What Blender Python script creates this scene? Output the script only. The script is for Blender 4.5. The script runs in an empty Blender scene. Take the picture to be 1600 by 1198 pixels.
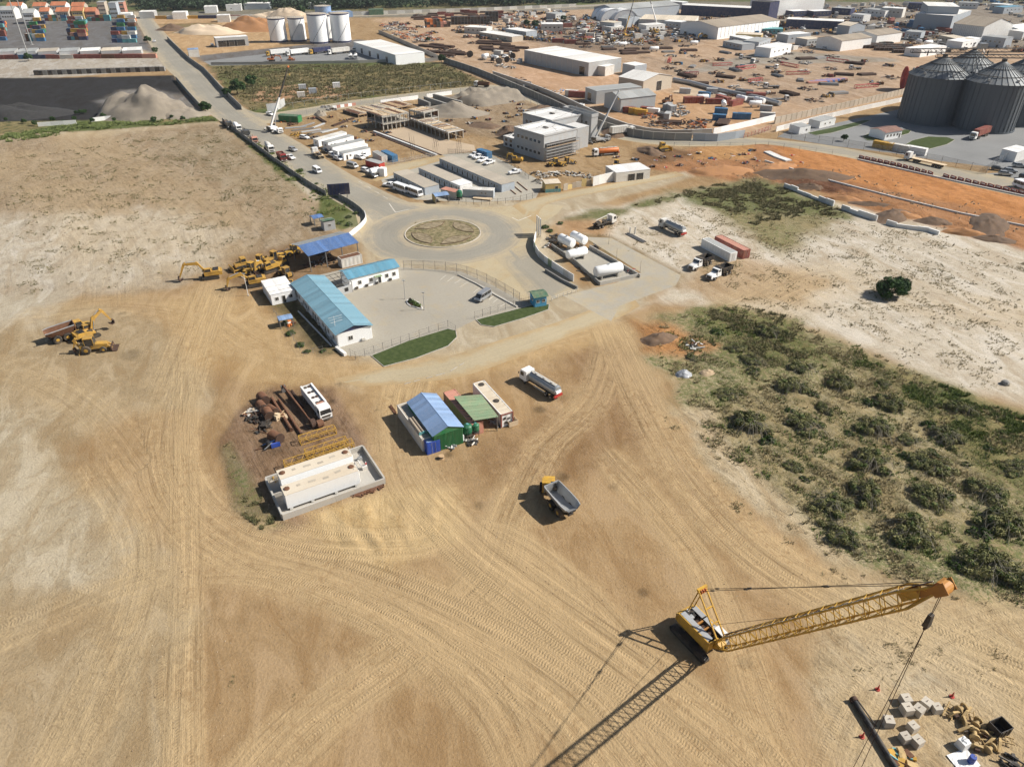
import bpy,bmesh,math,random
import numpy as np
from mathutils import Vector,Matrix
SC=bpy.context.scene
COL=SC.collection
R=math.radians
random.seed(7)
# ------------------------------------------------------------------ camera, sky, sun, exposure
CAM_H,PITCH,FOC=80.0,R(33.0),1110.0
cam_d=bpy.data.cameras.new('camera')
cam_d.sensor_fit='HORIZONTAL'
cam_d.sensor_width=36.0
cam_d.lens=36.0*FOC/1600.0
cam_d.clip_start=0.5
cam_d.clip_end=20000
cam=bpy.data.objects.new('camera',cam_d)
cam.location=(0,0,CAM_H)
cam.rotation_euler=(math.pi/2-PITCH,0,0)
COL.objects.link(cam)
SC.camera=cam
SUN_EL,SUN_AZ=R(40.5),R(4.0)
world=bpy.data.worlds.new('World')
SC.world=world
world.use_nodes=True
wn=world.node_tree
bg=wn.nodes['Background']
sky=wn.nodes.new('ShaderNodeTexSky')
sky.sky_type='NISHITA'
sky.sun_disc=False
sky.sun_elevation=SUN_EL
sky.sun_rotation=math.pi/2-SUN_AZ
sky.air_density=1.0
sky.dust_density=1.6
wn.links.new(sky.outputs[0],bg.inputs[0])
bg.inputs[1].default_value=0.062
sun_d=bpy.data.lights.new('sun','SUN')
sun_d.energy=5.0
sun_d.angle=R(0.5)
sun_d.color=(1.0,0.955,0.885)
sun=bpy.data.objects.new('sun',sun_d)
sdir=Vector((math.cos(SUN_EL)*math.cos(SUN_AZ),math.cos(SUN_EL)*math.sin(SUN_AZ),math.sin(SUN_EL)))
sun.rotation_euler=sdir.to_track_quat('Z','Y').to_euler()
sun.location=sdir*400
COL.objects.link(sun)
SC.view_settings.view_transform='Standard'
SC.view_settings.look='None'
SC.view_settings.exposure=0.38
SC.view_settings.gamma=1.0
SC.view_settings.use_curve_mapping=False
SC.cycles.max_bounces=4
SC.cycles.diffuse_bounces=2
SC.cycles.glossy_bounces=2
SC.cycles.transparent_max_bounces=8
SC.cycles.transmission_bounces=2
SC.cycles.volume_bounces=0
SC.cycles.use_denoising=True
SC.cycles.use_adaptive_sampling=True
SC.cycles.adaptive_threshold=0.025
SC.cycles.adaptive_min_samples=24
# ------------------------------------------------------------------ survey: picture position of a spot -> where it stands on the ground
CP,SP=math.cos(PITCH),math.sin(PITCH)
def g(x,y,z=0.0):
 u=(x-800.0)/FOC
 v=(y-599.0)/FOC
 t=(CAM_H-z)/(SP+v*CP)
 return Vector((u*t,(CP-v*SP)*t,z))
def to_px(X,Y):
 zc=Y*CP+CAM_H*SP
 yc=Y*SP-CAM_H*CP
 return 800+FOC*X/zc,599-FOC*yc/zc
def yaw_of(p,q,z=0.0):
 a,b=g(p[0],p[1],z),g(q[0],q[1],z)
 return math.atan2(b.y-a.y,b.x-a.x)
def dist(p,q,z=0.0):
 return (g(p[0],p[1],z)-g(q[0],q[1],z)).length
 # ------------------------------------------------------------------ colours and materials
def lin(c):
 c=c/255.0
 return c/12.92 if c <=0.04045 else ((c+0.055)/1.055)**2.4
def rgb(r,gr,b,k=1.0):
 return (lin(r)*k,lin(gr)*k,lin(b)*k,1.0)
MATS={}
SAND=(0.42,0.31,0.19,1)
def mat(key,col=None,rough=0.6,metal=0.0,var=0.12,dirt=0.25,dirtcol=SAND,scale=0.6,bump=0.0,streak=False,spec=0.4):
 if key in MATS:
  return MATS[key]
 m=bpy.data.materials.new(key)
 m.use_nodes=True
 nt=m.node_tree
 N,L=nt.nodes,nt.links
 b=N['Principled BSDF']
 b.inputs['Roughness'].default_value=rough
 b.inputs['Metallic'].default_value=metal
 b.inputs['Specular IOR Level'].default_value=spec
 tc=N.new('ShaderNodeTexCoord')
 mp=N.new('ShaderNodeMapping')
 if streak:
  mp.inputs['Scale'].default_value=(3.0,3.0,0.35)
 L.new(tc.outputs['Object'],mp.inputs[0])
 n1=N.new('ShaderNodeTexNoise')
 n1.inputs['Scale'].default_value=scale
 n1.inputs['Detail'].default_value=6
 n1.inputs['Roughness'].default_value=0.65
 L.new(mp.outputs[0],n1.inputs[0])
 oi=N.new('ShaderNodeObjectInfo')
 add=N.new('ShaderNodeVectorMath');add.operation='ADD'
 L.new(mp.outputs[0],add.inputs[0]);
 sc=N.new('ShaderNodeMath');sc.operation='MULTIPLY';sc.inputs[1].default_value=37.0
 L.new(oi.outputs['Random'],sc.inputs[0])
 L.new(sc.outputs[0],add.inputs[1])
 L.new(add.outputs[0],n1.inputs[0])
 rp=N.new('ShaderNodeMapRange')
 rp.inputs[1].default_value=0.42;rp.inputs[2].default_value=0.72
 rp.inputs[3].default_value=0.0;rp.inputs[4].default_value=dirt
 L.new(n1.outputs[0],rp.inputs[0])
 vr=N.new('ShaderNodeMapRange')
 vr.inputs[3].default_value=1.0-var;vr.inputs[4].default_value=1.0+var
 L.new(oi.outputs['Random'],vr.inputs[0])
 mul=N.new('ShaderNodeVectorMath');mul.operation='SCALE'
 mul.inputs[0].default_value=col[:3]
 L.new(vr.outputs[0],mul.inputs['Scale'])
 mx=N.new('ShaderNodeMix');mx.data_type='RGBA'
 L.new(rp.outputs[0],mx.inputs[0])
 L.new(mul.outputs[0],mx.inputs[6])
 mx.inputs[7].default_value=dirtcol
 L.new(mx.outputs[2],b.inputs['Base Color'])
 if bump:
  bp=N.new('ShaderNodeBump');bp.inputs['Strength'].default_value=bump;bp.inputs['Distance'].default_value=0.05
  n2=N.new('ShaderNodeTexNoise');n2.inputs['Scale'].default_value=scale*9;n2.inputs['Detail'].default_value=4
  L.new(tc.outputs['Object'],n2.inputs[0]);L.new(n2.outputs[0],bp.inputs['Height']);L.new(bp.outputs[0],b.inputs['Normal'])
 MATS[key]=m
 return m
RUST=(0.10,0.045,0.022,1)
mat('white',(0.78,0.77,0.74,1),0.55,dirt=0.18)
mat('white_old',(0.62,0.60,0.55,1),0.65,dirt=0.4)
mat('white_bright',(0.88,0.88,0.86,1),0.6,dirt=0.06)
mat('cream_roof',(0.62,0.54,0.42,1),0.7,dirt=0.5,dirtcol=(0.45,0.33,0.2,1))
mat('car_white',(0.80,0.80,0.79,1),0.25,dirt=0.12,spec=0.6)
mat('car_silver',(0.42,0.43,0.44,1),0.28,0.5,dirt=0.12)
mat('car_dark',(0.05,0.055,0.06,1),0.25,dirt=0.15,spec=0.6)
mat('car_red',(0.22,0.02,0.018,1),0.35,dirt=0.2)
mat('glass',(0.018,0.022,0.026,1),0.08,dirt=0.12,spec=0.8)
mat('tyre',(0.018,0.017,0.016,1),0.85,dirt=0.35)
mat('rim',(0.30,0.29,0.27,1),0.5,0.4,dirt=0.4)
mat('black',(0.02,0.02,0.021,1),0.6,dirt=0.25)
mat('dark_steel',(0.045,0.043,0.042,1),0.55,0.3,dirt=0.3)
mat('grey_steel',(0.20,0.20,0.20,1),0.5,0.4,dirt=0.3)
mat('pale_steel',(0.42,0.43,0.43,1),0.45,0.3,dirt=0.25)
mat('galv',(0.33,0.35,0.36,1),0.45,0.5,dirt=0.15)
mat('rust',(0.13,0.06,0.032,1),0.85,dirt=0.5,dirtcol=(0.26,0.13,0.07,1),scale=2)
mat('rust_dark',(0.055,0.032,0.022,1),0.85,dirt=0.4,dirtcol=(0.16,0.08,0.045,1),scale=2)
mat('yellow',(0.55,0.32,0.045,1),0.5,dirt=0.55,dirtcol=(0.24,0.14,0.06,1),scale=1.3)
mat('yellow_old',(0.50,0.29,0.05,1),0.6,dirt=0.55,dirtcol=(0.2,0.12,0.06,1),scale=1.5)
mat('cat_yellow',(0.50,0.29,0.055,1),0.55,dirt=0.75,dirtcol=(0.20,0.13,0.07,1),scale=1.6)
mat('orange',(0.60,0.16,0.03,1),0.5,dirt=0.3)
mat('red',(0.42,0.035,0.03,1),0.55,dirt=0.3)
mat('maroon',(0.22,0.05,0.04,1),0.65,dirt=0.35)
mat('pink_red',(0.48,0.22,0.16,1),0.7,dirt=0.4)
mat('blue',(0.03,0.14,0.42,1),0.5,dirt=0.2)
mat('blue_deep',(0.02,0.07,0.36,1),0.5,dirt=0.15)
mat('blue_cont',(0.04,0.15,0.29,1),0.55,dirt=0.2)
mat('navy',(0.02,0.03,0.09,1),0.5,dirt=0.2)
mat('teal',(0.10,0.34,0.36,1),0.6,dirt=0.3)
mat('green',(0.02,0.17,0.06,1),0.5,dirt=0.2)
mat('green_tank',(0.012,0.13,0.065,1),0.4,dirt=0.15)
mat('green_roof',(0.22,0.31,0.18,1),0.6,dirt=0.35)
mat('green_roof_dark',(0.07,0.15,0.09,1),0.6,dirt=0.35)
mat('roof_teal',(0.16,0.30,0.37,1),0.5,var=0.16,dirt=0.4,streak=True,dirtcol=(0.3,0.38,0.4,1))
mat('roof_blue',(0.10,0.27,0.37,1),0.5,var=0.18,dirt=0.4,streak=True,dirtcol=(0.3,0.38,0.4,1))
mat('roof_royal',(0.075,0.155,0.34,1),0.5,var=0.20,dirt=0.4,streak=True,dirtcol=(0.3,0.33,0.4,1))
mat('roof_sky',(0.20,0.30,0.47,1),0.5,var=0.20,dirt=0.4,streak=True,dirtcol=(0.35,0.4,0.5,1))
mat('roof_white',(0.76,0.74,0.69,1),0.6,dirt=0.25)
mat('roof_grey',(0.34,0.35,0.34,1),0.6,dirt=0.25)
mat('roof_dust',(0.40,0.35,0.28,1),0.8,dirt=0.5,dirtcol=(0.5,0.42,0.32,1))
mat('roof_brown',(0.30,0.25,0.19,1),0.8,dirt=0.3)
mat('roof_tile',(0.44,0.16,0.075,1),0.8,dirt=0.3,dirtcol=(0.3,0.12,0.06,1))
mat('roof_darkred',(0.20,0.10,0.08,1),0.7,dirt=0.3)
mat('wall_grey',(0.42,0.43,0.43,1),0.75,dirt=0.3)
mat('wall_bluegrey',(0.36,0.40,0.44,1),0.7,dirt=0.25)
mat('wall_tan',(0.46,0.40,0.32,1),0.8,dirt=0.3)
mat('wall_yellow',(0.58,0.43,0.17,1),0.8,dirt=0.3)
mat('wall_blue',(0.06,0.33,0.55,1),0.7,dirt=0.2)
mat('concrete',(0.40,0.38,0.34,1),0.9,dirt=0.4,dirtcol=(0.5,0.42,0.31,1),bump=0.2)
mat('concrete_dark',(0.24,0.235,0.22,1),0.9,dirt=0.5,dirtcol=(0.36,0.32,0.25,1),bump=0.2)
mat('concrete_white',(0.66,0.65,0.62,1),0.85,dirt=0.25,dirtcol=(0.5,0.46,0.4,1))
mat('block_pale',(0.50,0.45,0.37,1),0.9,dirt=0.5,dirtcol=(0.4,0.34,0.27,1),scale=1.4,bump=0.3)
mat('wood',(0.44,0.30,0.17,1),0.85,dirt=0.3)
mat('timber_pale',(0.60,0.47,0.31,1),0.85,dirt=0.3)
mat('brass_scrap',(0.46,0.32,0.14,1),0.75,dirt=0.5,dirtcol=(0.12,0.08,0.045,1),scale=2.5)
mat('bark',(0.10,0.075,0.055,1),0.9,dirt=0.3)
mat('coal',(0.035,0.034,0.033,1),0.95,dirt=0.4,dirtcol=(0.07,0.065,0.06,1))
mat('gravel_heap',(0.24,0.205,0.16,1),0.95,dirt=0.6,dirtcol=(0.33,0.28,0.21,1),scale=0.25,bump=0.6)
mat('sand_heap',(0.55,0.43,0.30,1),0.95,dirt=0.4,dirtcol=(0.66,0.55,0.42,1),scale=0.2,bump=0.5)
mat('orange_heap',(0.36,0.18,0.075,1),0.95,dirt=0.4,dirtcol=(0.28,0.14,0.08,1),scale=0.4,bump=0.6)
mat('earth_heap',(0.15,0.095,0.058,1),0.95,dirt=0.6,dirtcol=(0.07,0.05,0.038,1),scale=0.6,bump=0.7)
mat('tarp_white',(0.72,0.72,0.70,1),0.6,dirt=0.3)
mat('tarp_blue',(0.05,0.28,0.62,1),0.55,dirt=0.1)
mat('paint_line',(0.62,0.58,0.50,1),0.8,dirt=0.75,dirtcol=(0.42,0.36,0.28,1),scale=1.2)
def leafmat(key,c1,c2):
 m=bpy.data.materials.new(key);m.use_nodes=True
 N,L=m.node_tree.nodes,m.node_tree.links
 b=N['Principled BSDF'];b.inputs['Roughness'].default_value=0.65;b.inputs['Specular IOR Level'].default_value=0.1
 tc=N.new('ShaderNodeTexCoord');n=N.new('ShaderNodeTexNoise');n.inputs['Scale'].default_value=0.9;n.inputs['Detail'].default_value=5
 L.new(tc.outputs['Object'],n.inputs[0])
 cr=N.new('ShaderNodeValToRGB')
 cr.color_ramp.elements[0].position=0.35;cr.color_ramp.elements[0].color=c1
 cr.color_ramp.elements[1].position=0.65;cr.color_ramp.elements[1].color=c2
 L.new(n.outputs[0],cr.inputs[0]);L.new(cr.outputs[0],b.inputs['Base Color'])
 MATS[key]=m
leafmat('leaf_tree',(0.022,0.05,0.018,1),(0.055,0.10,0.03,1))
leafmat('leaf_far',(0.028,0.052,0.030,1),(0.06,0.085,0.045,1))
leafmat('leaf_bush',(0.060,0.075,0.034,1),(0.12,0.125,0.06,1))
leafmat('leaf_green',(0.05,0.085,0.02,1),(0.11,0.16,0.045,1))
leafmat('twig_grey',(0.11,0.10,0.075,1),(0.19,0.17,0.13,1))
leafmat('grass_dry',(0.24,0.20,0.10,1),(0.42,0.35,0.20,1))
leafmat('grass_green',(0.10,0.14,0.04,1),(0.22,0.25,0.085,1))
leafmat('grass_field',(0.10,0.105,0.045,1),(0.24,0.20,0.10,1))
leafmat('island_turf',(0.13,0.12,0.055,1),(0.30,0.24,0.14,1))
leafmat('lawn',(0.045,0.065,0.02,1),(0.075,0.095,0.035,1))
def meshmat():
 m=bpy.data.materials.new('netting');m.use_nodes=True
 N,L=m.node_tree.nodes,m.node_tree.links
 out=N['Material Output'];b=N['Principled BSDF']
 b.inputs['Base Color'].default_value=(0.30,0.32,0.34,1);b.inputs['Metallic'].default_value=0.4;b.inputs['Roughness'].default_value=0.5
 t=N.new('ShaderNodeBsdfTransparent');mx=N.new('ShaderNodeMixShader');mx.inputs[0].default_value=0.22
 L.new(t.outputs[0],mx.inputs[1]);L.new(b.outputs[0],mx.inputs[2]);L.new(mx.outputs[0],out.inputs[0])
 MATS['netting']=m
meshmat()
# ------------------------------------------------------------------ mesh builder
class MB:
 def __init__(s):
  s.v,s.f,s.m=[],[],[]
 def add(s,vs,fs,m=0):
  o=len(s.v)
  s.v.extend([tuple(p) for p in vs])
  for f in fs:
   s.f.append(tuple(i+o for i in f));s.m.append(m)
  return s
 def hexa(s,p,m=0):
  return s.add(p,[(3,2,1,0),(4,5,6,7),(0,1,5,4),(1,2,6,5),(2,3,7,6),(3,0,4,7)],m)
 def box(s,cx,cy,cz,sx,sy,sz,rz=0.0,m=0,tx=1.0,ty=1.0):
  c,n=math.cos(rz),math.sin(rz)
  P=[]
  for z,kx,ky in ((-.5,1,1),(.5,tx,ty)):
   for x,y in ((-.5,-.5),(.5,-.5),(.5,.5),(-.5,.5)):
    X,Y=x*sx*kx,y*sy*ky
    P.append((cx+X*c-Y*n,cy+X*n+Y*c,cz+z*sz))
  return s.hexa(P,m)
 def bar(s,p,q,w,h=None,m=0):
  p,q=Vector(p),Vector(q);h=h or w
  d=(q-p).normalized()
  a=d.cross(Vector((0,0,1)))
  if a.length < 1e-3:a=Vector((1,0,0))
  a.normalize();b=a.cross(d)
  a=a*(w/2);b=b*(h/2)
  return s.hexa([p-a-b,p+a-b,p+a+b,p-a+b,q-a-b,q+a-b,q+a+b,q-a+b],m)
 def cyl(s,p,q,r,r2=None,n=12,m=0,caps=True):
  p,q=Vector(p),Vector(q);r2=r if r2 is None else r2
  d=(q-p).normalized()
  a=d.cross(Vector((0,0,1)))
  if a.length < 1e-3:a=Vector((1,0,0))
  a.normalize();b=d.cross(a)
  vs=[]
  for c,rr in ((p,r),(q,r2)):
   for i in range(n):
    t=2*math.pi*i/n
    vs.append(c+a*(math.cos(t)*rr)+b*(math.sin(t)*rr))
  fs=[(i,(i+1) %n,n+(i+1) %n,n+i) for i in range(n)]
  if caps:fs+=[tuple(range(n))[::-1],tuple(range(n,2*n))]
  return s.add(vs,fs,m)
 def lathe(s,prof,n=16,c=(0,0,0),m=0):
  vs,fs=[],[]
  for r,z in prof:
   for i in range(n):
    t=2*math.pi*i/n
    vs.append((c[0]+r*math.cos(t),c[1]+r*math.sin(t),c[2]+z))
  for k in range(len(prof)-1):
   for i in range(n):
    j=(i+1) %n
    fs.append((k*n+i,k*n+j,(k+1)*n+j,(k+1)*n+i))
  fs.append(tuple(range(n))[::-1]);fs.append(tuple(range((len(prof)-1)*n,len(prof)*n)))
  return s.add(vs,fs,m)
 def rod(s,prof,p,q,n=16,m=0,sq=1.0):
  p,q=Vector(p),Vector(q);d=q-p
  u=d.normalized();a=u.cross(Vector((0,0,1)));a.normalize();b=a.cross(u)
  vs,fs=[],[]
  for r,t in prof:
   for i in range(n):
    th=2*math.pi*i/n
    vs.append(p+d*t+a*(math.cos(th)*r)+b*(math.sin(th)*r*sq))
  for k in range(len(prof)-1):
   for i in range(n):
    j=(i+1) %n
    fs.append((k*n+i,(k+1)*n+i,(k+1)*n+j,k*n+j))
  fs.append(tuple(range(n)));fs.append(tuple(range((len(prof)-1)*n,len(prof)*n))[::-1])
  return s.add(vs,fs,m)
 def side(s,prof,y0,y1,m=0,in0=0.0):
  n=len(prof)
  vs=[(x,y0,z) for x,z in prof]+[(x,y1,z) for x,z in prof]
  fs=[(i,(i+1) %n,n+(i+1) %n,n+i) for i in range(n)]+[tuple(range(n))[::-1],tuple(range(n,2*n))]
  return s.add(vs,fs,m)
 def poly(s,pts,z0,z1,m=0):
  n=len(pts)
  vs=[(p[0],p[1],z0) for p in pts]+[(p[0],p[1],z1) for p in pts]
  fs=[(i,(i+1) %n,n+(i+1) %n,n+i) for i in range(n)]+[tuple(range(n))[::-1],tuple(range(n,2*n))]
  return s.add(vs,fs,m)
 def mesh(s,name,mats,smooth=False):
  me=bpy.data.meshes.new(name)
  me.from_pydata(s.v,[],s.f)
  for k in (mats if isinstance(mats,(list,tuple)) else [mats]):
   me.materials.append(MATS[k])
  if len(me.materials) > 1:
   me.polygons.foreach_set('material_index',s.m)
  if smooth:
   me.polygons.foreach_set('use_smooth',[True]*len(me.polygons))
   me.set_sharp_from_angle(angle=R(38))
  me.update()
  return me
 def build(s,name,mats,parent=None,smooth=False):
  return put(name,s.mesh(name,mats,smooth),parent)
def put(name,me,parent=None,loc=None,rz=None,scale=None):
 o=bpy.data.objects.new(name,me)
 COL.objects.link(o)
 if parent is not None:o.parent=parent
 if loc is not None:o.location=loc
 if rz is not None:o.rotation_euler=(0,0,rz)
 if scale is not None:o.scale=scale
 return o
SEEN={}
def tag(o,label,cat,group=None,kind=None):
 n=len(label.split())
 if not 4 <=n <=16:print('LABEL LENGTH',n,label)
 if SEEN.setdefault(label,group or o.name) !=(group or o.name):print('LABEL TWICE',label)
 o['label']=label;o['category']=cat
 if group:o['group']=group
 if kind:o['kind']=kind
 return o
def structure(o):
 o['kind']='structure';return o
def thing(name,label,cat,loc=(0,0,0),rz=0.0,group=None):
 o=bpy.data.objects.new(name,None)
 o.empty_display_size=0.3
 COL.objects.link(o)
 o.location=loc;o.rotation_euler=(0,0,rz)
 return tag(o,label,cat,group)
def copy_tree(o,parent=None):
 c=o.copy();COL.objects.link(c);c.parent=parent
 for ch in KIDS.get(o.name,()):copy_tree(ch,c)
 return c
KIDS,PROTO={},{}
def place(key,make,loc,rz,label,cat,group=None,scale=None,pos=None):
 """first call builds the thing, later calls copy it with its parts"""
 if key not in PROTO:
  n0=len(COL.objects);o=make();PROTO[key]=o
  for x in COL.objects[n0:]:
   if x.parent is not None:KIDS.setdefault(x.parent.name,[]).append(x)
 else:
  o=copy_tree(PROTO[key])
 o.location=loc;o.rotation_euler=(0,0,rz)
 if scale is not None:o.scale=(scale,)*3 if isinstance(scale,(int,float)) else scale
 for k in ('group','label','category'):
  if k in o:del o[k]
 return tag(o,label,cat,group)
def root(name):
 o=bpy.data.objects.new(name,None);o.empty_display_size=0.3
 COL.objects.link(o);return o
UNIT={}
def unit_bar(matkey,n=6):
 if (matkey,n) not in UNIT:
  UNIT[(matkey,n)]=MB().cyl((0,0,0),(0,0,1),1,n=n).mesh('bar',matkey,True)
 return UNIT[(matkey,n)]
def strut(name,p,q,r,matkey,parent,n=6):
 p,q=Vector(p),Vector(q);d=q-p
 o=bpy.data.objects.new(name,unit_bar(matkey,n));COL.objects.link(o);o.parent=parent
 o.location=p;o.rotation_euler=d.to_track_quat('Z','Y').to_euler();o.scale=(r,r,d.length)
 return o
def unit_box(matkey):
 if ('box',matkey) not in UNIT:
  UNIT[('box',matkey)]=MB().box(0,0,0,1,1,1).mesh('block',matkey)
 return UNIT[('box',matkey)]
def block(name,c,size,matkey,parent,rz=0.0,ry=0.0):
 o=bpy.data.objects.new(name,unit_box(matkey));COL.objects.link(o);o.parent=parent
 o.location=c;o.scale=size;o.rotation_euler=(0,ry,rz)
 return o
 # ------------------------------------------------------------------ the ground: one sheet, its soils, tracks and grass kept as surveyed areas
def vnoise(x,y,seed=0):
 xi,yi=np.floor(x).astype(np.int64),np.floor(y).astype(np.int64)
 fx,fy=x-xi,y-yi
 fx=fx*fx*(3-2*fx);fy=fy*fy*(3-2*fy)
 def h(a,b):
  n=(a*374761393+b*668265263+seed*1442695041) & 0xFFFFFFFF
  n=((n ^(n >> 13))*1274126177) & 0xFFFFFFFF
  return ((n ^(n >> 16)) & 0xFFFF)/65535.0
 a,b,c,d=h(xi,yi),h(xi+1,yi),h(xi,yi+1),h(xi+1,yi+1)
 return (a*(1-fx)+b*fx)*(1-fy)+(c*(1-fx)+d*fx)*fy
def fbm(x,y,seed=0,oct=4):
 s,a,t=0,0.5,0
 for k in range(oct):
  s=s+a*vnoise(x*2**k,y*2**k,seed+k);t+=a;a*=0.55
 return s/t
def sdf(X,Y,poly):
 P=[g(*p) for p in poly]
 d=np.full(X.shape,1e9);ins=np.zeros(X.shape,bool)
 for i in range(len(P)):
  ax,ay,bx,by=P[i].x,P[i].y,P[i-1].x,P[i-1].y
  ex,ey=bx-ax,by-ay
  wx,wy=X-ax,Y-ay
  t=np.clip((wx*ex+wy*ey)/(ex*ex+ey*ey+1e-9),0,1)
  d=np.minimum(d,np.hypot(wx-ex*t,wy-ey*t))
  c=((ay <=Y) &(by > Y) &(ex*wy-ey*wx > 0)) |((ay > Y) &(by <=Y) &(ex*wy-ey*wx < 0))
  ins ^=c
 return np.where(ins,d,-d)
def sstep(a,b,x):
 t=np.clip((x-a)/(b-a),0,1);return t*t*(3-2*t)
rows=np.concatenate([[-4000,-800,-150,0,20],np.geomspace(34,1400,660),[1800,2600,4500,9000]])
cols=np.concatenate([[-40,-8,-2,-1.3],np.linspace(-1,1,430),[1.3,2,8,40]])
YY=np.repeat(rows[:,None],len(cols),1)
XX=cols[None,:]*(np.maximum(YY,34)*0.76+44)
nv=XX.size
X,Y=XX.ravel(),YY.ravel()
n1=fbm(X/9,Y/9,3);n2=fbm(X/34,Y/34,11);n3=fbm(X/2.4,Y/2.4,5,3)
wob=(n1-0.5)*2
soil=np.tile(np.array(rgb(180,148,104)[:3]),(nv,1))
grass=np.zeros(nv);rough=np.full(nv,0.25)
def zone(poly,col=None,soft=3.0,amp=4.0,gr=None,ro=None,k=1.0):
 global soil,grass,rough
 m=sstep(-soft,soft,sdf(X,Y,poly)+wob*amp)*k
 if col is not None:soil=soil*(1-m[:,None])+np.array(rgb(*col)[:3])*m[:,None]
 if gr is not None:grass=grass*(1-m)+gr*m
 if ro is not None:rough=rough*(1-m)+ro*m
 return m
 # far distance first
zone([(-900,-60),(2500,-60),(2500,60),(1500,60),(1100,40),(900,30),(220,26),(-900,30)],(140,132,112),10,10,ro=0.6)
zone([(-900,-70),(2600,-70),(2600,2),(1010,3),(900,12),(560,20),(420,15),(220,20),(140,14),(-900,2)],(92,98,72),10,10,0.9,0.5)
zone([(330,24),(800,11),(905,8),(905,14),(700,22),(420,31),(330,30)],(150,142,128),4,2,0.0,0.3)
zone([(585,30),(760,20),(1100,10),(1420,60),(1700,60),(1700,110),(1420,120),(1415,150),(1200,203),(1050,214),(960,204),(900,180),(760,128),(690,97),(640,72)],(200,168,134),6,5,0.02,0.6)
zone([(1000,90),(1380,95),(1400,140),(1250,165),(1100,130),(1020,110)],(192,164,134),8,8,ro=0.8)
zone([(930,150),(1010,140),(1190,165),(1200,195),(1050,205),(960,190)],(206,164,120),4,3,ro=0.5)
zone([(800,95),(980,118),(975,150),(880,150),(800,120)],(208,168,130),4,3,ro=0.5)
zone([(850,28),(1110,22),(1120,60),(1000,85),(880,78),(800,60)],(146,126,106),8,10,ro=0.9,k=0.8)
zone([(1100,8),(2500,8),(2500,75),(1480,75),(1320,55),(1150,62)],(158,145,128),8,8,ro=0.8)
zone([(1195,78),(1400,92),(1405,97),(1200,100),(1060,118),(1060,114)],(170,158,140),4,2,ro=0.3)
# west side, from far to near
zone([(-600,24),(205,24),(242,82),(60,92),(-900,96)],(124,121,118),4,2,0,0.3)
zone([(-600,20),(200,16),(205,27),(-600,28)],(120,118,100),4,4,0.3)
zone([(-900,93),(248,91),(264,108),(60,124),(-900,128)],(192,181,164),3,2,0,0.7)
zone([(60,80),(215,75),(246,88),(110,93)],(205,180,145),3,2)
zone([(-900,122),(70,122),(272,118),(314,182),(140,192),(-900,215)],(57,55,54),2,2,0,0.6)
zone([(150,158),(190,142),(230,140),(300,150),(312,180),(180,186)],(140,134,126),5,5)
zone([(-900,210),(130,188),(312,180),(345,184),(345,190),(140,206),(-900,232)],(112,112,74),2,1.5,0.85,0.5)
zone([(-900,236),(140,205),(340,190),(350,196),(140,218),(-900,252)],(190,170,136),2,2,0.05)
zone([(226,27),(420,28),(440,66),(420,78),(310,92),(262,60)],(203,166,118),3,4,0.05,0.5)
zone([(250,38),(330,36),(380,48),(330,56),(270,52)],(150,125,85),5,6,0.5)
zone([(300,88),(420,76),(560,62),(600,66),(680,97),(420,101),(325,100)],(122,117,112),3,2,0,0.3)
zone([(322,101),(690,97),(768,132),(700,141),(540,158),(430,172),(392,176),(340,128)],(124,104,74),3,4,0.72,0.5)
zone([(330,101),(600,97),(600,108),(400,116),(345,114)],(95,92,60),3,4,0.9)
zone([(392,158),(402,137),(470,133),(556,138),(540,151),(440,160)],(192,152,112),3,3,0.05)
zone([(380,178),(400,168),(540,156),(545,161),(430,178)],(105,108,68),2,2,0.9)
# building site in the middle
zone([(430,190),(470,172),(600,160),(760,143),(820,150),(965,225),(1110,232),(1080,275),(940,292),(830,275),(700,245),(560,262),(500,225)],(181,150,107),3,2,0,0.7)
zone([(690,146),(830,150),(860,178),(800,215),(720,210),(640,185)],(170,146,114),4,5,0,1.0)
zone([(1000,262),(1080,230),(1200,222),(1345,243),(1750,318),(1750,430),(1400,350),(1280,300),(1150,285)],(182,130,84),3,3,0,0.8)
zone([(1206,228),(1335,245),(1750,322),(1750,375),(1360,290),(1240,262)],(208,142,80),1.5,2,0,0.8)
zone([(1195,262),(1290,275),(1340,300),(1290,300),(1215,285)],(122,84,60),3,4,0,1.0)
zone([(985,240),(1010,228),(1060,232),(1100,240),(1060,252),(1000,258)],(140,106,72),3,3,0,1.0)
zone([(1090,225),(1180,228),(1180,250),(1080,250)],(200,150,92),2,3)
# fields left and right of the road
zone([(-700,236),(140,214),(345,193),(480,290),(556,336),(530,372),(430,405),(330,432),(200,462),(-700,505)],(176,154,122),5,6,0.16,0.8)
zone([(-700,360),(60,335),(300,330),(360,360),(330,420),(150,452),(-700,490)],(204,190,166),8,10,0.04,0.7)
zone([(250,215),(345,196),(470,290),(440,330),(330,280)],(170,150,118),5,5,0.26,0.75)
zone([(350,195),(372,195),(470,262),(520,295),(560,330),(575,352),(530,360),(500,345),(495,310),(440,275),(388,228)],(108,110,66),1.5,1.2,0.85,0.5)
zone([(445,272),(462,270),(505,305),(495,318)],(196,180,152),1.0,0.6,0.05)
zone([(-700,505),(120,470),(260,500),(330,560),(330,640),(205,640),(130,700),(190,800),(300,900),(250,1400),(-900,1500)],(184,160,121),4,5,0,0.5)
zone([(-700,480),(100,460),(70,505),(-700,560)],(200,186,160),5,5,0.01,0.5)
zone([(-700,640),(60,620),(130,720),(150,850),(40,960),(-700,1000)],(197,179,146),6,10,0.01,0.6)
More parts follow.
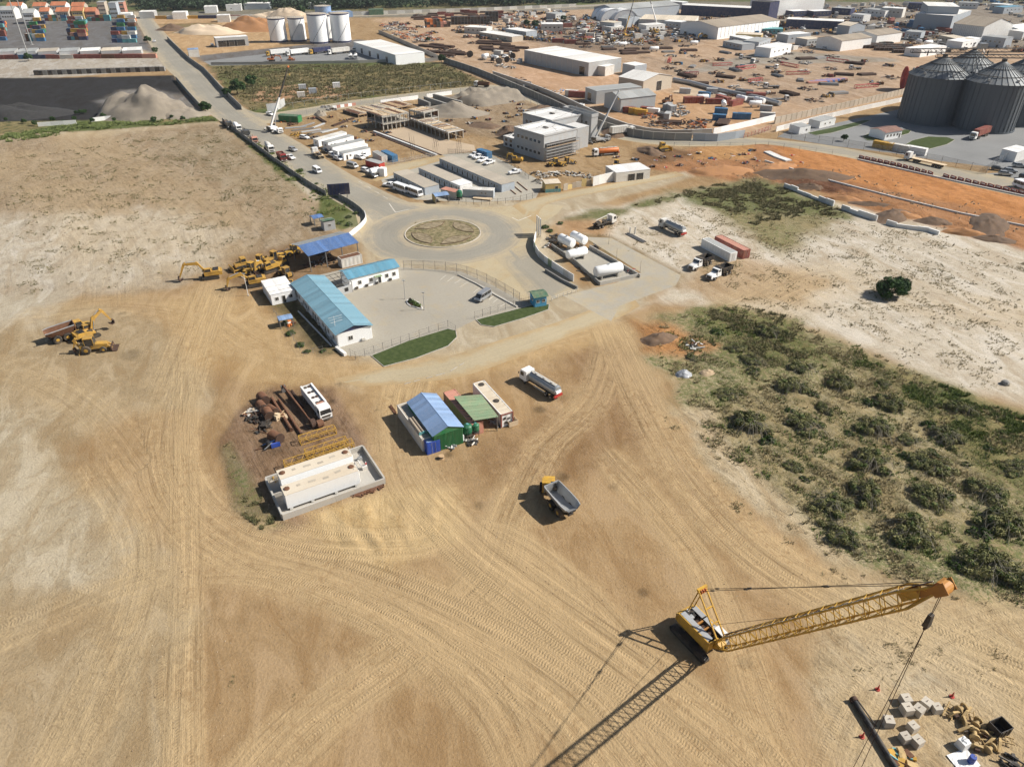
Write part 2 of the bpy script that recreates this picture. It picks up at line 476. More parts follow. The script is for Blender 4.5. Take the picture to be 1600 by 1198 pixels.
zone([(868,330),(960,322),(1100,292),(1250,300),(1420,345),(1750,430),(1750,680),(1480,604),(1300,525),(1150,480),(1000,475),(1062,430),(960,396),(880,360)],(216,202,178),3,4,0.14,0.6)
zone([(1000,505),(1130,470),(1300,520),(1480,604),(1750,690),(1800,1180),(1600,1010),(1480,935),(1310,885),(1200,800),(1120,722),(1058,630),(1015,562)],(174,158,118),3,5,0.56,0.7)
zone([(1085,480),(1250,500),(1290,560),(1200,580),(1110,540)],(150,132,92),4,5,0.66,0.8)
zone([(1360,560),(1480,604),(1750,690),(1750,830),(1540,720),(1420,640)],(134,130,82),4,5,0.72,0.8)
zone([(1060,640),(1110,640),(1160,720),(1260,815),(1330,878),(1300,885),(1180,795),(1090,700)],(203,181,143),2,2.5,0.10,0.8)
zone([(1310,885),(1480,930),(1650,960),(1800,1250),(1330,1250),(1262,1070),(1285,965)],(194,170,130),3,4,0.06,0.8)
zone([(1340,1000),(1480,985),(1600,1080),(1600,1150),(1500,1090),(1380,1070)],(205,186,152),4,5,0.05,0.8)
zone([(880,340),(1000,318),(1080,292),(1180,278),(1310,318),(1330,345),(1230,340),(1180,350),(1060,312),(960,335),(890,352)],(140,132,94),4,6,0.62,0.6)
zone([(1130,330),(1300,335),(1290,365),(1210,400),(1150,360)],(160,145,104),5,6,0.5)
zone([(985,500),(1060,512),(1120,540),(1060,555),(1010,545)],(190,137,82),2.5,3,0.05,0.9)
zone([(870,345),(960,345),(940,380),(880,385)],(190,152,108),3,2,0.1)
zone([(900,365),(960,372),(1070,430),(1060,450),(960,405)],(150,128,90),2,2,0.4)
zone([(1110,395),(1180,400),(1320,440),(1240,470),(1100,470),(1060,450)],(192,165,128),4,4,0.05)
zone([(540,335),(600,318),(860,312),(1070,268),(1085,276),(890,330),(850,360),(905,450),(960,445),(1070,430),(960,505),(880,510),(720,590),(560,610),(500,590),(560,560),(450,450),(570,410),(560,380),(545,375)],(196,178,146),2.0,1.5)
# near ground: compound yard, worked sand, stains
zone([(342,690),(372,640),(430,600),(520,602),(575,690),(602,765),(520,812),(430,832),(370,800)],(148,119,90),1.2,0.8,0.06,0.8)
zone([(344,700),(362,690),(400,760),(440,822),(410,830),(365,795)],(138,122,88),1.0,0.8,0.5,0.7)
zone([(480,800),(600,766),(712,760),(722,840),(600,885),(510,860)],(206,174,120),2,1.5,0,0.5)
zone([(880,545),(960,525),(1010,620),(1000,700),(930,640)],(160,127,88),4,4,0,0.5)
zone([(740,690),(820,690),(860,640),(960,640),(960,740),(860,770),(760,735)],(164,131,90),4,4,0,0.5)
zone([(360,402),(500,376),(560,385),(560,420),(450,455),(350,455)],(150,120,84),3,3,0.02,0.6)
zone([(400,455),(440,450),(520,520),(555,545),(500,560),(440,520)],(112,98,68),1.0,0.7,0.5,0.6)
zone([(240,470),(330,455),(420,465),(470,545),(560,570),(700,560),(960,505),(990,520),(760,590),(600,640),(560,600),(400,600),(300,570)],(196,163,113),3,3,0,0.3)
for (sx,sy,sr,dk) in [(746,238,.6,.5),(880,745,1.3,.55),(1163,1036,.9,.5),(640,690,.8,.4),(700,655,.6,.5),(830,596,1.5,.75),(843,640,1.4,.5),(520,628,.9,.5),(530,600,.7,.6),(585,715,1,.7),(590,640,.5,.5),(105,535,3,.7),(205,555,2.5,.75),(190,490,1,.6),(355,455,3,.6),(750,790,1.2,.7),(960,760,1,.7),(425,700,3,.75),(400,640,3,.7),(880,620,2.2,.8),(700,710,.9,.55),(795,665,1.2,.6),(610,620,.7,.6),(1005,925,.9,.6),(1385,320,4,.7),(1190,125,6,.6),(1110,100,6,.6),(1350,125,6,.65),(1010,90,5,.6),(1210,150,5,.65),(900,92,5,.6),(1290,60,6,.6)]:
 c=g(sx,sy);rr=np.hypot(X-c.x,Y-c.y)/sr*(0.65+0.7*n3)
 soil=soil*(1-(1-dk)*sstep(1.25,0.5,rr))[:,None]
 # wheel tracks: each family keeps, for every spot, how far it lies sideways from a lane, how far along it and how strongly it is worn
def tracks(lanes):
 out=np.zeros((nv,3));best=np.full(nv,1e9)
 for pts,w,k in lanes:
  P=[g(*p) for p in pts]
  # smooth the lane (Catmull-Rom)
  Q=[]
  for i in range(len(P)-1):
   a,b,c,d=P[max(i-1,0)],P[i],P[i+1],P[min(i+2,len(P)-1)]
   for t in np.linspace(0,1,5,endpoint=False):
    Q.append(0.5*((2*b)+(c-a)*t+(2*a-5*b+4*c-d)*t*t+(3*b-a-3*c+d)*t**3))
  Q.append(P[-1])
  ld=np.full(nv,1e9);lat=np.zeros(nv);alo=np.zeros(nv);acc=0.0
  for a,b in zip(Q[:-1],Q[1:]):
   e=b-a;L=math.hypot(e.x,e.y)+1e-9;ux,uy=e.x/L,e.y/L
   wx,wy=X-a.x,Y-a.y
   s=np.clip(wx*ux+wy*uy,0,L)
   dd=np.hypot(wx-ux*s,wy-uy*s)
   upd=dd < ld
   ld=np.where(upd,dd,ld);lat=np.where(upd,(ux*wy-uy*wx),lat);alo=np.where(upd,acc+s,alo);acc+=L
  sc=ld/w
  upd=(sc < best) &(sc < 1.6)
  best=np.where(upd,sc,best)
  wt=k*sstep(1.15,0.55,sc+wob*0.25)
  out[upd,0]=lat[upd];out[upd,1]=alo[upd];out[upd,2]=wt[upd]
 return out
T1=tracks([([(330,455),(300,540),(268,640),(262,720),(300,800),(400,868),(560,915),(720,985),(880,1090),(1000,1230),(1060,1320)],7,1.0),([(950,515),(1000,620),(1070,740),(1170,850),(1300,935),(1440,1000),(1620,1080)],6,1.0),([(-60,560),(60,590),(150,640),(215,720)],5,0.7),([(120,215),(200,260),(300,330),(330,400)],14,0.5)])
T2=tracks([([(640,580),(625,640),(640,740),(720,840),(860,950),(1010,1060),(1150,1170),(1260,1300)],6,1.0),([(290,560),(286,700),(290,850),(285,1000),(282,1150),(280,1350)],3.2,1.0),([(20,250),(100,300),(180,370),(190,440)],16,0.5),([(1180,480),(1320,430),(1450,470),(1620,500)],12,0.6)])
T3=tracks([([(520,570),(400,545),(320,500),(200,478),(60,490)],6,0.7),([(380,1240),(480,1130),(640,1010),(760,900),(800,800),(850,700),(930,620),(960,520)],5,0.9),([(60,1260),(140,1100),(200,960),(215,840),(160,740)],5,0.8),([(1240,1240),(1180,1100),(1130,960),(1080,860),(960,720)],4,0.8),([(560,565),(720,560),(860,530),(960,505)],4,0.6)])
T4=tracks([([(-60,1020),(80,960),(230,900),(420,890),(600,960),(760,1100),(830,1260)],4,0.7),([(420,830),(520,850),(640,850),(720,830),(800,850),(930,960),(1000,1060)],4,0.9),([(1290,1260),(1330,1130),(1420,1010),(1560,960),(1640,960)],4,0.7),([(1330,1240),(1450,1100),(1640,1180)],4,0.6)])
Z=np.zeros(nv)
inner=(np.abs(np.repeat(cols[None,:],len(rows),0).ravel()) <=1.0) &(Y > 33) &(Y < 600)
for poly,a in [([(478,800),(600,768),(712,762),(722,840),(600,885),(510,860)],0.55),([(1060,500),(1300,530),(1480,610),(1640,700),(1640,1000),(1480,930),(1310,880),(1200,795),(1080,640)],0.5),([(20,250),(320,215),(440,300),(400,380),(200,430),(20,430)],0.25),([(1000,505),(1060,515),(1090,545),(1030,550)],0.6),([(1090,245),(1330,290),(1600,372),(1560,378),(1290,305),(1100,285)],1.3)]:
 Z+=a*sstep(0,4,sdf(X,Y,poly))*(fbm((X*.8+Y*.6)/1.6,(Y*.8-X*.6)/5.5,21,3)-0.42)*1.6
Z=np.where(inner,Z,0)
idx=np.arange(nv).reshape(XX.shape)
quads=np.stack([idx[:-1,:-1],idx[:-1,1:],idx[1:,1:],idx[1:,:-1]],-1).reshape(-1,4)
gm=bpy.data.meshes.new('ground')
gm.vertices.add(nv);gm.vertices.foreach_set('co',np.stack([X,Y,Z],-1).astype(np.float32).ravel())
gm.loops.add(quads.size);gm.loops.foreach_set('vertex_index',quads.ravel().astype(np.int32))
gm.polygons.add(len(quads));gm.polygons.foreach_set('loop_start',np.arange(0,quads.size,4,dtype=np.int32))
gm.polygons.foreach_set('use_smooth',np.ones(len(quads),bool))
gm.update(calc_edges=True)
def fattr(name,arr):
 a=gm.attributes.new(name,'FLOAT_VECTOR','POINT');a.data.foreach_set('vector',np.ascontiguousarray(arr,np.float32).ravel())
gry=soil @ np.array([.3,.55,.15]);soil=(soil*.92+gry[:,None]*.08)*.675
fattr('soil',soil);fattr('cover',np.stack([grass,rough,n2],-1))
for k,t in enumerate((T1,T2,T3,T4)):fattr('lane%d' %(k+1),t)
class ND:
 def __init__(s,m):
  s.nt=m.node_tree;s.N,s.L=s.nt.nodes,s.nt.links
 def put(s,n,k,v):
  if v is None:return
  if hasattr(v,'is_output'):s.L.new(v,n.inputs[k])
  else:n.inputs[k].default_value=v
 def attr(s,name):
  n=s.N.new('ShaderNodeAttribute');n.attribute_name=name;return n.outputs['Vector']
 def m(s,op,a,b=None,c=None):
  n=s.N.new('ShaderNodeMath');n.operation=op
  s.put(n,0,a);s.put(n,1,b);s.put(n,2,c);return n.outputs[0]
 def sep(s,v):
  n=s.N.new('ShaderNodeSeparateXYZ');s.put(n,0,v);return n.outputs
 def com(s,x,y,z=0.0):
  n=s.N.new('ShaderNodeCombineXYZ');s.put(n,0,x);s.put(n,1,y);s.put(n,2,z);return n.outputs[0]
 def noise(s,v,scale,det=5,ro=0.6,dist=0.0,dim='2D'):
  n=s.N.new('ShaderNodeTexNoise');n.noise_dimensions=dim
  s.put(n,'Vector',v);n.inputs['Scale'].default_value=scale;n.inputs['Detail'].default_value=det;n.inputs['Roughness'].default_value=ro;n.inputs['Distortion'].default_value=dist
  return n.outputs[0]
 def ss(s,x,a,b,lo=0.0,hi=1.0):
  n=s.N.new('ShaderNodeMapRange');n.interpolation_type='SMOOTHSTEP'
  s.put(n,0,x);s.put(n,1,a);s.put(n,2,b);n.inputs[3].default_value=lo;n.inputs[4].default_value=hi;return n.outputs[0]
 def mix(s,f,a,b,mode='MIX'):
  n=s.N.new('ShaderNodeMix');n.data_type='RGBA';n.blend_type=mode
  s.put(n,0,f);s.put(n,6,a);s.put(n,7,b);return n.outputs[2]
 def scale(s,v,k):
  n=s.N.new('ShaderNodeVectorMath');n.operation='SCALE';s.put(n,0,v);s.put(n,'Scale',k);return n.outputs[0]
 def tint(s,v,c):
  n=s.N.new('ShaderNodeVectorMath');n.operation='MULTIPLY';s.put(n,0,v);n.inputs[1].default_value=c;return n.outputs[0]
 def pos(s):
  return s.N.new('ShaderNodeNewGeometry').outputs['Position']
gmat=bpy.data.materials.new('earth');gmat.use_nodes=True
D=ND(gmat);B=D.N['Principled BSDF']
B.inputs['Roughness'].default_value=0.95;B.inputs['Specular IOR Level'].default_value=0.1
P=D.pos();cov=D.sep(D.attr('cover'))
soilc=D.attr('soil')
nb=cov[2];nm=D.noise(P,0.32,4,0.66);nf=D.noise(P,2.6,2,0.62);nx=D.noise(P,0.75,4,0.75,0.7)
k=D.m('MULTIPLY_ADD',nm,0.42,0.70);k=D.m('MULTIPLY_ADD',nb,0.26,k);k=D.m('MULTIPLY_ADD',nf,0.34,k);k=D.m('ADD',k,-0.22)
col=D.scale(soilc,k)
# pale wind-blown sand lying in patches, browner damp patches
col=D.mix(D.m('MULTIPLY',D.ss(nx,0.55,0.70),D.m('MULTIPLY_ADD',cov[1],0.55,0.06)),col,D.scale(soilc,1.32))
col=D.mix(D.m('MULTIPLY',D.ss(nx,0.47,0.34),D.m('MULTIPLY_ADD',cov[1],0.6,0.05)),col,D.tint(soilc,(.70,.62,.54)))
# broad smears left by grader blades and wind, paler and browner
stq=D.sep(P)
qx=D.m('ADD',D.m('MULTIPLY',stq[0],.16),D.m('MULTIPLY',stq[1],.05));qy=D.m('ADD',D.m('MULTIPLY',stq[0],-.02),D.m('MULTIPLY',stq[1],.055))
sm=D.noise(D.com(qx,qy),1.0,6,0.68,0.8)
col=D.mix(D.ss(sm,0.51,0.64,0.0,0.6),col,D.scale(D.tint(soilc,(1.08,1.13,1.24)),D.m('MULTIPLY_ADD',nf,.3,1.0)))
col=D.mix(D.ss(sm,0.49,0.36,0.0,0.65),col,D.tint(soilc,(.80,.735,.66)))
# furrows and drag marks of the graded fields
stx=D.sep(P)
dx=D.m('ADD',D.m('MULTIPLY',stx[0],0.83),D.m('MULTIPLY',stx[1],0.56));dy=D.m('ADD',D.m('MULTIPLY',stx[0],-0.56),D.m('MULTIPLY',stx[1],0.83))
drag=D.noise(D.com(D.m('MULTIPLY',dx,1.1),D.m('MULTIPLY',dy,0.07)),1.0,4,0.7)
dragw=D.ss(cov[1],0.5,0.88)
col=D.mix(D.m('MULTIPLY',D.m('MULTIPLY',D.ss(D.m('ADD',drag,D.m('MULTIPLY',D.m('SUBTRACT',nm,.5),.7)),0.47,0.30),dragw),0.6),col,D.scale(col,0.55))
hgt=D.m('MULTIPLY',drag,D.m('MULTIPLY',dragw,0.16))
# worn lanes: where two lanes of a pair cross, the more worn one shows
def pick(i,j):
 a,b=D.attr('lane%d' %i),D.attr('lane%d' %j)
 n=D.N.new('ShaderNodeMix');n.data_type='VECTOR'
 D.put(n,0,D.m('GREATER_THAN',D.sep(b)[2],D.sep(a)[2]));D.put(n,4,a);D.put(n,5,b)
 return D.sep(n.outputs[1])
for i,(p,q) in enumerate(((1,3),(2,4))):
 lat,alo,w=pick(p,q)
 a=D.noise(D.com(D.m('MULTIPLY',lat,0.85),D.m('MULTIPLY_ADD',alo,0.022,13.1*i)),1.0,4,0.85,0.0)
 wob2=D.noise(D.com(D.m('MULTIPLY',lat,0.8),D.m('MULTIPLY_ADD',alo,0.012,17.7*i)),1.0,0)
 lanecol=D.mix(0.6,soilc,rgb(208,181,138,.70))
 shade=D.m('MULTIPLY_ADD',D.m('SUBTRACT',a,0.5),1.15,1.0)
 col=D.mix(D.m('MULTIPLY',w,D.ss(D.m('ADD',nx,D.m('MULTIPLY',cov[2],.5)),.56,.84,.32,.92)),col,D.scale(lanecol,D.m('MULTIPLY',shade,D.m('MULTIPLY_ADD',nm,0.22,0.89))))
 col=D.mix(D.m('MULTIPLY',w,D.ss(a,.40,.31,0.0,.42)),col,D.tint(col,(.66,.6,.54)))
 # tread blocks pressed across the lane in bands
 band=D.m('MULTIPLY',D.ss(D.m('ADD',wob2,D.m('MULTIPLY',D.m('SUBTRACT',nm,.5),.5)),0.54,0.68),w)
 cv=D.m('SINE',D.m('ADD',D.m('MULTIPLY',alo,15.0),D.m('MULTIPLY',D.m('ABSOLUTE',D.m('SUBTRACT',D.m('FRACT',D.m('MULTIPLY',lat,0.85)),0.5)),6.0)))
 hgt=D.m('ADD',hgt,D.m('MULTIPLY',D.m('MULTIPLY',band,cv),0.022))
 hgt=D.m('ADD',hgt,D.m('MULTIPLY',w,D.m('MULTIPLY',a,0.13)))
 col=D.mix(D.m('MULTIPLY',D.m('MULTIPLY',band,D.ss(cv,0.2,-0.8)),0.2),col,D.scale(col,0.6))
 # low grass and weeds
gn=D.noise(P,0.9,6,0.78);gsm=D.noise(P,3.5,2,0.7)
gfac=D.ss(D.m('ADD',D.m('SUBTRACT',cov[0],D.m('MULTIPLY_ADD',gn,1.5,-0.25)),D.m('MULTIPLY',D.m('SUBTRACT',gsm,0.5),0.5)),-0.06,0.16)
gcol=D.mix(D.ss(nm,0.36,0.62),rgb(98,96,62,.75),rgb(160,142,100,.75));gcol=D.mix(D.ss(nb,0.45,0.62),gcol,rgb(98,108,60,.8));gcol=D.scale(gcol,D.m('MULTIPLY_ADD',gsm,0.9,0.5))
col=D.mix(D.m('MULTIPLY',gfac,0.75),col,gcol)
# clods and pebbles
clod=D.ss(D.noise(P,1.7,1,0.5),0.69,0.74)
col=D.mix(D.m('MULTIPLY',clod,D.m('MULTIPLY',cov[1],0.55)),col,D.scale(col,0.5))
D.L.new(col,B.inputs['Base Color'])
hgt=D.m('ADD',hgt,D.m('MULTIPLY',nf,0.085));hgt=D.m('ADD',hgt,D.m('MULTIPLY',D.m('MULTIPLY',nx,cov[1]),0.22))
bp=D.N.new('ShaderNodeBump');bp.inputs['Strength'].default_value=0.85;bp.inputs['Distance'].default_value=1.0
D.L.new(hgt,bp.inputs['Height']);D.L.new(bp.outputs[0],B.inputs['Normal'])
gm.materials.append(gmat)
structure(put('ground',gm))
def grass_at(x,y):
 i=np.searchsorted(rows,y);i=min(max(i,0),len(rows)-1)
 s=x/(max(rows[i],34)*0.76+44);j=min(max(int(np.searchsorted(cols,s)),0),len(cols)-1)
 return grass.reshape(XX.shape)[i,j]
 # ------------------------------------------------------------------ roads and paved yards
def roadmat(key,c_mid,c_edge,dust=0.5,joints=0.0):
 m=bpy.data.materials.new(key);m.use_nodes=True
 D=ND(m);B=D.N['Principled BSDF'];B.inputs['Roughness'].default_value=0.9;B.inputs['Specular IOR Level'].default_value=0.2
 P=D.pos();uv=D.sep(D.attr('across'))
 n=D.noise(P,0.25,4,0.65);n2=D.noise(P,1.8,3,0.65);n3=D.noise(P,0.05,2)
 s=D.noise(D.com(D.m('MULTIPLY',uv[0],9.0),D.m('MULTIPLY',uv[1],0.03)),1.0,4,0.7,0.2)
 e=D.m('ABSOLUTE',uv[0])
 f=D.ss(D.m('ADD',e,D.m('ADD',D.m('MULTIPLY',D.m('SUBTRACT',n,0.5),1.1),D.m('MULTIPLY',D.m('SUBTRACT',s,0.5),0.8))),1.05-dust,1.05)
 c=D.scale(D.mix(f,tuple(x*.71 for x in c_mid[:3])+(1,),tuple(x*.71 for x in c_edge[:3])+(1,)),D.m('MULTIPLY_ADD',n2,0.28,D.m('MULTIPLY_ADD',n3,0.3,D.m('MULTIPLY_ADD',s,0.3,0.56))))
 if joints:
  x=D.sep(P);a=D.m('ADD',D.m('MULTIPLY',x[0],0.53),D.m('MULTIPLY',x[1],-0.85));b2=D.m('ADD',D.m('MULTIPLY',x[0],0.85),D.m('MULTIPLY',x[1],0.53))
  def ln(v):return D.ss(D.m('ABSOLUTE',D.m('SUBTRACT',D.m('FRACT',D.m('DIVIDE',v,joints)),0.5)),0.485,0.5)
  c=D.mix(D.m('MULTIPLY',D.m('MAXIMUM',ln(a),ln(b2)),0.35),c,D.scale(c,0.6))
 D.L.new(c,B.inputs['Base Color'])
 bp=D.N.new('ShaderNodeBump');bp.inputs['Strength'].default_value=0.4;bp.inputs['Distance'].default_value=0.04
 D.L.new(n2,bp.inputs['Height']);D.L.new(bp.outputs[0],B.inputs['Normal'])
 MATS[key]=m
roadmat('asphalt_dusty',rgb(172,164,147),rgb(194,178,148),0.8)
roadmat('asphalt_grey',rgb(166,160,146),rgb(192,177,150),0.8)
roadmat('pavers',rgb(184,176,160),rgb(196,178,146),0.5,2.6)
roadmat('concrete_yard',rgb(188,181,166),rgb(200,184,154),0.6,5.0)
roadmat('lot_grey',rgb(150,150,148),rgb(160,156,148),0.3,6.0)
roadmat('dirt_road',rgb(198,182,150),rgb(194,168,126),0.7)
roadmat('slab_pale',rgb(206,184,156),rgb(186,160,124),0.35)
def catmull(P,k=6):
 Q=[]
 for i in range(len(P)-1):
  a,b,c,d=P[max(i-1,0)],P[i],P[i+1],P[min(i+2,len(P)-1)]
  for j in range(k):
   t=j/k
   Q.append(0.5*((2*b)+(c-a)*t+(2*a-5*b+4*c-d)*t*t+(3*b-a-3*c+d)*t**3))
 Q.append(P[-1]);return Q
def acrossattr(me,vals):
 a=me.attributes.new('across','FLOAT_VECTOR','POINT');a.data.foreach_set('vector',[c for v in vals for c in v])
def ribbon(name,left,right,z,matkey,n=5):
 L,Rr=catmull([g(*p) for p in left],n),catmull([g(*p) for p in right],n)
 A,V,F,acc=[],[],[],0
 W=9
 for i in range(len(L)):
  if i:acc+=((L[i]+Rr[i])/2-(L[i-1]+Rr[i-1])/2).length
  for j in range(W):
   t=j/(W-1);p=L[i].lerp(Rr[i],t);V.append((p.x,p.y,z));e=1-min(i,len(L)-1-i)/5;u=t*2-1;A.append((math.copysign(max(abs(u),e),u)*(1.3 if e > .5 else 1),acc,0))
 for i in range(len(L)-1):
  for j in range(W-1):
   F.append((i*W+j,i*W+j+1,(i+1)*W+j+1,(i+1)*W+j))
 me=bpy.data.meshes.new(name);me.from_pydata(V,[],F);me.materials.append(MATS[matkey]);acrossattr(me,A)
 o=put(name,me)
 me.update()
 if me.polygons[0].normal.z < 0:me.flip_normals()
 return structure(o)
def area(name,pts,z,matkey,edge=0.0,thick=0.0,px=True):
 P=[g(*p) for p in pts] if px else [Vector((p[0],p[1],0)) for p in pts]
 bm=bmesh.new()
 vs=[bm.verts.new((p.x,p.y,z)) for p in P]
 f=bm.faces.new(vs)
 if f.normal.z < 0:f.normal_flip()
 bm.normal_update()
 if f.normal.z < 0:bmesh.ops.reverse_faces(bm,faces=[f])
 if thick:
  r=bmesh.ops.extrude_face_region(bm,geom=[f])
  for v in [e for e in r['geom'] if isinstance(e,bmesh.types.BMVert)]:v.co.z+=thick
  bmesh.ops.recalc_face_normals(bm,faces=bm.faces)
 me=bpy.data.meshes.new(name);bm.to_mesh(me);bm.free()
 me.materials.append(MATS[matkey])
 acrossattr(me,[(edge,0,0)]*len(me.vertices))
 return structure(put(name,me))
ribbon('main_road',[(209,18),(214,35),(250,95),(275,122),(312,165),(347,192),(395,226),(445,264),(482,291),(520,312),(560,338),(584,372)],[(232,16),(243,35),(297,92),(322,110),(362,150),(400,184),(470,224),(540,268),(590,294),(640,316),(690,326),(720,345)],0.012,'asphalt_grey')
ribbon('cross_road',[(352,150),(400,176),(470,170),(545,158),(640,146),(720,137),(770,133),(820,142),(900,178),(960,204),(1040,216),(1150,215),(1210,218),(1300,228),(1400,246),(1500,264),(1650,290)],[(400,196),(440,190),(480,182),(545,169),(640,157),(720,147),(770,144),(830,160),(900,192),(960,216),(1050,228),(1150,228),(1200,226),(1290,240),(1390,260),(1500,287),(1650,320)],0.008,'asphalt_dusty')
area('road_apron',[(556,336),(600,318),(640,316),(740,324),(800,322),(850,318),(880,322),(870,335),(842,352),(828,380),(842,400),(870,420),(900,447),(862,462),(830,470),(805,462),(770,436),(720,420),(640,414),(590,402),(570,385),(560,352)],0.004,'dirt_road',0.4)
ribbon('east_road',[(838,350),(850,322),(900,308),(960,296),(1030,282),(1070,274)],[(800,322),(820,314),(870,302),(950,288),(1020,275),(1056,268)],0.016,'dirt_road')
ribbon('gate_road',[(770,400),(800,430),(826,462),(838,478)],[(830,380),(848,405),(885,435),(906,452)],0.016,'asphalt_dusty')
def ring(name,c,r0,r1,z,matkey,n=72):
 V,F,A=[],[],[]
 W=7
 for i in range(n):
  t=2*math.pi*i/n
  for j in range(W):
   s=j/(W-1);r=r0+(r1-r0)*s
   V.append((c.x+r*math.cos(t),c.y+r*math.sin(t),z));A.append((s*2-1,r*t,0))
 for i in range(n):
  k=(i+1) %n
  for j in range(W-1):F.append((i*W+j,i*W+j+1,k*W+j+1,k*W+j))
 me=bpy.data.meshes.new(name);me.from_pydata(V,[],F);me.materials.append(MATS[matkey]);acrossattr(me,A);me.update()
 if me.polygons[0].normal.z < 0:me.flip_normals()
 return structure(put(name,me))
RC=g(692,364.5)
ring('roundabout_road',RC,11.5,24.5,0.024,'asphalt_grey')
area('office_yard',[(455,440),(560,415),(632,418),(720,424),(770,446),(815,470),(846,478),(742,500),(714,514),(582,556),(545,556),(520,540)],0.006,'pavers',0.55)
area('fuel_apron',[(880,462),(962,442),(1002,426),(912,370),(955,372),(1064,430),(1056,446),(968,478),(955,502),(905,475)],0.006,'concrete_yard',0.75)
ribbon('south_road',[(520,592),(600,575),(700,557),(800,525),(880,500),(955,470),(980,452)],[(560,604),(620,600),(720,588),(810,558),(890,525),(960,500),(1000,478)],0.003,'dirt_road')
area('grain_lot',[(1230,205),(1290,196),(1410,170),(1420,160),(1720,190),(1720,330),(1560,262),(1470,252),(1400,240),(1300,228),(1215,214)],0.003,'lot_grey',0.2)
area('car_park',[(1520,272),(1720,262),(1720,318),(1560,292)],0.006,'lot_grey',0.3)
area('cabin_yard',[(586,262),(660,248),(700,240),(760,238),(850,285),(836,312),(740,316),(650,312),(600,290)],0.004,'concrete_yard',0.5)
ribbon('site_road',[(560,270),(610,258),(690,242)],[(588,284),(625,270),(700,248)],0.009,'dirt_road')
area('tank_farm_lot',[(318,96),(420,84),(580,78),(640,96),(440,101),(330,103)],0.004,'lot_grey',0.3)
ribbon('far_highway',[(335,27),(480,24),(700,16),(900,8.5),(1010,3)],[(335,32),(480,29),(700,20),(905,11.5),(1020,5.5)],0.01,'asphalt_grey')
# ------------------------------------------------------------------ builders: vehicles (front towards +X, standing on z = 0)
WHEEL={}
def wheel(parent,x,y,r,w,big=False,rim='rim'):
 """one wheel: tyre mesh with its rim as a sub-part; shared meshes"""
 key=(round(r,2),round(w,2),rim)
 if key not in WHEEL:
  t=MB();t.rod([(r*.55,0),(r*.92,0),(r,.18),(r,.82),(r*.92,1),(r*.55,1)],(0,-w/2,0),(0,w/2,0),14)
  h=MB();h.rod([(r*.15,-.02),(r*.5,.02),(r*.56,.06),(r*.56,.94),(r*.5,.98),(r*.15,1.02)],(0,-w/2-.005,0),(0,w/2+.005,0),10)
  WHEEL[key]=(t.mesh('tyre','tyre',True),h.mesh('rim',rim,True))
 o=put('wheel',WHEEL[key][0],parent,(x,y,r))
 put('rim',WHEEL[key][1],o)
 return o
def taper_body(mb,prof,w0,w1,zb,zt,m=0):
 """profile in X-Z whose width narrows from w0 at height zb to w1 at height zt"""
 n=len(prof);vs=[]
 for s in (-1,1):
  for x,z in prof:
   k=min(max((z-zb)/(zt-zb),0),1);vs.append((x,s*(w0+(w1-w0)*k)/2,z))
 fs=[(i,(i+1) %n,n+(i+1) %n,n+i) for i in range(n)]+[tuple(range(n))[::-1],tuple(range(n,2*n))]
 mb.add(vs,fs,m)
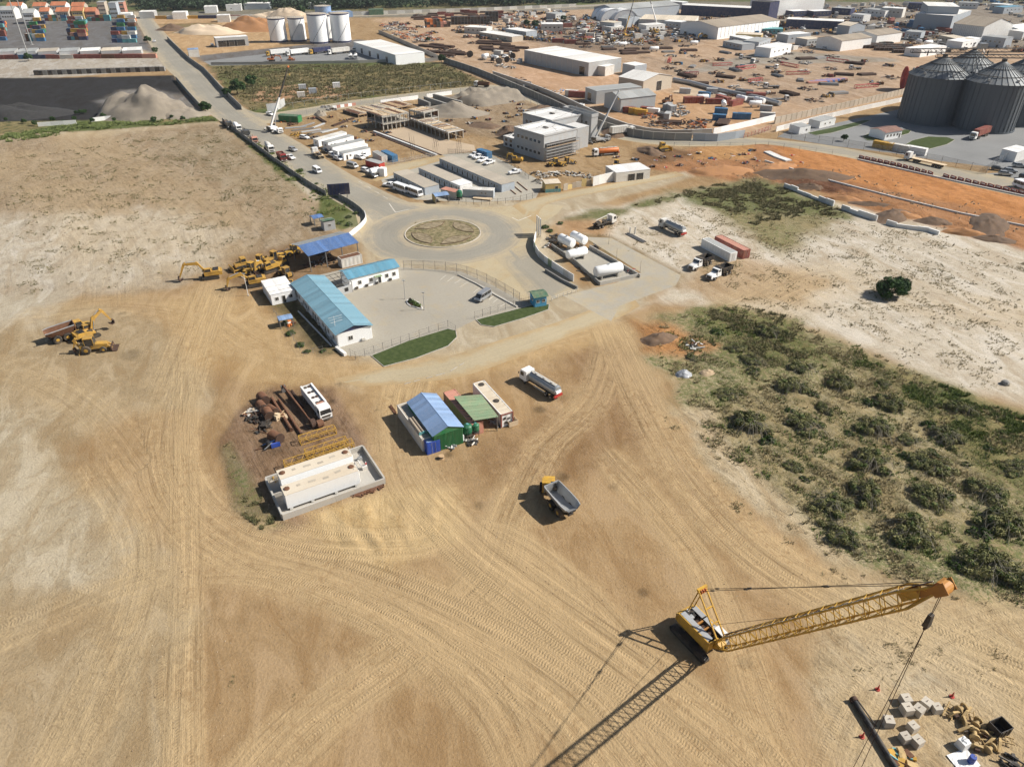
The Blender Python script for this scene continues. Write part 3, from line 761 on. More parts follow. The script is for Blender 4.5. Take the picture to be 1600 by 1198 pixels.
def car(kind,paint):
 t=root({'pickup':'pickup_truck','van':'van','bus':'minibus','suv':'car'}[kind])
 if kind=='pickup':
  L,W,H=5.3,1.85,1.8
  lo=[(-2.6,.5),(2.6,.5),(2.65,.8),(2.5,1.0),(1.2,1.12),(-2.6,1.12)];up=[(1.15,1.12),(.45,1.75),(-.75,1.8),(-1.0,1.12)]
  ax=(1.65,-1.55);r=.38
 elif kind=='suv':
  L,W,H=4.6,1.82,1.7
  lo=[(-2.2,.45),(2.25,.45),(2.3,.75),(2.1,.95),(1.1,1.05),(-2.25,1.05)];up=[(1.1,1.05),(.3,1.62),(-1.7,1.66),(-2.2,1.05)]
  ax=(1.45,-1.4);r=.34
 elif kind=='van':
  L,W,H=5.2,1.9,2.2
  lo=[(-2.5,.45),(2.5,.45),(2.6,.8),(2.45,1.1),(-2.55,1.15)];up=[(2.4,1.1),(1.55,2.0),(1.2,2.15),(-2.4,2.18),(-2.55,1.15)]
  ax=(1.6,-1.6);r=.35
 else:
  L,W,H=7.2,2.15,2.75
  lo=[(-3.5,.5),(3.5,.5),(3.6,.9),(3.5,1.25),(-3.55,1.25)];up=[(3.5,1.25),(3.1,2.5),(2.8,2.68),(-3.4,2.7),(-3.55,1.25)]
  ax=(2.1,-1.9);r=.42
 b=MB();taper_body(b,lo,W,W*.97,.5,1.2);taper_body(b,up,W*.96,W*.80 if kind !='bus' else W*.93,up[0][1],H)
 if kind=='pickup':
  for s in (-1,1):b.box(-1.8,s*(W/2-.06),1.2,1.65,.08,.2)
  b.box(-2.6,0,1.2,.06,W-.1,.2)
 body=b.build('body',paint,t)
 z0,z1=up[0][1],H
 wt=W*.80 if kind !='bus' else W*.93
 def wid(z):return (W*.96+(wt-W*.96)*(z-z0)/(z1-z0))/2
 def pane(name,xs,zs,s):
  m=MB();m.add([(xs[0],s*(wid(zs[0])+.012),zs[0]),(xs[1],s*(wid(zs[0])+.012),zs[0]),(xs[2],s*(wid(zs[1])+.012),zs[1]),(xs[3],s*(wid(zs[1])+.012),zs[1])],[(0,1,2,3) if s < 0 else (3,2,1,0)]);m.build(name,'glass',t)
 za,zb=z0+.1*(H-z0),z0+.78*(H-z0)
 f0,f1=up[0],up[1]
 def fx(z):return f0[0]+(f1[0]-f0[0])*(z-f0[1])/(f1[1]-f0[1])
 m=MB();za2,zb2=f0[1]+.08,f1[1]-.06
 m.add([(fx(za2)+.02,-wid(za2)*.9,za2),(fx(za2)+.02,wid(za2)*.9,za2),(fx(zb2)+.02,wid(zb2)*.88,zb2),(fx(zb2)+.02,-wid(zb2)*.88,zb2)],[(0,1,2,3)]);m.build('windscreen','glass',t)
 xr=up[-1][0]
 n={'pickup':2,'suv':3,'van':3,'bus':5}[kind]
 xa,xb=fx(za)-.25,xr+.25
 for s in (-1,1):
  for i in range(n):
   a=xa+(xb-xa)*i/n;c=xa+(xb-xa)*(i+1)/n+.08
   sl=-.45 if i==0 else 0
   pane('side_window',(c,a,a+sl*(zb-za),c),(za,zb),s)
 m=MB();m.add([(xr-.02,-wid(za)*.8,za+.05),(xr-.02,wid(za)*.8,za+.05),(up[-2][0]-.06,wid(zb)*.8,zb),(up[-2][0]-.06,-wid(zb)*.8,zb)],[(3,2,1,0)]);m.build('rear_window','glass',t)
 for s in (-1,1):
  block('headlight',(lo[2][0]-.05,s*W*.36,.82),(.12,.3,.14),'white_bright',t)
  for x in ax:wheel(t,x,s*(W/2-.1),r,.24)
 return t
def cab_over(t,x,w=2.4,h=2.9,paint='white',l=2.0,z0=.75):
 """flat-fronted lorry cab whose front face is at x; returns the cab part"""
 b=MB();taper_body(b,[(x-l,z0),(x,z0),(x+.05,z0+.7),(x-.12,h-.25),(x-.35,h),(x-l,h)],w,w*.93,z0+.8,h)
 cab=b.build('cab',paint,t)
 m=MB();m.add([(x+.03,-w*.44,z0+.95),(x+.03,w*.44,z0+.95),(x-.10,w*.41,h-.38),(x-.10,-w*.41,h-.38)],[(0,1,2,3)]);m.build('windscreen','glass',cab)
 for s in (-1,1):
  m=MB();yy=s*(w/2+.008)
  m.add([(x-.25,yy,z0+1.0),(x-1.25,yy,z0+1.0),(x-1.25,yy*.965,h-.4),(x-.3,yy*.965,h-.4)],[(0,1,2,3) if s < 0 else (3,2,1,0)]);m.build('side_window','glass',cab)
  block('mirror',(x+.1,s*(w/2+.14),h-.9),(.08,.2,.5),'black',cab)
  block('headlight',(x+.06,s*w*.36,z0+.12),(.06,.34,.18),'white_bright',cab)
 block('grille',(x+.055,0,z0+.45),(.04,w*.7,.4),'dark_steel',cab)
 block('bumper',(x+.0,0,z0-.12),(.2,w,.3),'grey_steel',cab)
 return cab
def lorry(kind,paint='white',body='pale_steel',L=9.5,axles=3,cab_l=2.0):
 t=root({'tank':'tanker_truck','tipper':'tipper_truck','flat':'flatbed_truck','box':'box_truck','mixer':'mixer_truck','fourbay':'tanker_truck','bonnet':'dump_truck','tool':'service_truck'}[kind])
 f=L/2;W=2.45
 m=MB()
 for s in (-1,1):m.box(-.2,s*.42,.85,L-.6,.16,.28)
 for i in range(5):m.box(-L/2+.5+i*(L-1.2)/4,0,.85,.12,.8,.2)
 m.build('chassis','black',t)
 xs=[f-1.35]+([f-3.2] if axles==4 else [])+[-f+1.0+i*1.4 for i in range(2)]
 for i,x in enumerate(xs):
  for s in (-1,1):wheel(t,x,s*(W/2-.22),.52,.34 if x > 0 else .5)
 if kind=='bonnet':
  b=MB();taper_body(b,[(f-3.9,.8),(f-2.2,.8),(f-2.2,1.9),(f-2.5,2.75),(f-3.8,2.8)],2.2,2.0,1.2,2.8);cab=b.build('cab',paint,t)
  b=MB();taper_body(b,[(f-2.25,.8),(f,.75),(f,1.4),(f-.25,1.6),(f-2.25,1.9)],1.9,1.5,.9,1.9);b.build('bonnet',paint,t)
  mm=MB();mm.add([(f-2.19,-.95,1.95),(f-2.19,.95,1.95),(f-2.44,.88,2.62),(f-2.44,-.88,2.62)],[(0,1,2,3)]);mm.build('windscreen','glass',cab)
  for s in (-1,1):block('side_window',(f-3.0,s*1.03,2.3),(.9,.06,.5),'glass',cab);block('fender',(f-1.35,s*.95,1.15),(1.3,.5,.14),paint,t)
  block('grille',(f+.01,0,1.1),(.06,1.3,.7),'dark_steel',t);block('bumper',(f+.05,0,.6),(.25,2.3,.3),'grey_steel',t)
  x1=f-4.1
 else:
  cab_over(t,f,2.42,3.0,paint,cab_l);x1=f-cab_l-.25
 x0=-f;l=x1-x0;c=(x0+x1)/2
 if kind=='tank':
  b=MB();b.rod([(.2,0),(.95,.01),(1.12,.05),(1.12,.95),(.95,.99),(.2,1)],(x0,0,2.05),(x1,0,2.05),20,0,.92);tk=b.build('tank',body,t,True)
  b=MB();b.box(c,0,3.12,l*.86,.7,.06);b.build('walkway','white_old',tk)
  for i in range(3):b=MB();b.cyl((x0+l*(.22+.28*i),0,3.1),(x0+l*(.22+.28*i),0,3.3),.28,n=10);b.build('hatch','white_old',tk,True)
  for s in (-1,1):
   strut('handrail',(x0+.4,s*.45,3.5),(x1-.4,s*.45,3.5),.025,'grey_steel',tk)
   for i in range(6):xx=x0+.5+i*(l-1)/5;strut('rail_post',(xx,s*.45,3.0),(xx,s*.45,3.5),.02,'grey_steel',tk)
   block('side_guard',(c,s*1.15,.85),(l*.5,.05,.35),'pale_steel',t)
  block('rear_box',(x0-.12,0,1.9),(.3,1.3,.5),'white_bright',t);block('rear_frame',(x0-.05,0,1.0),(.3,2.2,.5),'red',t)
 elif kind=='fourbay':
  b=MB();b.box(c,0,1.25,l,2.4,.25)
  for s in (-1,1):b.box(c,s*1.13,2.1,l,.14,1.5)
  b.box(x0+.06,0,2.1,.12,2.2,1.5);b.box(x1-.06,0,2.1,.12,2.2,1.5);b.box(c,0,2.55,l-.24,2.12,.06)
  bd=b.build('body',paint,t)
  for s in (-1,1):block('top_rail',(c,s*1.05,2.9),(l,.34,.1),'white',bd)
  for i in range(8):
   mm=MB();xx=x0+.55+(i//2)*(l-1.1)/3.2;mm.lathe([(.34,0),(.34,.12),(.2,.16)],10,(xx,(-.38,.38)[i %2],2.58));mm.build('hatch','rust_dark' if i %3 else 'dark_steel',bd,True)
  block('pink_box',(x1-.3,0,2.75),(.5,1.4,.22),'pink_red',bd)
  for i in range(6):block('rib',(x0+.5+i*(l-1)/5,-1.215,2.0),(.09,.05,1.4),'white_old',bd);block('rib',(x0+.5+i*(l-1)/5,1.215,2.0),(.09,.05,1.4),'white_old',bd)
 elif kind in ('tipper','bonnet'):
  b=MB();b.box(c,0,1.3,l,2.3,.12)
  for s in (-1,1):b.hexa([(x0,s*1.1-.05,1.3),(x1,s*1.1-.05,1.3),(x1,s*1.1+.05,1.3),(x0,s*1.1+.05,1.3),(x0,s*1.22-.05,2.6),(x1+.1,s*1.22-.05,2.8),(x1+.1,s*1.22+.05,2.8),(x0,s*1.22+.05,2.6)])
  b.box(x1,0,2.1,.1,2.2,1.5);b.box(x0,0,1.9,.1,2.2,1.2);bd=b.build('bed',body,t)
  for i in range(5):
   for s in (-1,1):block('rib',(x0+.3+i*(l-.6)/4,s*1.25,1.95),(.12,.1,1.2),body,bd)
  if kind=='bonnet':block('canopy',(x1+.3,0,2.95),(.9,2.3,.1),body,bd)
  else:b=MB();b.hexa([(x0+.2,-1,1.37),(x1-.2,-1,1.37),(x1-.2,1,1.37),(x0+.2,1,1.37),(x0+1,-.6,2.3),(x1-1,-.6,2.5),(x1-1,.6,2.5),(x0+1,.6,2.3)]);b.build('load','earth_heap',bd)
 elif kind=='flat':
  b=MB();b.box(c,0,1.3,l,2.45,.16);b.build('deck',body,t);block('headboard',(x1-.05,0,1.9),(.1,2.4,1.2),body,t)
  for i in range(4):block('stake',(x0+.4+i*(l-.8)/3,1.2,1.6),(.1,.08,.5),'grey_steel',t);block('stake',(x0+.4+i*(l-.8)/3,-1.2,1.6),(.1,.08,.5),'grey_steel',t)
 elif kind=='box':
  b=MB();b.box(c,0,2.4,l,2.45,2.4);b.build('cargo_box',body,t);block('rear_door',(x0-.02,0,2.4),(.05,2.2,2.2),'pale_steel',t)
 elif kind=='mixer':
  b=MB();b.rod([(.4,0),(.75,.02),(1.15,.35),(1.15,.6),(.6,.97),(.3,1)],(x1-.1,0,1.9),(x0+.2,0,2.6),16);b.build('drum',body,t,True);block('chute',(x0-.1,0,1.8),(.7,.5,.1),'grey_steel',t,0,.6)
 elif kind=='tool':
  b=MB();b.box(c,0,1.35,l,2.3,.2);b.build('deck',body,t)
  strut('jib',(x1-.5,0,1.5),(x1-1.0,0,3.2),.16,paint,t,8);strut('jib',(x1-1.0,0,3.2),(x0+.6,.2,2.6),.12,paint,t,8)
  for i in range(5):block('cargo',(x0+.6+i*.9,random.uniform(-.4,.4),1.75),(.7,1.3,.6),random.choice(['grey_steel','wood','rust','dark_steel']),t,random.uniform(-.2,.2))
 return t
def semi(box='maroon',paint='white',kind='box',L=16.0):
 t=root('articulated_lorry');f=L/2
 m=MB();m.box(f-3,0,.9,6,.9,.3);m.build('tractor_chassis','black',t)
 cab_over(t,f,2.45,3.3,paint,2.1)
 for x in (f-1.4,f-4.2,f-5.5):
  for s in (-1,1):wheel(t,x,s*1.0,.52,.36 if x > f-2 else .5)
 xb=f-3.0;xa=-f;c=(xa+xb)/2;l=xb-xa
 m=MB();
 for s in (-1,1):m.box(c,s*.5,1.2,l,.14,.3)
 m.box(c,0,1.38,l,2.4,.08);tr=m.build('trailer','dark_steel' if kind=='box' else 'timber_pale',t)
 for i in range(3):
  for s in (-1,1):wheel(t,xa+1.6+1.35*i,s*1.0,.52,.5)
 if kind=='box':
  b=corrugated_box(l-.1,2.44,2.6,box);o=put('container',b,t,(c,0,1.43))
 else:
  block('headboard',(xb-.05,0,2.0),(.1,2.4,1.2),'white_old',t)
 return t
CORR={}
def corrugated_box(L,W,H,matkey,roofkey=None,pitch=.28):
 """container shell standing on z = 0 with fluted walls and roof"""
 key=(round(L,2),round(W,2),round(H,2),matkey,roofkey,pitch)
 if key in CORR:return CORR[key]
 b=MB();d=.05
 n=max(4,int(L/pitch/2)*2)
 def flute(P0,P1,up,out,cnt,mi):
  P0,P1,up,out=Vector(P0),Vector(P1),Vector(up),Vector(out)
  vs,fs=[],[]
  for i in range(cnt+1):
   t=i/cnt;o=out*(0 if (i//2) %2 else d)
   p=P0.lerp(P1,t)+o
   vs+=[p,p+up]
  for i in range(cnt):fs.append((2*i,2*i+2,2*i+3,2*i+1))
  b.add(vs,fs,mi)
 x,y=L/2,W/2
 flute((-x,-y,.15),(x,-y,.15),(0,0,H-.3),(0,-d*.9/d*.0-1,0),n,0)
 flute((x,y,.15),(-x,y,.15),(0,0,H-.3),(0,1,0),n,0)
 flute((-x,y,.15),(-x,-y,.15),(0,0,H-.3),(-1,0,0),8,0)
 flute((x,-y,.15),(x,y,.15),(0,0,H-.3),(1,0,0),8,0)
 vs,fs=[],[]
 for i in range(n+1):
  t=-x+L*i/n;z=H-(.02 if (i//2) %2 else .05);vs+=[(t,-y,z),(t,y,z)]
 for i in range(n):fs.append((2*i,2*i+2,2*i+3,2*i+1))
 b.add(vs,fs,1 if roofkey else 0)
 e=.08
 for sx in (-1,1):
  for sy in (-1,1):b.box(sx*(x-e),sy*(y-e),H/2,.18+d*2,.18+d*2,H+.02)
 for sy in (-1,1):
  for z in (.08,H-.07):b.box(0,sy*(y-.02),z,L-.2,.16,.16)
 for sx in (-1,1):
  for z in (.08,H-.07):b.box(sx*(x-.02),0,z,.16,W-.2,.16)
 b.box(0,0,.1,L-.1,W-.1,.1)
 CORR[key]=b.mesh('shell',[matkey,roofkey] if roofkey else matkey)
 return CORR[key]
def container(matkey,L=12.19,H=2.6,roofkey=None,doors=True):
 t=root('shipping_container');put('shell',corrugated_box(L,2.44,H,matkey,roofkey),t)
 if doors:
  for s in (-1,1):
   d=block('door',(L/2+.07,s*.58,H/2),(.05,1.08,H-.35),matkey,t)
   strut('lock_rod',(L/2+.13,s*.35,.2),(L/2+.13,s*.35,H-.2),.025,'pale_steel',t)
 return t
def crawler(t,x0,x1,w,y,h=.9):
 """one crawler track as frame + belt + shoes"""
 m=MB();r=h/2;n=8;prof=[]
 for i in range(n+1):a=-math.pi/2+math.pi*i/n;prof.append((x1-r+r*math.cos(a),r+r*math.sin(a)))
 for i in range(n+1):a=math.pi/2+math.pi*i/n;prof.append((x0+r+r*math.cos(a),r+r*math.sin(a)))
 m.side(prof,y-w/2,y+w/2);tr=m.build('track','black',t)
 m=MB();k=int((x1-x0-h)/.22)
 for i in range(k):
  x=x0+r+(i+.5)*(x1-x0-h)/k;m.box(x,y,h+.02,.15,w+.04,.05);m.box(x,y,.005,.15,w+.04,.03)
 sh=m.build('track_shoes','dark_steel',tr);sh['kind']='stuff'
 m=MB();m.side([(x0+r,r*.45),(x1-r,r*.45),(x1-r,r*1.5),(x0+r,r*1.5)],y-w/2-.04,y+w/2+.04);m.build('track_frame','dark_steel',tr)
 return tr
def limb(mb,pts,w,hs):
 """boxed arm in the X-Z plane through pts with a depth at each point"""
 up,dn=[],[]
 for i,p in enumerate(pts):
  a=Vector(pts[max(i-1,0)]);b=Vector(pts[min(i+1,len(pts)-1)]);d=(b-a).normalized();n=Vector((-d.y,d.x));p=Vector(p)
  up.append(p+n*hs[i]/2);dn.append(p-n*hs[i]/2)
 mb.side([tuple(p) for p in up]+[tuple(p) for p in dn[::-1]],-w/2,w/2)
def excavator(paint='yellow',pose=0,dark='black'):
 t=root('excavator')
 for s in (-1,1):crawler(t,-2.1,2.1,.6,s*1.2,.85)
 m=MB();m.box(0,0,.62,2.2,1.9,.5);m.build('undercarriage','dark_steel',t)
 m=MB();m.side([(-2.5,1.1),(1.3,1.1),(1.3,1.5),(-.6,2.1),(-2.3,2.15),(-2.6,1.8)],-1.3,1.3);h=m.build('house',paint,t)
 block('engine_cover',(-1.5,-.2,2.2),(1.3,1.8,.18),dark,h);block('counterweight',(-2.65,0,1.5),(.5,2.5,1.0),paint,h);block('handrail',(.2,-1.1,2.0),(1.2,.05,.7),'black',h)
 m=MB();m.side([(-.5,1.5),(1.35,1.5),(1.35,2.1),(1.0,2.95),(-.4,3.0)],.35,1.3);c=m.build('cab',paint,t)
 m=MB();m.side([(-.35,2.15),(1.2,2.15),(.98,2.8),(-.3,2.85)],.33,1.32);m.add([(1.37,.42,2.1),(1.37,1.22,2.1),(1.04,1.22,2.88),(1.04,.42,2.88)],[(0,1,2,3)]);m.build('cab_window','glass',c)
 P=[((.9,1.7),(2.6,4.3),(5.6,4.4),(7.2,1.2)),((.9,1.7),(2.8,3.6),(5.8,2.9),(6.4,.9)),((.9,1.7),(2.0,4.2),(4.2,5.3),(5.6,2.2)),((.9,1.7),(1.8,3.4),(3.4,3.5),(3.9,1.2))][pose]
 m=MB();limb(m,[P[0],P[1],P[2]],.5,[.5,.85,.4]);bo=m.build('boom',paint,t)
 m=MB();limb(m,[(P[2][0]-.45,P[2][1]+.5),P[2],P[3]],.4,[.3,.6,.3]);ar=m.build('arm',paint,t)
 x,z=P[3]
 m=MB();m.side([(x-.1,z+.3),(x+.45,z+.1),(x+.35,z-.7),(x-.3,z-.85),(x-.75,z-.5),(x-.6,z-.42),(x-.2,z-.68),(x+.2,z-.55),(x+.25,z)],-.6,.6);m.build('bucket','rust_dark',t)
 a,b=P[0],P[1]
 for s in (-.35,.35):strut('hydraulic_ram',(a[0]+.35,s,a[1]-.3),(b[0]-.15,s,b[1]-.5),.09,'pale_steel',bo)
 strut('hydraulic_ram',(b[0]+.3,0,b[1]+.45),(P[2][0]-.45,0,P[2][1]+.45),.09,'pale_steel',ar)
 return t
def dozer(paint='cat_yellow'):
 t=root('bulldozer')
 for s in (-1,1):crawler(t,-1.9,1.6,.55,s*.95,1.0)
 m=MB();m.side([(-1.7,.7),(1.5,.7),(1.6,1.6),(.1,1.75),(-1.7,1.5)],-.65,.65);m.build('body',paint,t)
 m=MB();m.side([(-1.3,1.5),(.1,1.6),(0,2.8),(-1.2,2.8)],-.7,.7);c=m.build('cab',paint,t)
 m=MB();m.side([(-1.15,1.85),(.0,1.9),(-.05,2.55),(-1.1,2.55)],-.72,.72);m.build('cab_window','glass',c)
 strut('exhaust',(.8,.2,1.6),(.8,.2,2.6),.06,'black',t)
 m=MB();m.side([(2.3,.1),(2.5,.15),(2.35,.6),(2.45,1.2),(2.3,1.25),(2.2,.6)],-1.6,1.6);m.build('blade',paint,t)
 for s in (-1,1):m=MB();m.bar((-.2,s*1.28,.5),(2.3,s*1.2,.45),.18,.25);m.build('push_arm',paint,t)
 m=MB();m.bar((-1.9,0,.9),(-2.6,0,.9),.4);m.bar((-2.6,0,1.2),(-2.7,0,.2),.18);m.build('ripper','dark_steel',t)
 return t
def loader(paint='cat_yellow',hoe=False):
 t=root('backhoe_loader' if hoe else 'wheel_loader')
 rr,rf=(.8,.55) if hoe else (.75,.75)
 for s in (-1,1):wheel(t,-1.2,s*.95,rr,.5,rim='yellow');wheel(t,1.5,s*.95,rf,.45,rim='yellow')
 m=MB();m.side([(-2.2,.7),(2.2,.7),(2.3,1.4),(.6,1.6),(-.8,1.5),(-2.2,1.6)],-.6,.6);m.build('body',paint,t)
 m=MB();m.side([(-1.3,1.4),(.3,1.4),(.35,1.8),(.05,2.75),(-1.2,2.8)],-.7,.7);c=m.build('cab','glass',t);block('cab_roof',(-.55,0,2.85),(1.5,1.6,.12),paint,c)
 for sx in (-1.25,.2):
  for s in (-1,1):block('cab_post',(sx,s*.71,2.1),(.1,.06,1.4),paint,c)
 for s in (-1,1):m=MB();limb(m,[(.7,1.5),(1.9,1.3),(2.9,.5)],.16,[.22,.3,.22]);o=m.build('lift_arm',paint,t);o.location.y=s*.5
 m=MB();m.side([(2.7,.9),(2.85,.05),(3.7,.1),(3.72,.16),(2.95,.2),(2.85,.95)],-1.2,1.2);m.build('bucket','rust_dark',t)
 if hoe:
  m=MB();limb(m,[(-2.2,.9),(-2.9,2.6),(-2.5,2.9)],.3,[.3,.4,.3]);m.build('hoe_boom',paint,t);m=MB();limb(m,[(-2.4,2.9),(-3.3,1.1)],.24,[.35,.2]);m.build('hoe_arm',paint,t)
  m=MB();m.side([(-3.4,1.1),(-3.1,1.1),(-2.9,.5),(-3.4,.4)],-.35,.35);m.build('hoe_bucket','rust_dark',t)
  for s in (-1,1):m=MB();m.bar((-2.2,s*.7,.8),(-2.5,s*1.1,.1),.16);m.build('stabiliser',paint,t)
 return t
def grader(paint='cat_yellow'):
 t=root('motor_grader')
 for s in (-1,1):
  for x in (-2.9,-1.4,3.4):wheel(t,x,s*1.0,.65,.4,rim='yellow')
 m=MB();m.side([(-3.8,.8),(-.9,.8),(-.9,1.7),(-3.7,1.8)],-.6,.6);m.build('engine_hood',paint,t)
 m=MB();limb(m,[(-.8,1.5),(.6,2.0),(3.6,1.1)],.35,[.4,.4,.4]);m.build('frame',paint,t)
 m=MB();m.side([(-.9,1.2),(.5,1.2),(.6,1.6),(.4,3.0),(-.8,3.0)],-.65,.65);c=m.build('cab','glass',t);block('cab_roof',(-.2,0,3.06),(1.5,1.5,.12),paint,c)
 for sx in (-.8,.45):
  for s in (-1,1):block('cab_post',(sx,s*.66,2.1),(.1,.06,1.8),paint,c)
 m=MB();m.box(0,0,0,.2,3.6,.6);b=m.build('blade','grey_steel',t);b.location=(1.5,0,.4);b.rotation_euler=(0,.2,.5)
 return t
def dumper(paint='cat_yellow',bed='pale_steel',art=0.0):
 """articulated dump truck: tractor unit at the front, open body behind"""
 t=root('articulated_dump_truck')
 tr=root('tractor_unit');tr.parent=t;tr.location=(2.2,0,0);tr.rotation_euler=(0,0,art)
 for s in (-1,1):
  wheel(t,-.2,s*1.15,.85,.65,rim='yellow');wheel(t,-2.1,s*1.15,.85,.65,rim='yellow');
  w=wheel(tr,1.2,s*1.15,.85,.65,rim='yellow')
 m=MB();m.box(-1.0,0,1.0,5.0,.9,.4);m.build('rear_frame','dark_steel',t)
 m=MB();m.side([(.9,1.0),(2.9,1.0),(2.95,1.5),(2.6,2.0),(.9,2.3)],-.85,.85);m.build('bonnet',paint,tr)
 m=MB();m.side([(-.4,1.2),(1.1,1.2),(1.15,2.2),(.95,3.1),(-.4,3.15)],-.2,1.1);m.build('cab',paint,tr)
 m=MB();m.side([(-.3,2.2),(1.0,2.2),(.85,2.95),(-.3,2.95)],-.22,1.12);m.add([(1.17,-.1,2.2),(1.17,1.0,2.2),(.99,1.0,3.0),(.99,-.1,3.0)],[(0,1,2,3)]);m.build('cab_window','glass',tr)
 block('engine_deck',(.3,-.7,2.0),(1.4,.9,.7),'black',tr);block('exhaust',(-.2,-.9,2.6),(.2,.2,.9),'black',tr)
 b=MB()
 S=[(1.6,.75,1.55,1.3,3.1),(-1.2,.85,1.4,1.4,2.9),(-3.0,.85,1.6,1.4,2.75),(-3.9,.75,2.1,1.25,2.65)]
 vs,fs=[],[]
 for x,w0,z0,w1,z1 in S:vs+=[(x,-w1,z1),(x,-w0,z0),(x,w0,z0),(x,w1,z1)]
 for i in range(3):
  for j in range(3):fs.append((4*i+j,4*i+j+1,4*i+j+5,4*i+j+4))
 fs.append((0,3,2,1));b.add(vs,fs)
 ov=[(x,y*1.08,z-(.12 if abs(y) < 1 else .02)) for x,y,z in vs]
 b.add(ov,[tuple(reversed(f)) for f in fs]);o=b.build('dump_body',bed,t)
 for s in (-1,1):
  m=MB()
  for i in range(3):m.bar((S[i][0],s*(S[i][3]+.03),S[i][4]),(S[i+1][0],s*(S[i+1][3]+.03),S[i+1][4]),.16)
  m.build('body_rim','pale_steel',o)
 block('headboard',(1.7,0,2.6),(.16,2.6,1.2),bed,o)
 return t
def lattice(t,p,q,w,h,n,rc,rl,matkey,ends=True,up=None,taper=0.0):
 """lattice section between p and q: four chords and zig-zag lacings, each a part"""
 p,q=Vector(p),Vector(q);d=(q-p);u=d.normalized()
 a=u.cross(Vector((0,0,1))) if up is None else Vector(up)
 if a.length < 1e-3:a=Vector((1,0,0))
 a.normalize();b=a.cross(u).normalized()
 def c(i,k):
  s=i/n;f=1.0
  if taper:f=min(1.0,.25+s/taper*.75,.3+(1-s)/taper*.7)
  return p+d*s+a*((-1,1,1,-1)[k]*w/2*(f if taper else 1))+b*((-1,-1,1,1)[k]*h/2*f)
 for k in range(4):
  if taper:
   br=[0,max(1,round(n*taper)),n-max(1,round(n*taper)),n]
   for i,j in zip(br[:-1],br[1:]):strut('chord',c(i,k),c(j,k),rc,matkey,t)
  else:strut('chord',c(0,k),c(n,k),rc,matkey,t)
 for i in range(n):
  for k in range(4):
   k2=(k+1) %4
   if (i+k) %2:strut('lacing',c(i,k),c(i+1,k2),rl,matkey,t,5)
   else:strut('lacing',c(i,k2),c(i+1,k),rl,matkey,t,5)
 for i in (0,n) if ends else ():
  for k in range(4):strut('end_bar',c(i,k),c(i,(k+1) %4),rc,matkey,t)
def mobile_crane(paint,boomlen,elev,swing,L=11.0,boom2='black',reach=None):
 t=root('mobile_crane');f=L/2
 m=MB();m.box(0,0,1.15,L-1.5,2.4,.5);m.build('carrier',paint,t)
 for i,x in enumerate((f-1.2,f-2.7,-f+2.6,-f+1.1)):
  for s in (-1,1):wheel(t,x,s*1.0,.6,.45)
 cab_over(t,f,2.5,2.5,paint,1.5,.7)
 for x in (f-3.8,-f+.2):
  m=MB();m.box(x,0,.8,.4,5.0,.3);m.build('outrigger_beam',paint,t)
  for s in (-1,1):block('outrigger_foot',(x,s*2.4,.37),(.45,.45,.74),'dark_steel',t)
 sp=root('turntable');sp.parent=t;sp.location=(-1.0,0,1.4);sp.rotation_euler=(0,0,swing)
 m=MB();m.side([(-2.6,.05),(1.4,.05),(1.4,.6),(-.4,1.4),(-2.6,1.2)],-1.1,.35);m.build('superstructure',paint,sp)
 m=MB();m.side([(.2,.05),(1.9,.05),(1.9,.8),(1.5,1.6),(.3,1.6)],.45,1.25);m.build('crane_cab','glass',sp)
 block('counterweight',(-2.7,0,.6),(.7,2.3,1.0),'dark_steel',sp)
 ce,se=math.cos(elev),math.sin(elev);a=Vector((-1.2,-.1,1.3));d=Vector((ce,0,se))
 for i in range(3):
  s0=boomlen*(0,.42,.70)[i];s1=boomlen*(.48,.76,1)[i];w=(.62,.5,.38)[i]
  m=MB();m.bar(a+d*s0,a+d*s1,w,w*1.15);m.build('boom_section',paint if i <(1 if boom2 !=paint else 3) else boom2,sp)
 strut('luffing_ram',(.9,-.1,.3),a+d*boomlen*.27,.14,'pale_steel',sp)
 tip=a+d*boomlen;block('boom_head',tip,(.9,.5,.7),'orange' if boom2=='black' else paint,sp)
 strut('hoist_rope',tip,tip-Vector((0,0,3.0)),.03,'black',sp);block('hook_block',tip-Vector((0,0,3.3)),(.3,.3,.6),'yellow',sp)
 return t
 # ------------------------------------------------------------------ builders: buildings, walls, fences
SHEETS={}
def sheet_mesh(l,w,matkey,ribs):
 """one roof sheet lying in X (0..l, along the eave) and Y (0..w, up the slope)"""
 key=(round(l,2),round(w,2),matkey,ribs)
 if key not in SHEETS:
  b=MB();vs,fs=[],[]
  n=ribs*2
  for i in range(n+1):
   z=.035 if i %2 else 0.0
   vs+=[(l*i/n,0,z),(l*i/n,w,z)]
  for i in range(n):fs.append((2*i,2*i+2,2*i+3,2*i+1))
  b.add(vs,fs)
  b.add([(0,0,-.03),(l,0,-.03),(l,w,-.03),(0,w,-.03)],[(3,2,1,0)])
  b.add([(0,0,0),(0,0,-.03),(l,0,-.03),(l,0,0)],[(0,1,2,3)])
  SHEETS[key]=b.mesh('sheet',matkey)
 return SHEETS[key]
def slope(parent,p,ex,ey,l,w,n,matkey,ribs=3,name='roof_sheet',jit=.004):
 """n sheets side by side from corner p along ex, rising along ey"""
 ex,ey=Vector(ex).normalized(),Vector(ey).normalized();ez=ex.cross(ey)
 M=Matrix((ex,ey,ez)).transposed().to_4x4()
 me=sheet_mesh(l/n+.01,w,matkey,ribs)
 for i in range(n):
  o=bpy.data.objects.new(name,me);COL.objects.link(o);o.parent=parent
  o.matrix_basis=Matrix.Translation(Vector(p)+ex*(l*i/n)+ez*((i %2)*.012+random.uniform(0,jit))) @ M
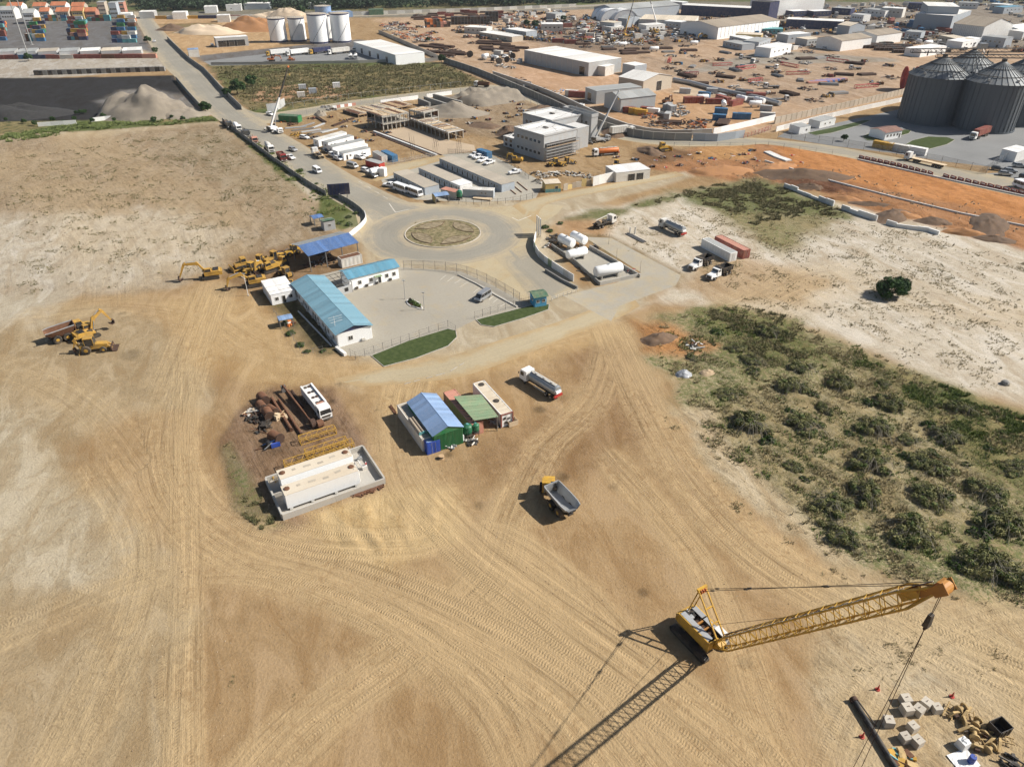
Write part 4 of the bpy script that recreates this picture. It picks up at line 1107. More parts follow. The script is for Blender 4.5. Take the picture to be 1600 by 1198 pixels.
def opening(parent,kind,c,w,h,nrm,frame='white_old',fill='glass'):
 """window or door set on a wall: frame proud of the wall, pane as its sub-part; nrm is +-x or +-y"""
 ax=0 if nrm[0] else 1;sg=nrm[ax]
 t=.07
 m=MB()
 def bx(u,z,su,sz):
  if ax==0:m.box(c[0]+sg*t/2,c[1]+u,c[2]+z,t,su,sz)
  else:m.box(c[0]+u,c[1]+sg*t/2,c[2]+z,su,t,sz)
 b=.08
 bx(-w/2+b/2,0,b,h);bx(w/2-b/2,0,b,h);bx(0,h/2-b/2,w-2*b,b);bx(0,-h/2+b/2,w-2*b,b)
 if kind=='window':bx(0,0,.05,h-2*b)
 o=m.build(kind,frame,parent)
 m=MB()
 if ax==0:m.box(c[0]+sg*.015,c[1],c[2],.03,w-.1,h-.1)
 else:m.box(c[0],c[1]+sg*.015,c[2],w-.1,.03,h-.1)
 m.build('pane' if kind=='window' else 'leaf',fill,o)
 return o
def shed(name,label,cat,p,q,zr,w,ze,roof,wall,n=8,over=.4,open_sides='',wins=(),roof2=None,group=None,ribs=3,base=0.0,ofs=0.0,posts=None,gable_shade_mat=None,endover=None):
 """gabled building: p-q is the ridge as surveyed at height zr; w its width, ze its eave height"""
 A,Bp=g(p[0],p[1],zr),g(q[0],q[1],zr);L=(Bp-A).length;rz=math.atan2(Bp.y-A.y,Bp.x-A.x)
 t=thing(name,label,cat,((A.x+Bp.x)/2,(A.y+Bp.y)/2,base),rz,group)
 eo=over if endover is None else endover
 x,y=L/2-eo,w/2-over
 zw=ze+(zr-ze)*over/(w/2)
 for side,sy in (('S',-1),('N',1)):
  if side not in open_sides:m=MB();m.box(0,sy*y,(zw-.08)/2,2*x,.16,zw-.08);m.build('wall',wall,t)
 for side,sx in (('W',-1),('E',1)):
  if side not in open_sides:
   m=MB();yy=y-.09;pts=[(-yy,0),(yy,0),(yy,zw-.1),(0,zr-.1),(-yy,zw-.1)]
   vs=[(sx*x-.08,a,b) for a,b in pts]+[(sx*x+.08,a,b) for a,b in pts]
   m.add(vs,[(4,3,2,1,0),(5,6,7,8,9)]+[(i,(i+1) %5,5+(i+1) %5,5+i) for i in range(5)]);m.build('wall',wall,t)
   if gable_shade_mat:
    m=MB();xx=sx*(x+.1);m.add([(xx,-yy,zw-.12),(xx,yy,zw-.12),(xx,0,zr-.12)],[(0,1,2) if sx > 0 else (2,1,0)]);m.build('gable_shade',gable_shade_mat,t)  # dark triangle: shade on the gable end, painted in as colour
 sl=math.hypot(w/2,zr-ze);c=(w/2)/sl;s=(zr-ze)/sl
 slope(t,(-L/2,-w/2,ze),(1,0,0),(0,c,s),L,sl,n,roof,ribs)
 slope(t,(L/2,w/2,ze),(-1,0,0),(0,-c,s),L,sl,n,roof2 or roof,ribs)
 m=MB();m.side([(-.0,0),(.0,0)],0,0) if False else None
 m.add([(-L/2,-.22,zr-.08),(L/2,-.22,zr-.08),(L/2,0,zr+.07),(-L/2,0,zr+.07),(-L/2,.22,zr-.08),(L/2,.22,zr-.08)],[(0,1,2,3),(3,2,5,4)]);m.build('ridge_cap',roof,t)
 if posts:
  for i in range(posts):
   for sy in (-1,1):xx=-x+2*x*i/(posts-1);m=MB();m.box(xx,sy*y,zw/2,.22,.22,zw);m.build('post','grey_steel',t)
   m=MB();m.bar((xx,-y,zw-.1),(xx,0,zr-.2),.12,.2);m.bar((xx,y,zw-.1),(xx,0,zr-.2),.12,.2);m.build('rafter','grey_steel',t)
 for kind,side,u,zc,ww,hh in wins:
  if side in 'SN':opening(t,kind,(u*x,(-1 if side=='S' else 1)*(y+.08),zc),ww,hh,(0,-1 if side=='S' else 1))
  else:opening(t,kind,((-1 if side=='W' else 1)*(x+.08),u*y,zc),ww,hh,(-1 if side=='W' else 1,0))
 t['L']=L
 del t['L']
 return t,L,x,y
def cabin(name,label,cat,p,q,h,depth,roof,wall,n=6,wins=(),group=None,over=.12,fall=.12,wall2=None,ribs=3,base=0.0):
 """flat-roofed block: p-q is a roof edge as surveyed at height h, the block lies to the left of p->q"""
 A,Bp=g(p[0],p[1],h),g(q[0],q[1],h);L=(Bp-A).length;rz=math.atan2(Bp.y-A.y,Bp.x-A.x)
 c=(A+Bp)/2;nrm=Vector((-math.sin(rz),math.cos(rz),0));o=c+nrm*depth/2
 t=thing(name,label,cat,(o.x,o.y,base),rz,group)
 x,y=L/2-over,depth/2-over;hw=h-.14
 for sy in (-1,1):m=MB();m.box(0,sy*y,hw/2,2*x,.12,hw);m.build('wall',wall if sy < 0 else (wall2 or wall),t)
 for sx in (-1,1):m=MB();m.box(sx*x,0,hw/2,.12,2*y-.125,hw);m.build('wall',wall,t)
 slope(t,(-L/2,-depth/2,h-fall/2),(1,0,0),(0,depth,fall),L,depth,n,roof,ribs)
 for kind,side,u,zc,ww,hh in wins:
  if side in 'SN':opening(t,kind,(u*x,(-1 if side=='S' else 1)*(y+.06),zc),ww,hh,(0,-1 if side=='S' else 1))
  else:opening(t,kind,((-1 if side=='W' else 1)*(x+.06),u*y,zc),ww,hh,(-1 if side=='W' else 1,0))
 return t,L,x,y
def resample(P,step):
 out=[]
 for a,b in zip(P[:-1],P[1:]):
  n=max(1,round((b-a).length/step))
  for i in range(n):out.append((a.lerp(b,i/n),a.lerp(b,(i+1)/n)))
 return out
def wall_run(name,label,pts,h,th,panel,step=3.0,post=None,cap=None,curve=0,cat='wall',group=None,gaps=(),jit=.0,alt=None):
 """free-standing wall made of panels between posts along a surveyed line"""
 P=[g(*p) for p in pts]
 if curve:P=catmull(P,curve)
 S=resample(P,step);o=S[0][0]
 t=thing(name,label,cat,o,0,group)
 for i,(a,b) in enumerate(S):
  if i in gaps:continue
  d=b-a;c=(a+b)/2-o;rz=math.atan2(d.y,d.x);hh=h*(1+random.uniform(-jit,jit))
  k=panel if not alt else (alt[i %len(alt)])
  block('panel',(c.x,c.y,hh/2),(d.length-(.02 if post else .0),th,hh),k,t,rz)
  if cap:block('coping',(c.x,c.y,hh+.05),(d.length,th+.12,.1),cap,t,rz)
  if post:e=a-o;block('post',(e.x,e.y,h/2+.05),(th+.12,th+.12,h+.1),post,t,rz)
 return t
def fence_run(name,label,pts,h,step=3.0,post='galv',net=True,rails=2,curve=0,pr=.04,group=None,gaps=()):
 P=[g(*p) for p in pts]
 if curve:P=catmull(P,curve)
 S=resample(P,step);o=S[0][0]
 t=thing(name,label,'fence',o,0,group)
 for i,(a,b) in enumerate(S):
  e=a-o;f=b-o
  strut('post',(e.x,e.y,0),(e.x,e.y,h+.15),pr,post,t)
  if i in gaps:continue
  for k in range(rails):z=h*(k+1)/rails-.03;strut('rail',(e.x,e.y,z),(f.x,f.y,z),pr*.45,post,t,5)
  if net:m=MB();m.add([(e.x,e.y,.05),(f.x,f.y,.05),(f.x,f.y,h),(e.x,e.y,h)],[(0,1,2,3)]);m.build('netting','netting',t)
 e=S[-1][1]-o;strut('post',(e.x,e.y,0),(e.x,e.y,h+.15),pr,post,t)
 return t
def pole(name,label,base,h,r=.09,matkey='galv',arm=None,lamp=False,cat='pole',group=None):
 t=thing(name,label,cat,g(*base),0,group)
 m=MB();m.cyl((0,0,0),(0,0,h),r,r*.6,8);m.build('shaft',matkey,t,True)
 block('base_plate',(0,0,.06),(r*5,r*5,.12),'concrete',t)
 if arm:strut('arm',(0,0,h),(arm[0],arm[1],h+.15),r*.5,matkey,t);block('lamp_head',(arm[0],arm[1],h+.16),(.6,.25,.12),'pale_steel',t)
 elif lamp:block('lamp_head',(0,0,h+.08),(.7,.3,.16),'pale_steel',t)
 return t
 # ------------------------------------------------------------------ builders: plants
RNG=np.random.default_rng(5)
def leaf_cloud(centres,radii,n,size,flat=.8,rng=RNG):
 """n leaf quads spread through blobs; returns verts, faces"""
 centres,radii=np.array(centres,float),np.array(radii,float)
 w=radii**2;k=rng.choice(len(centres),n,p=w/w.sum())
 d=rng.normal(size=(n,3));d/=np.linalg.norm(d,axis=1)[:,None]
 r=radii[k]*rng.random(n)**.25
 c=centres[k]+d*r[:,None]*np.array([1,1,flat])
 nrm=d+rng.normal(size=(n,3))*.6;nrm/=np.linalg.norm(nrm,axis=1)[:,None]
 a=np.cross(nrm,rng.normal(size=(n,3)));a/=np.linalg.norm(a,axis=1)[:,None];b=np.cross(nrm,a)
 s=size*(.6+.8*rng.random(n))[:,None]
 v=np.stack([c-a*s,c-b*s*.5,c+a*s,c+b*s*.5],1).reshape(-1,3)
 return v,np.arange(4*n).reshape(-1,4)
def np_mesh(name,v,f,matkey):
 me=bpy.data.meshes.new(name);v=np.asarray(v,np.float32);f=np.asarray(f,np.int32);k=f.shape[1]
 me.vertices.add(len(v));me.vertices.foreach_set('co',v.ravel());me.loops.add(f.size);me.loops.foreach_set('vertex_index',f.ravel())
 me.polygons.add(len(f));me.polygons.foreach_set('loop_start',np.arange(0,f.size,k,dtype=np.int32));me.update(calc_edges=True)
 for m in ([matkey] if isinstance(matkey,str) else matkey):me.materials.append(MATS[m])
 return me
def make_tree(seed,h=6.0,n=2600,leaf='leaf_tree',size=.22,blobs=16,spread=.42,tr=.32):
 rng=np.random.default_rng(seed);t=root('tree')
 m=MB();th=h*tr
 m.cyl((0,0,0),(.05*h,.02*h,th),h*.035,h*.022,8);C,Rr=[],[]
 tip=Vector((.05*h,.02*h,th))
 for i in range(blobs):
  a=rng.random()*6.28;rr=h*spread*math.sqrt(rng.random());z=th+h*.08+(h*.56)*rng.random()*(1-.55*(rr/(h*spread))**2)
  c=(rr*math.cos(a),rr*math.sin(a),z);C.append(c);Rr.append(h*(.11+.09*rng.random()))
  if i < 9:m.cyl(tip-Vector((0,0,h*.05*rng.random())),Vector(c),h*.014,h*.004,5)
 m.build('trunk','bark',t)
 v,f=leaf_cloud(C,Rr,n,size,.85,rng);put('crown',np_mesh('crown',v,f,leaf),t)
 return t
def make_bush(seed,r=2.0,h=1.3,n=1700,leaf='leaf_bush',size=.11,twigs=120):
 rng=np.random.default_rng(seed);t=root('bush');C,Rr=[],[]
 for i in range(22):
  a=rng.random()*6.28;rr=r*.85*math.sqrt(rng.random())*(.75+.35*math.sin(2*a+seed)**2);C.append((rr*math.cos(a),rr*math.sin(a),h*(.12+.55*max(0,1-(rr/r)**2)*(.4+.6*rng.random()))));Rr.append(h*(.22+.25*rng.random()))
 v,f=leaf_cloud(C,Rr,n,size,.75,rng);v[:,2]=np.abs(v[:,2]);put('foliage',np_mesh('foliage',v,f,leaf),t)['kind']='stuff'
 v,f=leaf_cloud([(c[0],c[1],c[2]+.12) for c in C[:9]],[q*.8 for q in Rr[:9]],n//4,size,.6,rng);v[:,2]=np.abs(v[:,2]);put('green_shoots',np_mesh('green_shoots',v,f,'leaf_green'),t)['kind']='stuff'
 V,F=[],[]
 for i in range(twigs):
  a=rng.random()*6.28;r0=r*.6*math.sqrt(rng.random());r1=r0+r*(.15+.5*rng.random());z0=h*(.8-.35*(r0/r)+.2*rng.random())
  w=.012+.018*rng.random();ca,sa=math.cos(a),math.sin(a);b=a+rng.normal()*.5;cb,sb=math.cos(b),math.sin(b);rm=r0*.4+r1*.6;k=len(V)
  for x,y,z in [(r0*ca,r0*sa,z0),(rm*cb,rm*sb,z0*.75),(r1*cb,r1*sb,.02)]:V+=[(x-sa*w,y+ca*w,z),(x+sa*w,y-ca*w,z)]
  F+=[(k,k+1,k+3,k+2),(k+2,k+3,k+5,k+4)]
 put('stems',np_mesh('stems',V,F,'twig_grey'),t)['kind']='stuff'
 return t
def tufts(name,label,pts,sizes,matkey,blades=5,rng=RNG,cat='grass',width=.10,lean=.6):
 """ground cover as one mass: a fan of blades at every spot"""
 n=len(pts);P=np.asarray(pts,float);S=np.asarray(sizes,float)
 k=blades;base=np.repeat(P,k,0);s=np.repeat(S,k)
 a=rng.random(n*k)*6.283;off=rng.random(n*k)*.45*s
 cx=base[:,0]+np.cos(a)*off;cy=base[:,1]+np.sin(a)*off
 b=a+rng.normal(size=n*k)*.6;ln=s*(.6+.8*rng.random(n*k));tx=cx+np.cos(b)*ln*lean;ty=cy+np.sin(b)*ln*lean;tz=ln*(.55+.5*rng.random(n*k))
 w=width*s*1.6
 v=np.stack([np.stack([cx-np.sin(b)*w,cy+np.cos(b)*w,np.zeros(n*k)-.02],1),np.stack([cx+np.sin(b)*w,cy-np.cos(b)*w,np.zeros(n*k)-.02],1),np.stack([tx,ty,tz],1)],1).reshape(-1,3)
 o=put(name,np_mesh(name,v,np.arange(3*n*k).reshape(-1,3),matkey))
 return tag(o,label,cat,kind='stuff')
def heap(name,label,base,rx,ry,h,matkey,rz=0.0,seed=1,cat='heap',group=None,peaks=3,rings=14,segs=36):
 """dumped pile: slopes at rest, lumpy outline"""
 rng=random.Random(seed);V,F=[],[]
 pk=[(rng.uniform(-.4,.4),rng.uniform(-.3,.3),rng.uniform(.7,1)) for _ in range(peaks)];pk[0]=(0,0,1)
 ph=[rng.uniform(0,6.28) for _ in range(6)]
 for i in range(rings+1):
  s=i/rings
  for j in range(segs):
   a=2*math.pi*j/segs;k=1+.10*math.sin(2*a+ph[0])+.07*math.sin(5*a+ph[1])+.04*math.sin(9*a+ph[2])
   k=1+(k-1)*s;x,y=s*k*math.cos(a),s*k*math.sin(a)
   z=max(max(0,c*(1.06-.06*math.hypot(x-p,y-q)-math.sqrt(1.1*((x-p)**2+(y-q)**2)+.012))) for p,q,c in pk)
   nz=float(fbm(np.array([x*4+seed*3.1]),np.array([y*4+seed*1.7]),seed,3)[0])-.5
   z=max(0,z*(1+.55*nz)+.14*nz*min(1,4*(1-s)))*min(1,6*(1-s))
   V.append((x*rx,y*ry,z*h-(.05 if i==rings else 0)))
 for i in range(rings):
  for j in range(segs):F.append((i*segs+j,(i+1)*segs+j,(i+1)*segs+(j+1) %segs,i*segs+(j+1) %segs))
 me=bpy.data.meshes.new(name);me.from_pydata(V,[],F);me.polygons.foreach_set('use_smooth',[True]*len(F));me.materials.append(MATS[matkey])
 o=put(name,me,None,g(*base) if len(base)==2 else base,rz);return tag(o,label,cat,group)
def scrap(seed,n=26,r=2.0,h=.9,mats=('rust','rust_dark','dark_steel','grey_steel')):
 """heap of mixed steel pieces"""
 rng=random.Random(seed);t=root('scrap_heap')
 for i in range(n):
  a=rng.uniform(0,6.28);rr=r*math.sqrt(rng.random());z=h*(1-rr/r)*rng.random()+.12
  k=rng.random();x,y=rr*math.cos(a),rr*math.sin(a)
  if k < .4:
   l=rng.uniform(.8,2.4);b=rng.uniform(0,6.28);strut('pipe_piece',(x-math.cos(b)*l/2,y-math.sin(b)*l/2,z),(x+math.cos(b)*l/2,y+math.sin(b)*l/2,z+rng.uniform(-.1,.5)),rng.uniform(.05,.16),rng.choice(mats),t)
  else:
   block('steel_piece',(x,y,z),(rng.uniform(.3,1.4),rng.uniform(.2,.8),rng.uniform(.1,.5)),rng.choice(mats),t,rng.uniform(0,3),rng.uniform(-.3,.3))
 return t
def pipe_bundle(matkey,n=7,L=12.0,r=.22,rowsn=2):
 t=root('pipe_bundle')
 for k in range(rowsn):
  for i in range(n-k):
   y=(i-(n-k-1)/2)*2*r;dx=random.uniform(-.4,.4);strut('pipe',(-L/2+dx,y,r+k*r*1.72),(L/2+dx,y,r+k*r*1.72),r,matkey,t,8)
 for x in (-L*.3,L*.3):block('bearer',(x,0,.02),(.2,n*2*r,.06),'wood',t)
 return t
mat('boom_tip',(0.42,0.19,0.04,1),0.6,dirt=0.4,dirtcol=(0.2,0.09,0.03,1),scale=1.5)
# ------------------------------------------------------------------ the crawler crane in the foreground
CY=R(-58.5)
cc=g(1084,981,3.1);cc=Vector((cc.x,cc.y,0))+Vector((-math.sin(CY),math.cos(CY),0))*1.5
CR=thing('crawler_crane','yellow crawler crane with raised lattice boom and gantry on the sand','crane',cc,CY)
def cl(px,py,z):
 d=g(px,py,z)-Vector((cc.x,cc.y,0));c,s=math.cos(-CY),math.sin(-CY)
 return Vector((d.x*c-d.y*s,d.x*s+d.y*c,z))
for s in (-1,1):crawler(CR,-3.2,3.4,.85,s*1.95,1.0)
m=MB();m.box(0,0,.75,2.6,3.2,.6);m.cyl((0,0,1.0),(0,0,1.35),1.1,n=20);m.build('car_body','dark_steel',CR)
m=MB();m.box(0,-1.42,2.2,5.6,.16,1.7);m.build('side_panel','yellow',CR)
m=MB();m.box(-.4,1.42,2.2,4.8,.16,1.7);m.build('side_panel','yellow',CR)
m=MB();m.box(0,0,1.42,5.6,2.68,.14);m.build('deck','dark_steel',CR)
m=MB();m.box(-3.0,0,2.0,.55,2.9,1.2);m.build('counterweight','yellow_old',CR)
m=MB();m.box(2.72,-.55,2.2,.14,1.5,1.65);m.build('front_panel','yellow',CR)
for (x,y,sx,sy,z) in ((-1.3,-.95,2.7,.78,3.05),(1.25,-.9,2.3,.85,3.0),(-1.6,.95,1.9,.75,3.05),(.5,.98,1.9,.7,3.0)):
 m=MB();m.box(x,y,z,sx,sy,.08);m.build('roof_panel','pale_steel',CR)
for x,r,w in ((.2,.42,1.2),(-.9,.4,1.0),(1.35,.36,1.0)):
 m=MB();m.rod([(r*1.35,0),(r*1.35,.08),(r*.8,.1),(r*.8,.9),(r*1.35,.92),(r*1.35,1)],(x,-w/2,2.35),(x,w/2,2.35),16);m.build('winch_drum','rust_dark',CR,True)
m=MB();m.box(-2.0,0,2.3,1.1,1.3,1.2);m.build('engine','dark_steel',CR)
m=MB();m.box(-.35,.1,2.8,.22,1.5,.25);m.box(.75,.1,2.75,.2,1.5,.25);m.box(-.2,-.5,2.75,1.6,.14,.2);m.build('winch_frame','boom_tip',CR)
for i in range(5):block('pipe_cover',(-2.6+.3*i,random.uniform(-.5,.9),2.95),(.3,.5,.25),random.choice(['white_old','pale_steel','black']),CR,random.uniform(0,1))
m=MB();m.side([(1.4,1.4),(3.1,1.4),(3.2,2.2),(2.8,3.1),(1.4,3.15)],.75,1.75);cb=m.build('cab','white',CR)
m=MB();m.side([(1.55,2.2),(3.1,2.2),(2.78,2.95),(1.55,2.95)],.73,1.77);m.add([(3.22,.82,2.15),(3.22,1.68,2.15),(2.86,1.68,3.02),(2.86,.82,3.02)],[(0,1,2,3)]);m.build('cab_window','glass',cb)
# gantry
gt=cl(1097,919,8.0)
ft=cl(1128,999,3.2)
for s in (-1,1):
 m=MB();m.bar((ft.x,ft.y+s*.62,3.0),(gt.x,gt.y+s*.62,8.0),.17,.2);m.build('gantry_leg','yellow',CR)
 m=MB();m.bar((gt.x,gt.y+s*.5,7.9),(-2.6,gt.y+s*.5,2.7),.12,.14);m.build('gantry_stay','yellow_old',CR)
for t_ in (.0,.33,.62):
 a=Vector((ft.x,ft.y,3.0)).lerp(Vector((gt.x,gt.y,8.0)),t_+.01);m=MB();m.bar(a-Vector((0,.62,0)),a+Vector((0,.62,0)),.15,.2);m.build('gantry_rung','yellow',CR)
m=MB();m.box(gt.x,gt.y,8.05,.35,1.6,.35);m.build('gantry_head','yellow',CR)
for s in (-.35,0,.35):m=MB();m.cyl((gt.x+.15,gt.y+s-.05,7.75),(gt.x+.15,gt.y+s+.05,7.75),.35,n=14);m.build('sheave','orange',CR,True)
# boom
bt=cl(1462,920,31.5)
bf=Vector((2.75,-.1,1.75))
bu=(bt-bf).normalized()
side=bu.cross(Vector((0,0,1))).normalized();upb=side.cross(bu).normalized()
lattice(CR,bf,bt,1.85,1.75,34,.11,.056,'yellow',False,side,.1)
m=MB();m.hexa([bf-side*.5-upb*.15,bf+side*.5-upb*.15,bf+side*.5+upb*.15,bf-side*.5+upb*.15]+[bf+bu*1.6-side*.6-upb*.3,bf+bu*1.6+side*.6-upb*.3,bf+bu*1.6+side*.6+upb*.3,bf+bu*1.6-side*.6+upb*.3]);m.build('boom_foot','yellow',CR)
a=bf.lerp(bt,.90);b=bf.lerp(bt,.955)
m=MB()
for s in (-1,1):m.bar(a+side*s*.5+upb*.2,b+side*s*.42+upb*.2,.06,.9)
m.build('boom_plate','yellow',CR)
for i in range(8):p=a.lerp(b,i/7)+upb*.5;m=MB();m.bar(p-side*.5,p+side*.5,.09,.09);m.build('rung','boom_tip',CR)
m=MB();m.hexa([b-side*.45-upb*.3,b+side*.45-upb*.3,b+side*.45+upb*.3,b-side*.45+upb*.3]+[bt+bu*.5-side*.4-upb*.35,bt+bu*.5+side*.4-upb*.35,bt+bu*.5+side*.4+upb*.35,bt+bu*.5-side*.4+upb*.35]);m.build('boom_head','boom_tip',CR)
for s in (-.3,-.1,.1,.3):p=bt+bu*.7+side*s;m=MB();m.cyl(p-side*.05,p+side*.05,.55,n=18);m.build('sheave','dark_steel' if abs(s) < .2 else 'orange',CR,True)
for s in (-.62,.62):
 p=bt+bu*.9+side*s;m=MB();m.hexa([p-bu*.9-upb*.55-side*.04,p+bu*.5-upb*.6-side*.04,p+bu*.5-upb*.6+side*.04,p-bu*.9-upb*.55+side*.04,p-bu*.9+upb*.4-side*.04,p+bu*.7+upb*.5-side*.04,p+bu*.7+upb*.5+side*.04,p-bu*.9+upb*.4+side*.04]);m.build('head_plate','boom_tip',CR)
m=MB();p=bt+bu*1.5
for i in range(6):
 a0,a1=-1.2+2.4*i/6,-1.2+2.4*(i+1)/6;m.hexa([p-bu*.75+(bu*math.cos(a)+upb*math.sin(a))*r_+side*y_ for r_,y_,a in ((.62,-.55,a0),(.62,.55,a0),(.62,.55,a1),(.62,-.55,a1),(.7,-.55,a0),(.7,.55,a0),(.7,.55,a1),(.7,-.55,a1))])
m.build('head_guard','boom_tip',CR)
for s in (-.35,.35):
 q=bt+upb*.55+side*s
 strut('pendant_line',(gt.x+.3,gt.y+s,8.0),q,.035,'black',CR)
 d=q-Vector((gt.x+.3,gt.y+s,8.0))
 for f_ in (.06,.25,.62):p0=Vector((gt.x+.3,gt.y+s,8.0))+d*(f_+s*.012);strut('pendant_link',p0,p0+d.normalized()*.7,.10,'dark_steel',CR)
for s,k in ((-.5,'white_old'),(-.3,'rust')):
 strut('hoist_rope',bf+bu*2.5+upb*.95+side*s*.6,bt+upb*.6+side*s*.6,.045,k,CR)
strut('hoist_rope',(.3,-.1,2.9),bf.lerp(bt,.5)+upb*.8,.025,'dark_steel',CR)
for i in range(40):
 p0=bf.lerp(bt,.12+i*.0205)+upb*.92+side*(.85-.14*(i %2));strut('rope_coil',p0,p0+bu*.62+side*(.12 if i %2 else-.12),.04,'white_old',CR,5)
tip=bt+bu*1.0
hook=Vector((tip.x,tip.y,tip.z-3.6))
for s in (-.32,.3):strut('fall_line',tip+side*s+Vector((0,0,-.5)),hook+side*s*.4,.03,'black',CR)
m=MB();m.box(hook.x,hook.y,hook.z-.75,.5,.7,1.5,0,0,.7,.7);m.build('hook_block','dark_steel',CR)
m=MB();m.rod([(.06,0),(.24,.1),(.3,.5),(.24,.9),(.06,1)],(hook.x-.12,hook.y,hook.z-1.75),(hook.x+.12,hook.y,hook.z-1.75),12);m.build('hook','rust_dark',CR,True)
for s in (-1,1):strut('sling',(hook.x,hook.y,hook.z-1.9),(hook.x+s*.12,hook.y+s*.9,.1),.035,'rust_dark',CR)
# ------------------------------------------------------------------ things lying near the crane
def concrete_block(k='block_pale'):
 t=root('concrete_block');m=MB();m.box(0,0,.62,1.3,1.3,1.24,0,0,.97,.97);m.build('body',k,t)
 m=MB();
 for i in range(5):a0,a1=math.pi*i/5,math.pi*(i+1)/5;m.bar((.16*math.cos(a0),0,1.24+.2*math.sin(a0)),(.16*math.cos(a1),0,1.24+.2*math.sin(a1)),.05)
 m.build('lifting_loop','rust',t);return t
BL=[((1413,1097),'pale concrete block nearest the red marker pole, at the back of the group',.1),((1415,1112),'concrete block touching the front of the rearmost pale block',.15),((1433,1113),'whitish tilted concrete block beside the pair of stacked-looking blocks',.6),((1445,1103),'whitish concrete block leaning behind another near the middle of the group',.65),((1461,1110),'single concrete block at the right end of the back row',.12),((1386,1131),'single concrete block standing apart on the left under the crane rope',-.1),((1424,1139),'pale concrete block alone in the middle of the front group',.4),((1412,1156),'concrete block with a rusty lifting loop on a stained top',.25),((1431,1162),'concrete block at the front right of the group of four',.45)]
for (p,lb,a) in BL:place('cblock',concrete_block,g(p[0],p[1]),a,lb,'concrete block','concrete blocks near the crane rope',random.uniform(.78,.92))
t=thing('bulk_bag','white woven bulk bag standing beside the yellow scrap','bag',g(1502,1166),.4)
m=MB();m.box(0,0,.6,1.15,1.15,1.2,0,0,.88,.84);m.box(.1,.05,1.25,.8,.75,.14,.4,0,.6,.6);m.build('sack','tarp_white',t)
for s in (-1,1):m=MB();m.bar((s*.4,0,1.15),(s*.2,.1,1.5),.08,.03);m.build('loop','tarp_white',t)
t=thing('steel_skip','black open steel skip beyond the yellow scrap','skip',g(1558,1142),.35)
m=MB();m.box(0,0,.08,2.0,1.6,.16);m.box(0,-.77,.75,2.0,.08,1.3);m.box(0,.77,.75,2.0,.08,1.3);m.box(-.97,0,.75,.08,1.5,1.3);m.box(.97,0,.75,.08,1.5,1.3);m.build('tub','black',t)
for i in range(3):block('rib',(-.6+.6*i,-.84,.7),(.1,.08,1.2),'dark_steel',t)
# dismantled yellow machine parts, each its own thing
PARTS=[(1483,1112),(1490,1118),(1500,1110),(1508,1116),(1516,1124),(1505,1130),(1524,1132),(1512,1140),(1530,1142),(1540,1150),(1520,1150),(1548,1158),(1532,1162),(1524,1170),(1545,1172),(1560,1163),(1565,1156),(1552,1148)]
def machine_part(kind):
 t=root('machine_part');mk='brass_scrap'
 if kind==0:
  for s in (-.5,.5):strut('bar',(-1.2,s,.2),(1.2,s*.8,.5),.09,mk,t)
  for i in range(4):strut('cross_bar',(-.9+.6*i,-.5,.25+.07*i),(-.9+.6*i,.5,.25+.07*i),.06,mk,t)
 elif kind==1:
  m=MB();m.side([(-.8,.0),(.8,.0),(.9,.5),(.4,.9),(-.6,.7)],-.12,.12);m.build('plate',mk,t);block('boss',(0,.2,.35),(.5,.5,.4),'rust_dark',t)
 elif kind==2:
  m=MB();m.rod([(.3,0),(.5,.05),(.5,.2),(.25,.25),(.25,.75),(.5,.8),(.5,.95),(.3,1)],(-.6,0,.5),(.6,0,.5),14);m.build('drum',mk,t,True);block('foot',(0,0,.08),(.9,.8,.16),'dark_steel',t)
 else:
  m=MB();limb(m,[(-1.3,.2),(0,.55),(1.3,.25)],.3,[.3,.4,.25]);m.build('arm',mk,t);strut('ram',(-.8,.3,.3),(.9,.3,.5),.08,'dark_steel',t)
 return t
for i,p in enumerate(PARTS):
 lb=['yellow and brown ladder-like steel frame in the dismantled machine pile','yellow plate with a dark boss in the dismantled machine pile','yellow drum part lying in the dismantled machine pile','yellow boxed arm lying in the dismantled machine pile'][i %4]
 place('mpart%d' %(i %4),lambda k=i %4:machine_part(k),g(*p),random.uniform(0,6.28),lb,'machine part','dismantled yellow machine parts %d' %(i %4),random.uniform(.8,1.15))
def drum(k):
 t=root('drum');m=MB();m.lathe([(.29,0),(.3,.02),(.29,.3),(.3,.32),(.29,.34),(.29,.6),(.3,.62),(.29,.64),(.29,.88),(.27,.9)],14);m.build('shell',k,t,True)
 m=MB();m.cyl((.12,0,.9),(.12,0,.93),.05,n=8);m.build('bung','grey_steel',t);return t
place('drumb',lambda:drum('blue_deep'),g(1516,1190),0,'blue steel drum at the bottom edge beside a white sheet','drum',None,1.25)
t=thing('plastic_sheet','crumpled white sheet lying in front of the blue drum','sheet',g(1505,1188),.3);m=MB();vs=[(x*.35,y*.35,.03+.12*random.random()) for y in range(-3,4) for x in range(-4,5)];m.add(vs,[(j*9+i,j*9+i+1,j*9+i+10,j*9+i+9) for j in range(6) for i in range(8)]);m.build('cloth','tarp_white',t)
place('tyrepile',lambda:scrap(91,14,1.2,.6,('black','dark_steel')),g(1586,1196),0,'dark scrap pile at the bottom right corner','scrap heap')
place('yscrap',lambda:scrap(92,16,1.3,.6,('yellow','brass_scrap','rust','teal')),g(1408,1186),0,'small pile of yellow and rusty pieces in front of the concrete blocks','scrap heap')
t=thing('steel_pile','long dark steel pile lying on the ground beside the concrete blocks','pile',g(1365,1148),yaw_of((1334,1097),(1396,1198)))
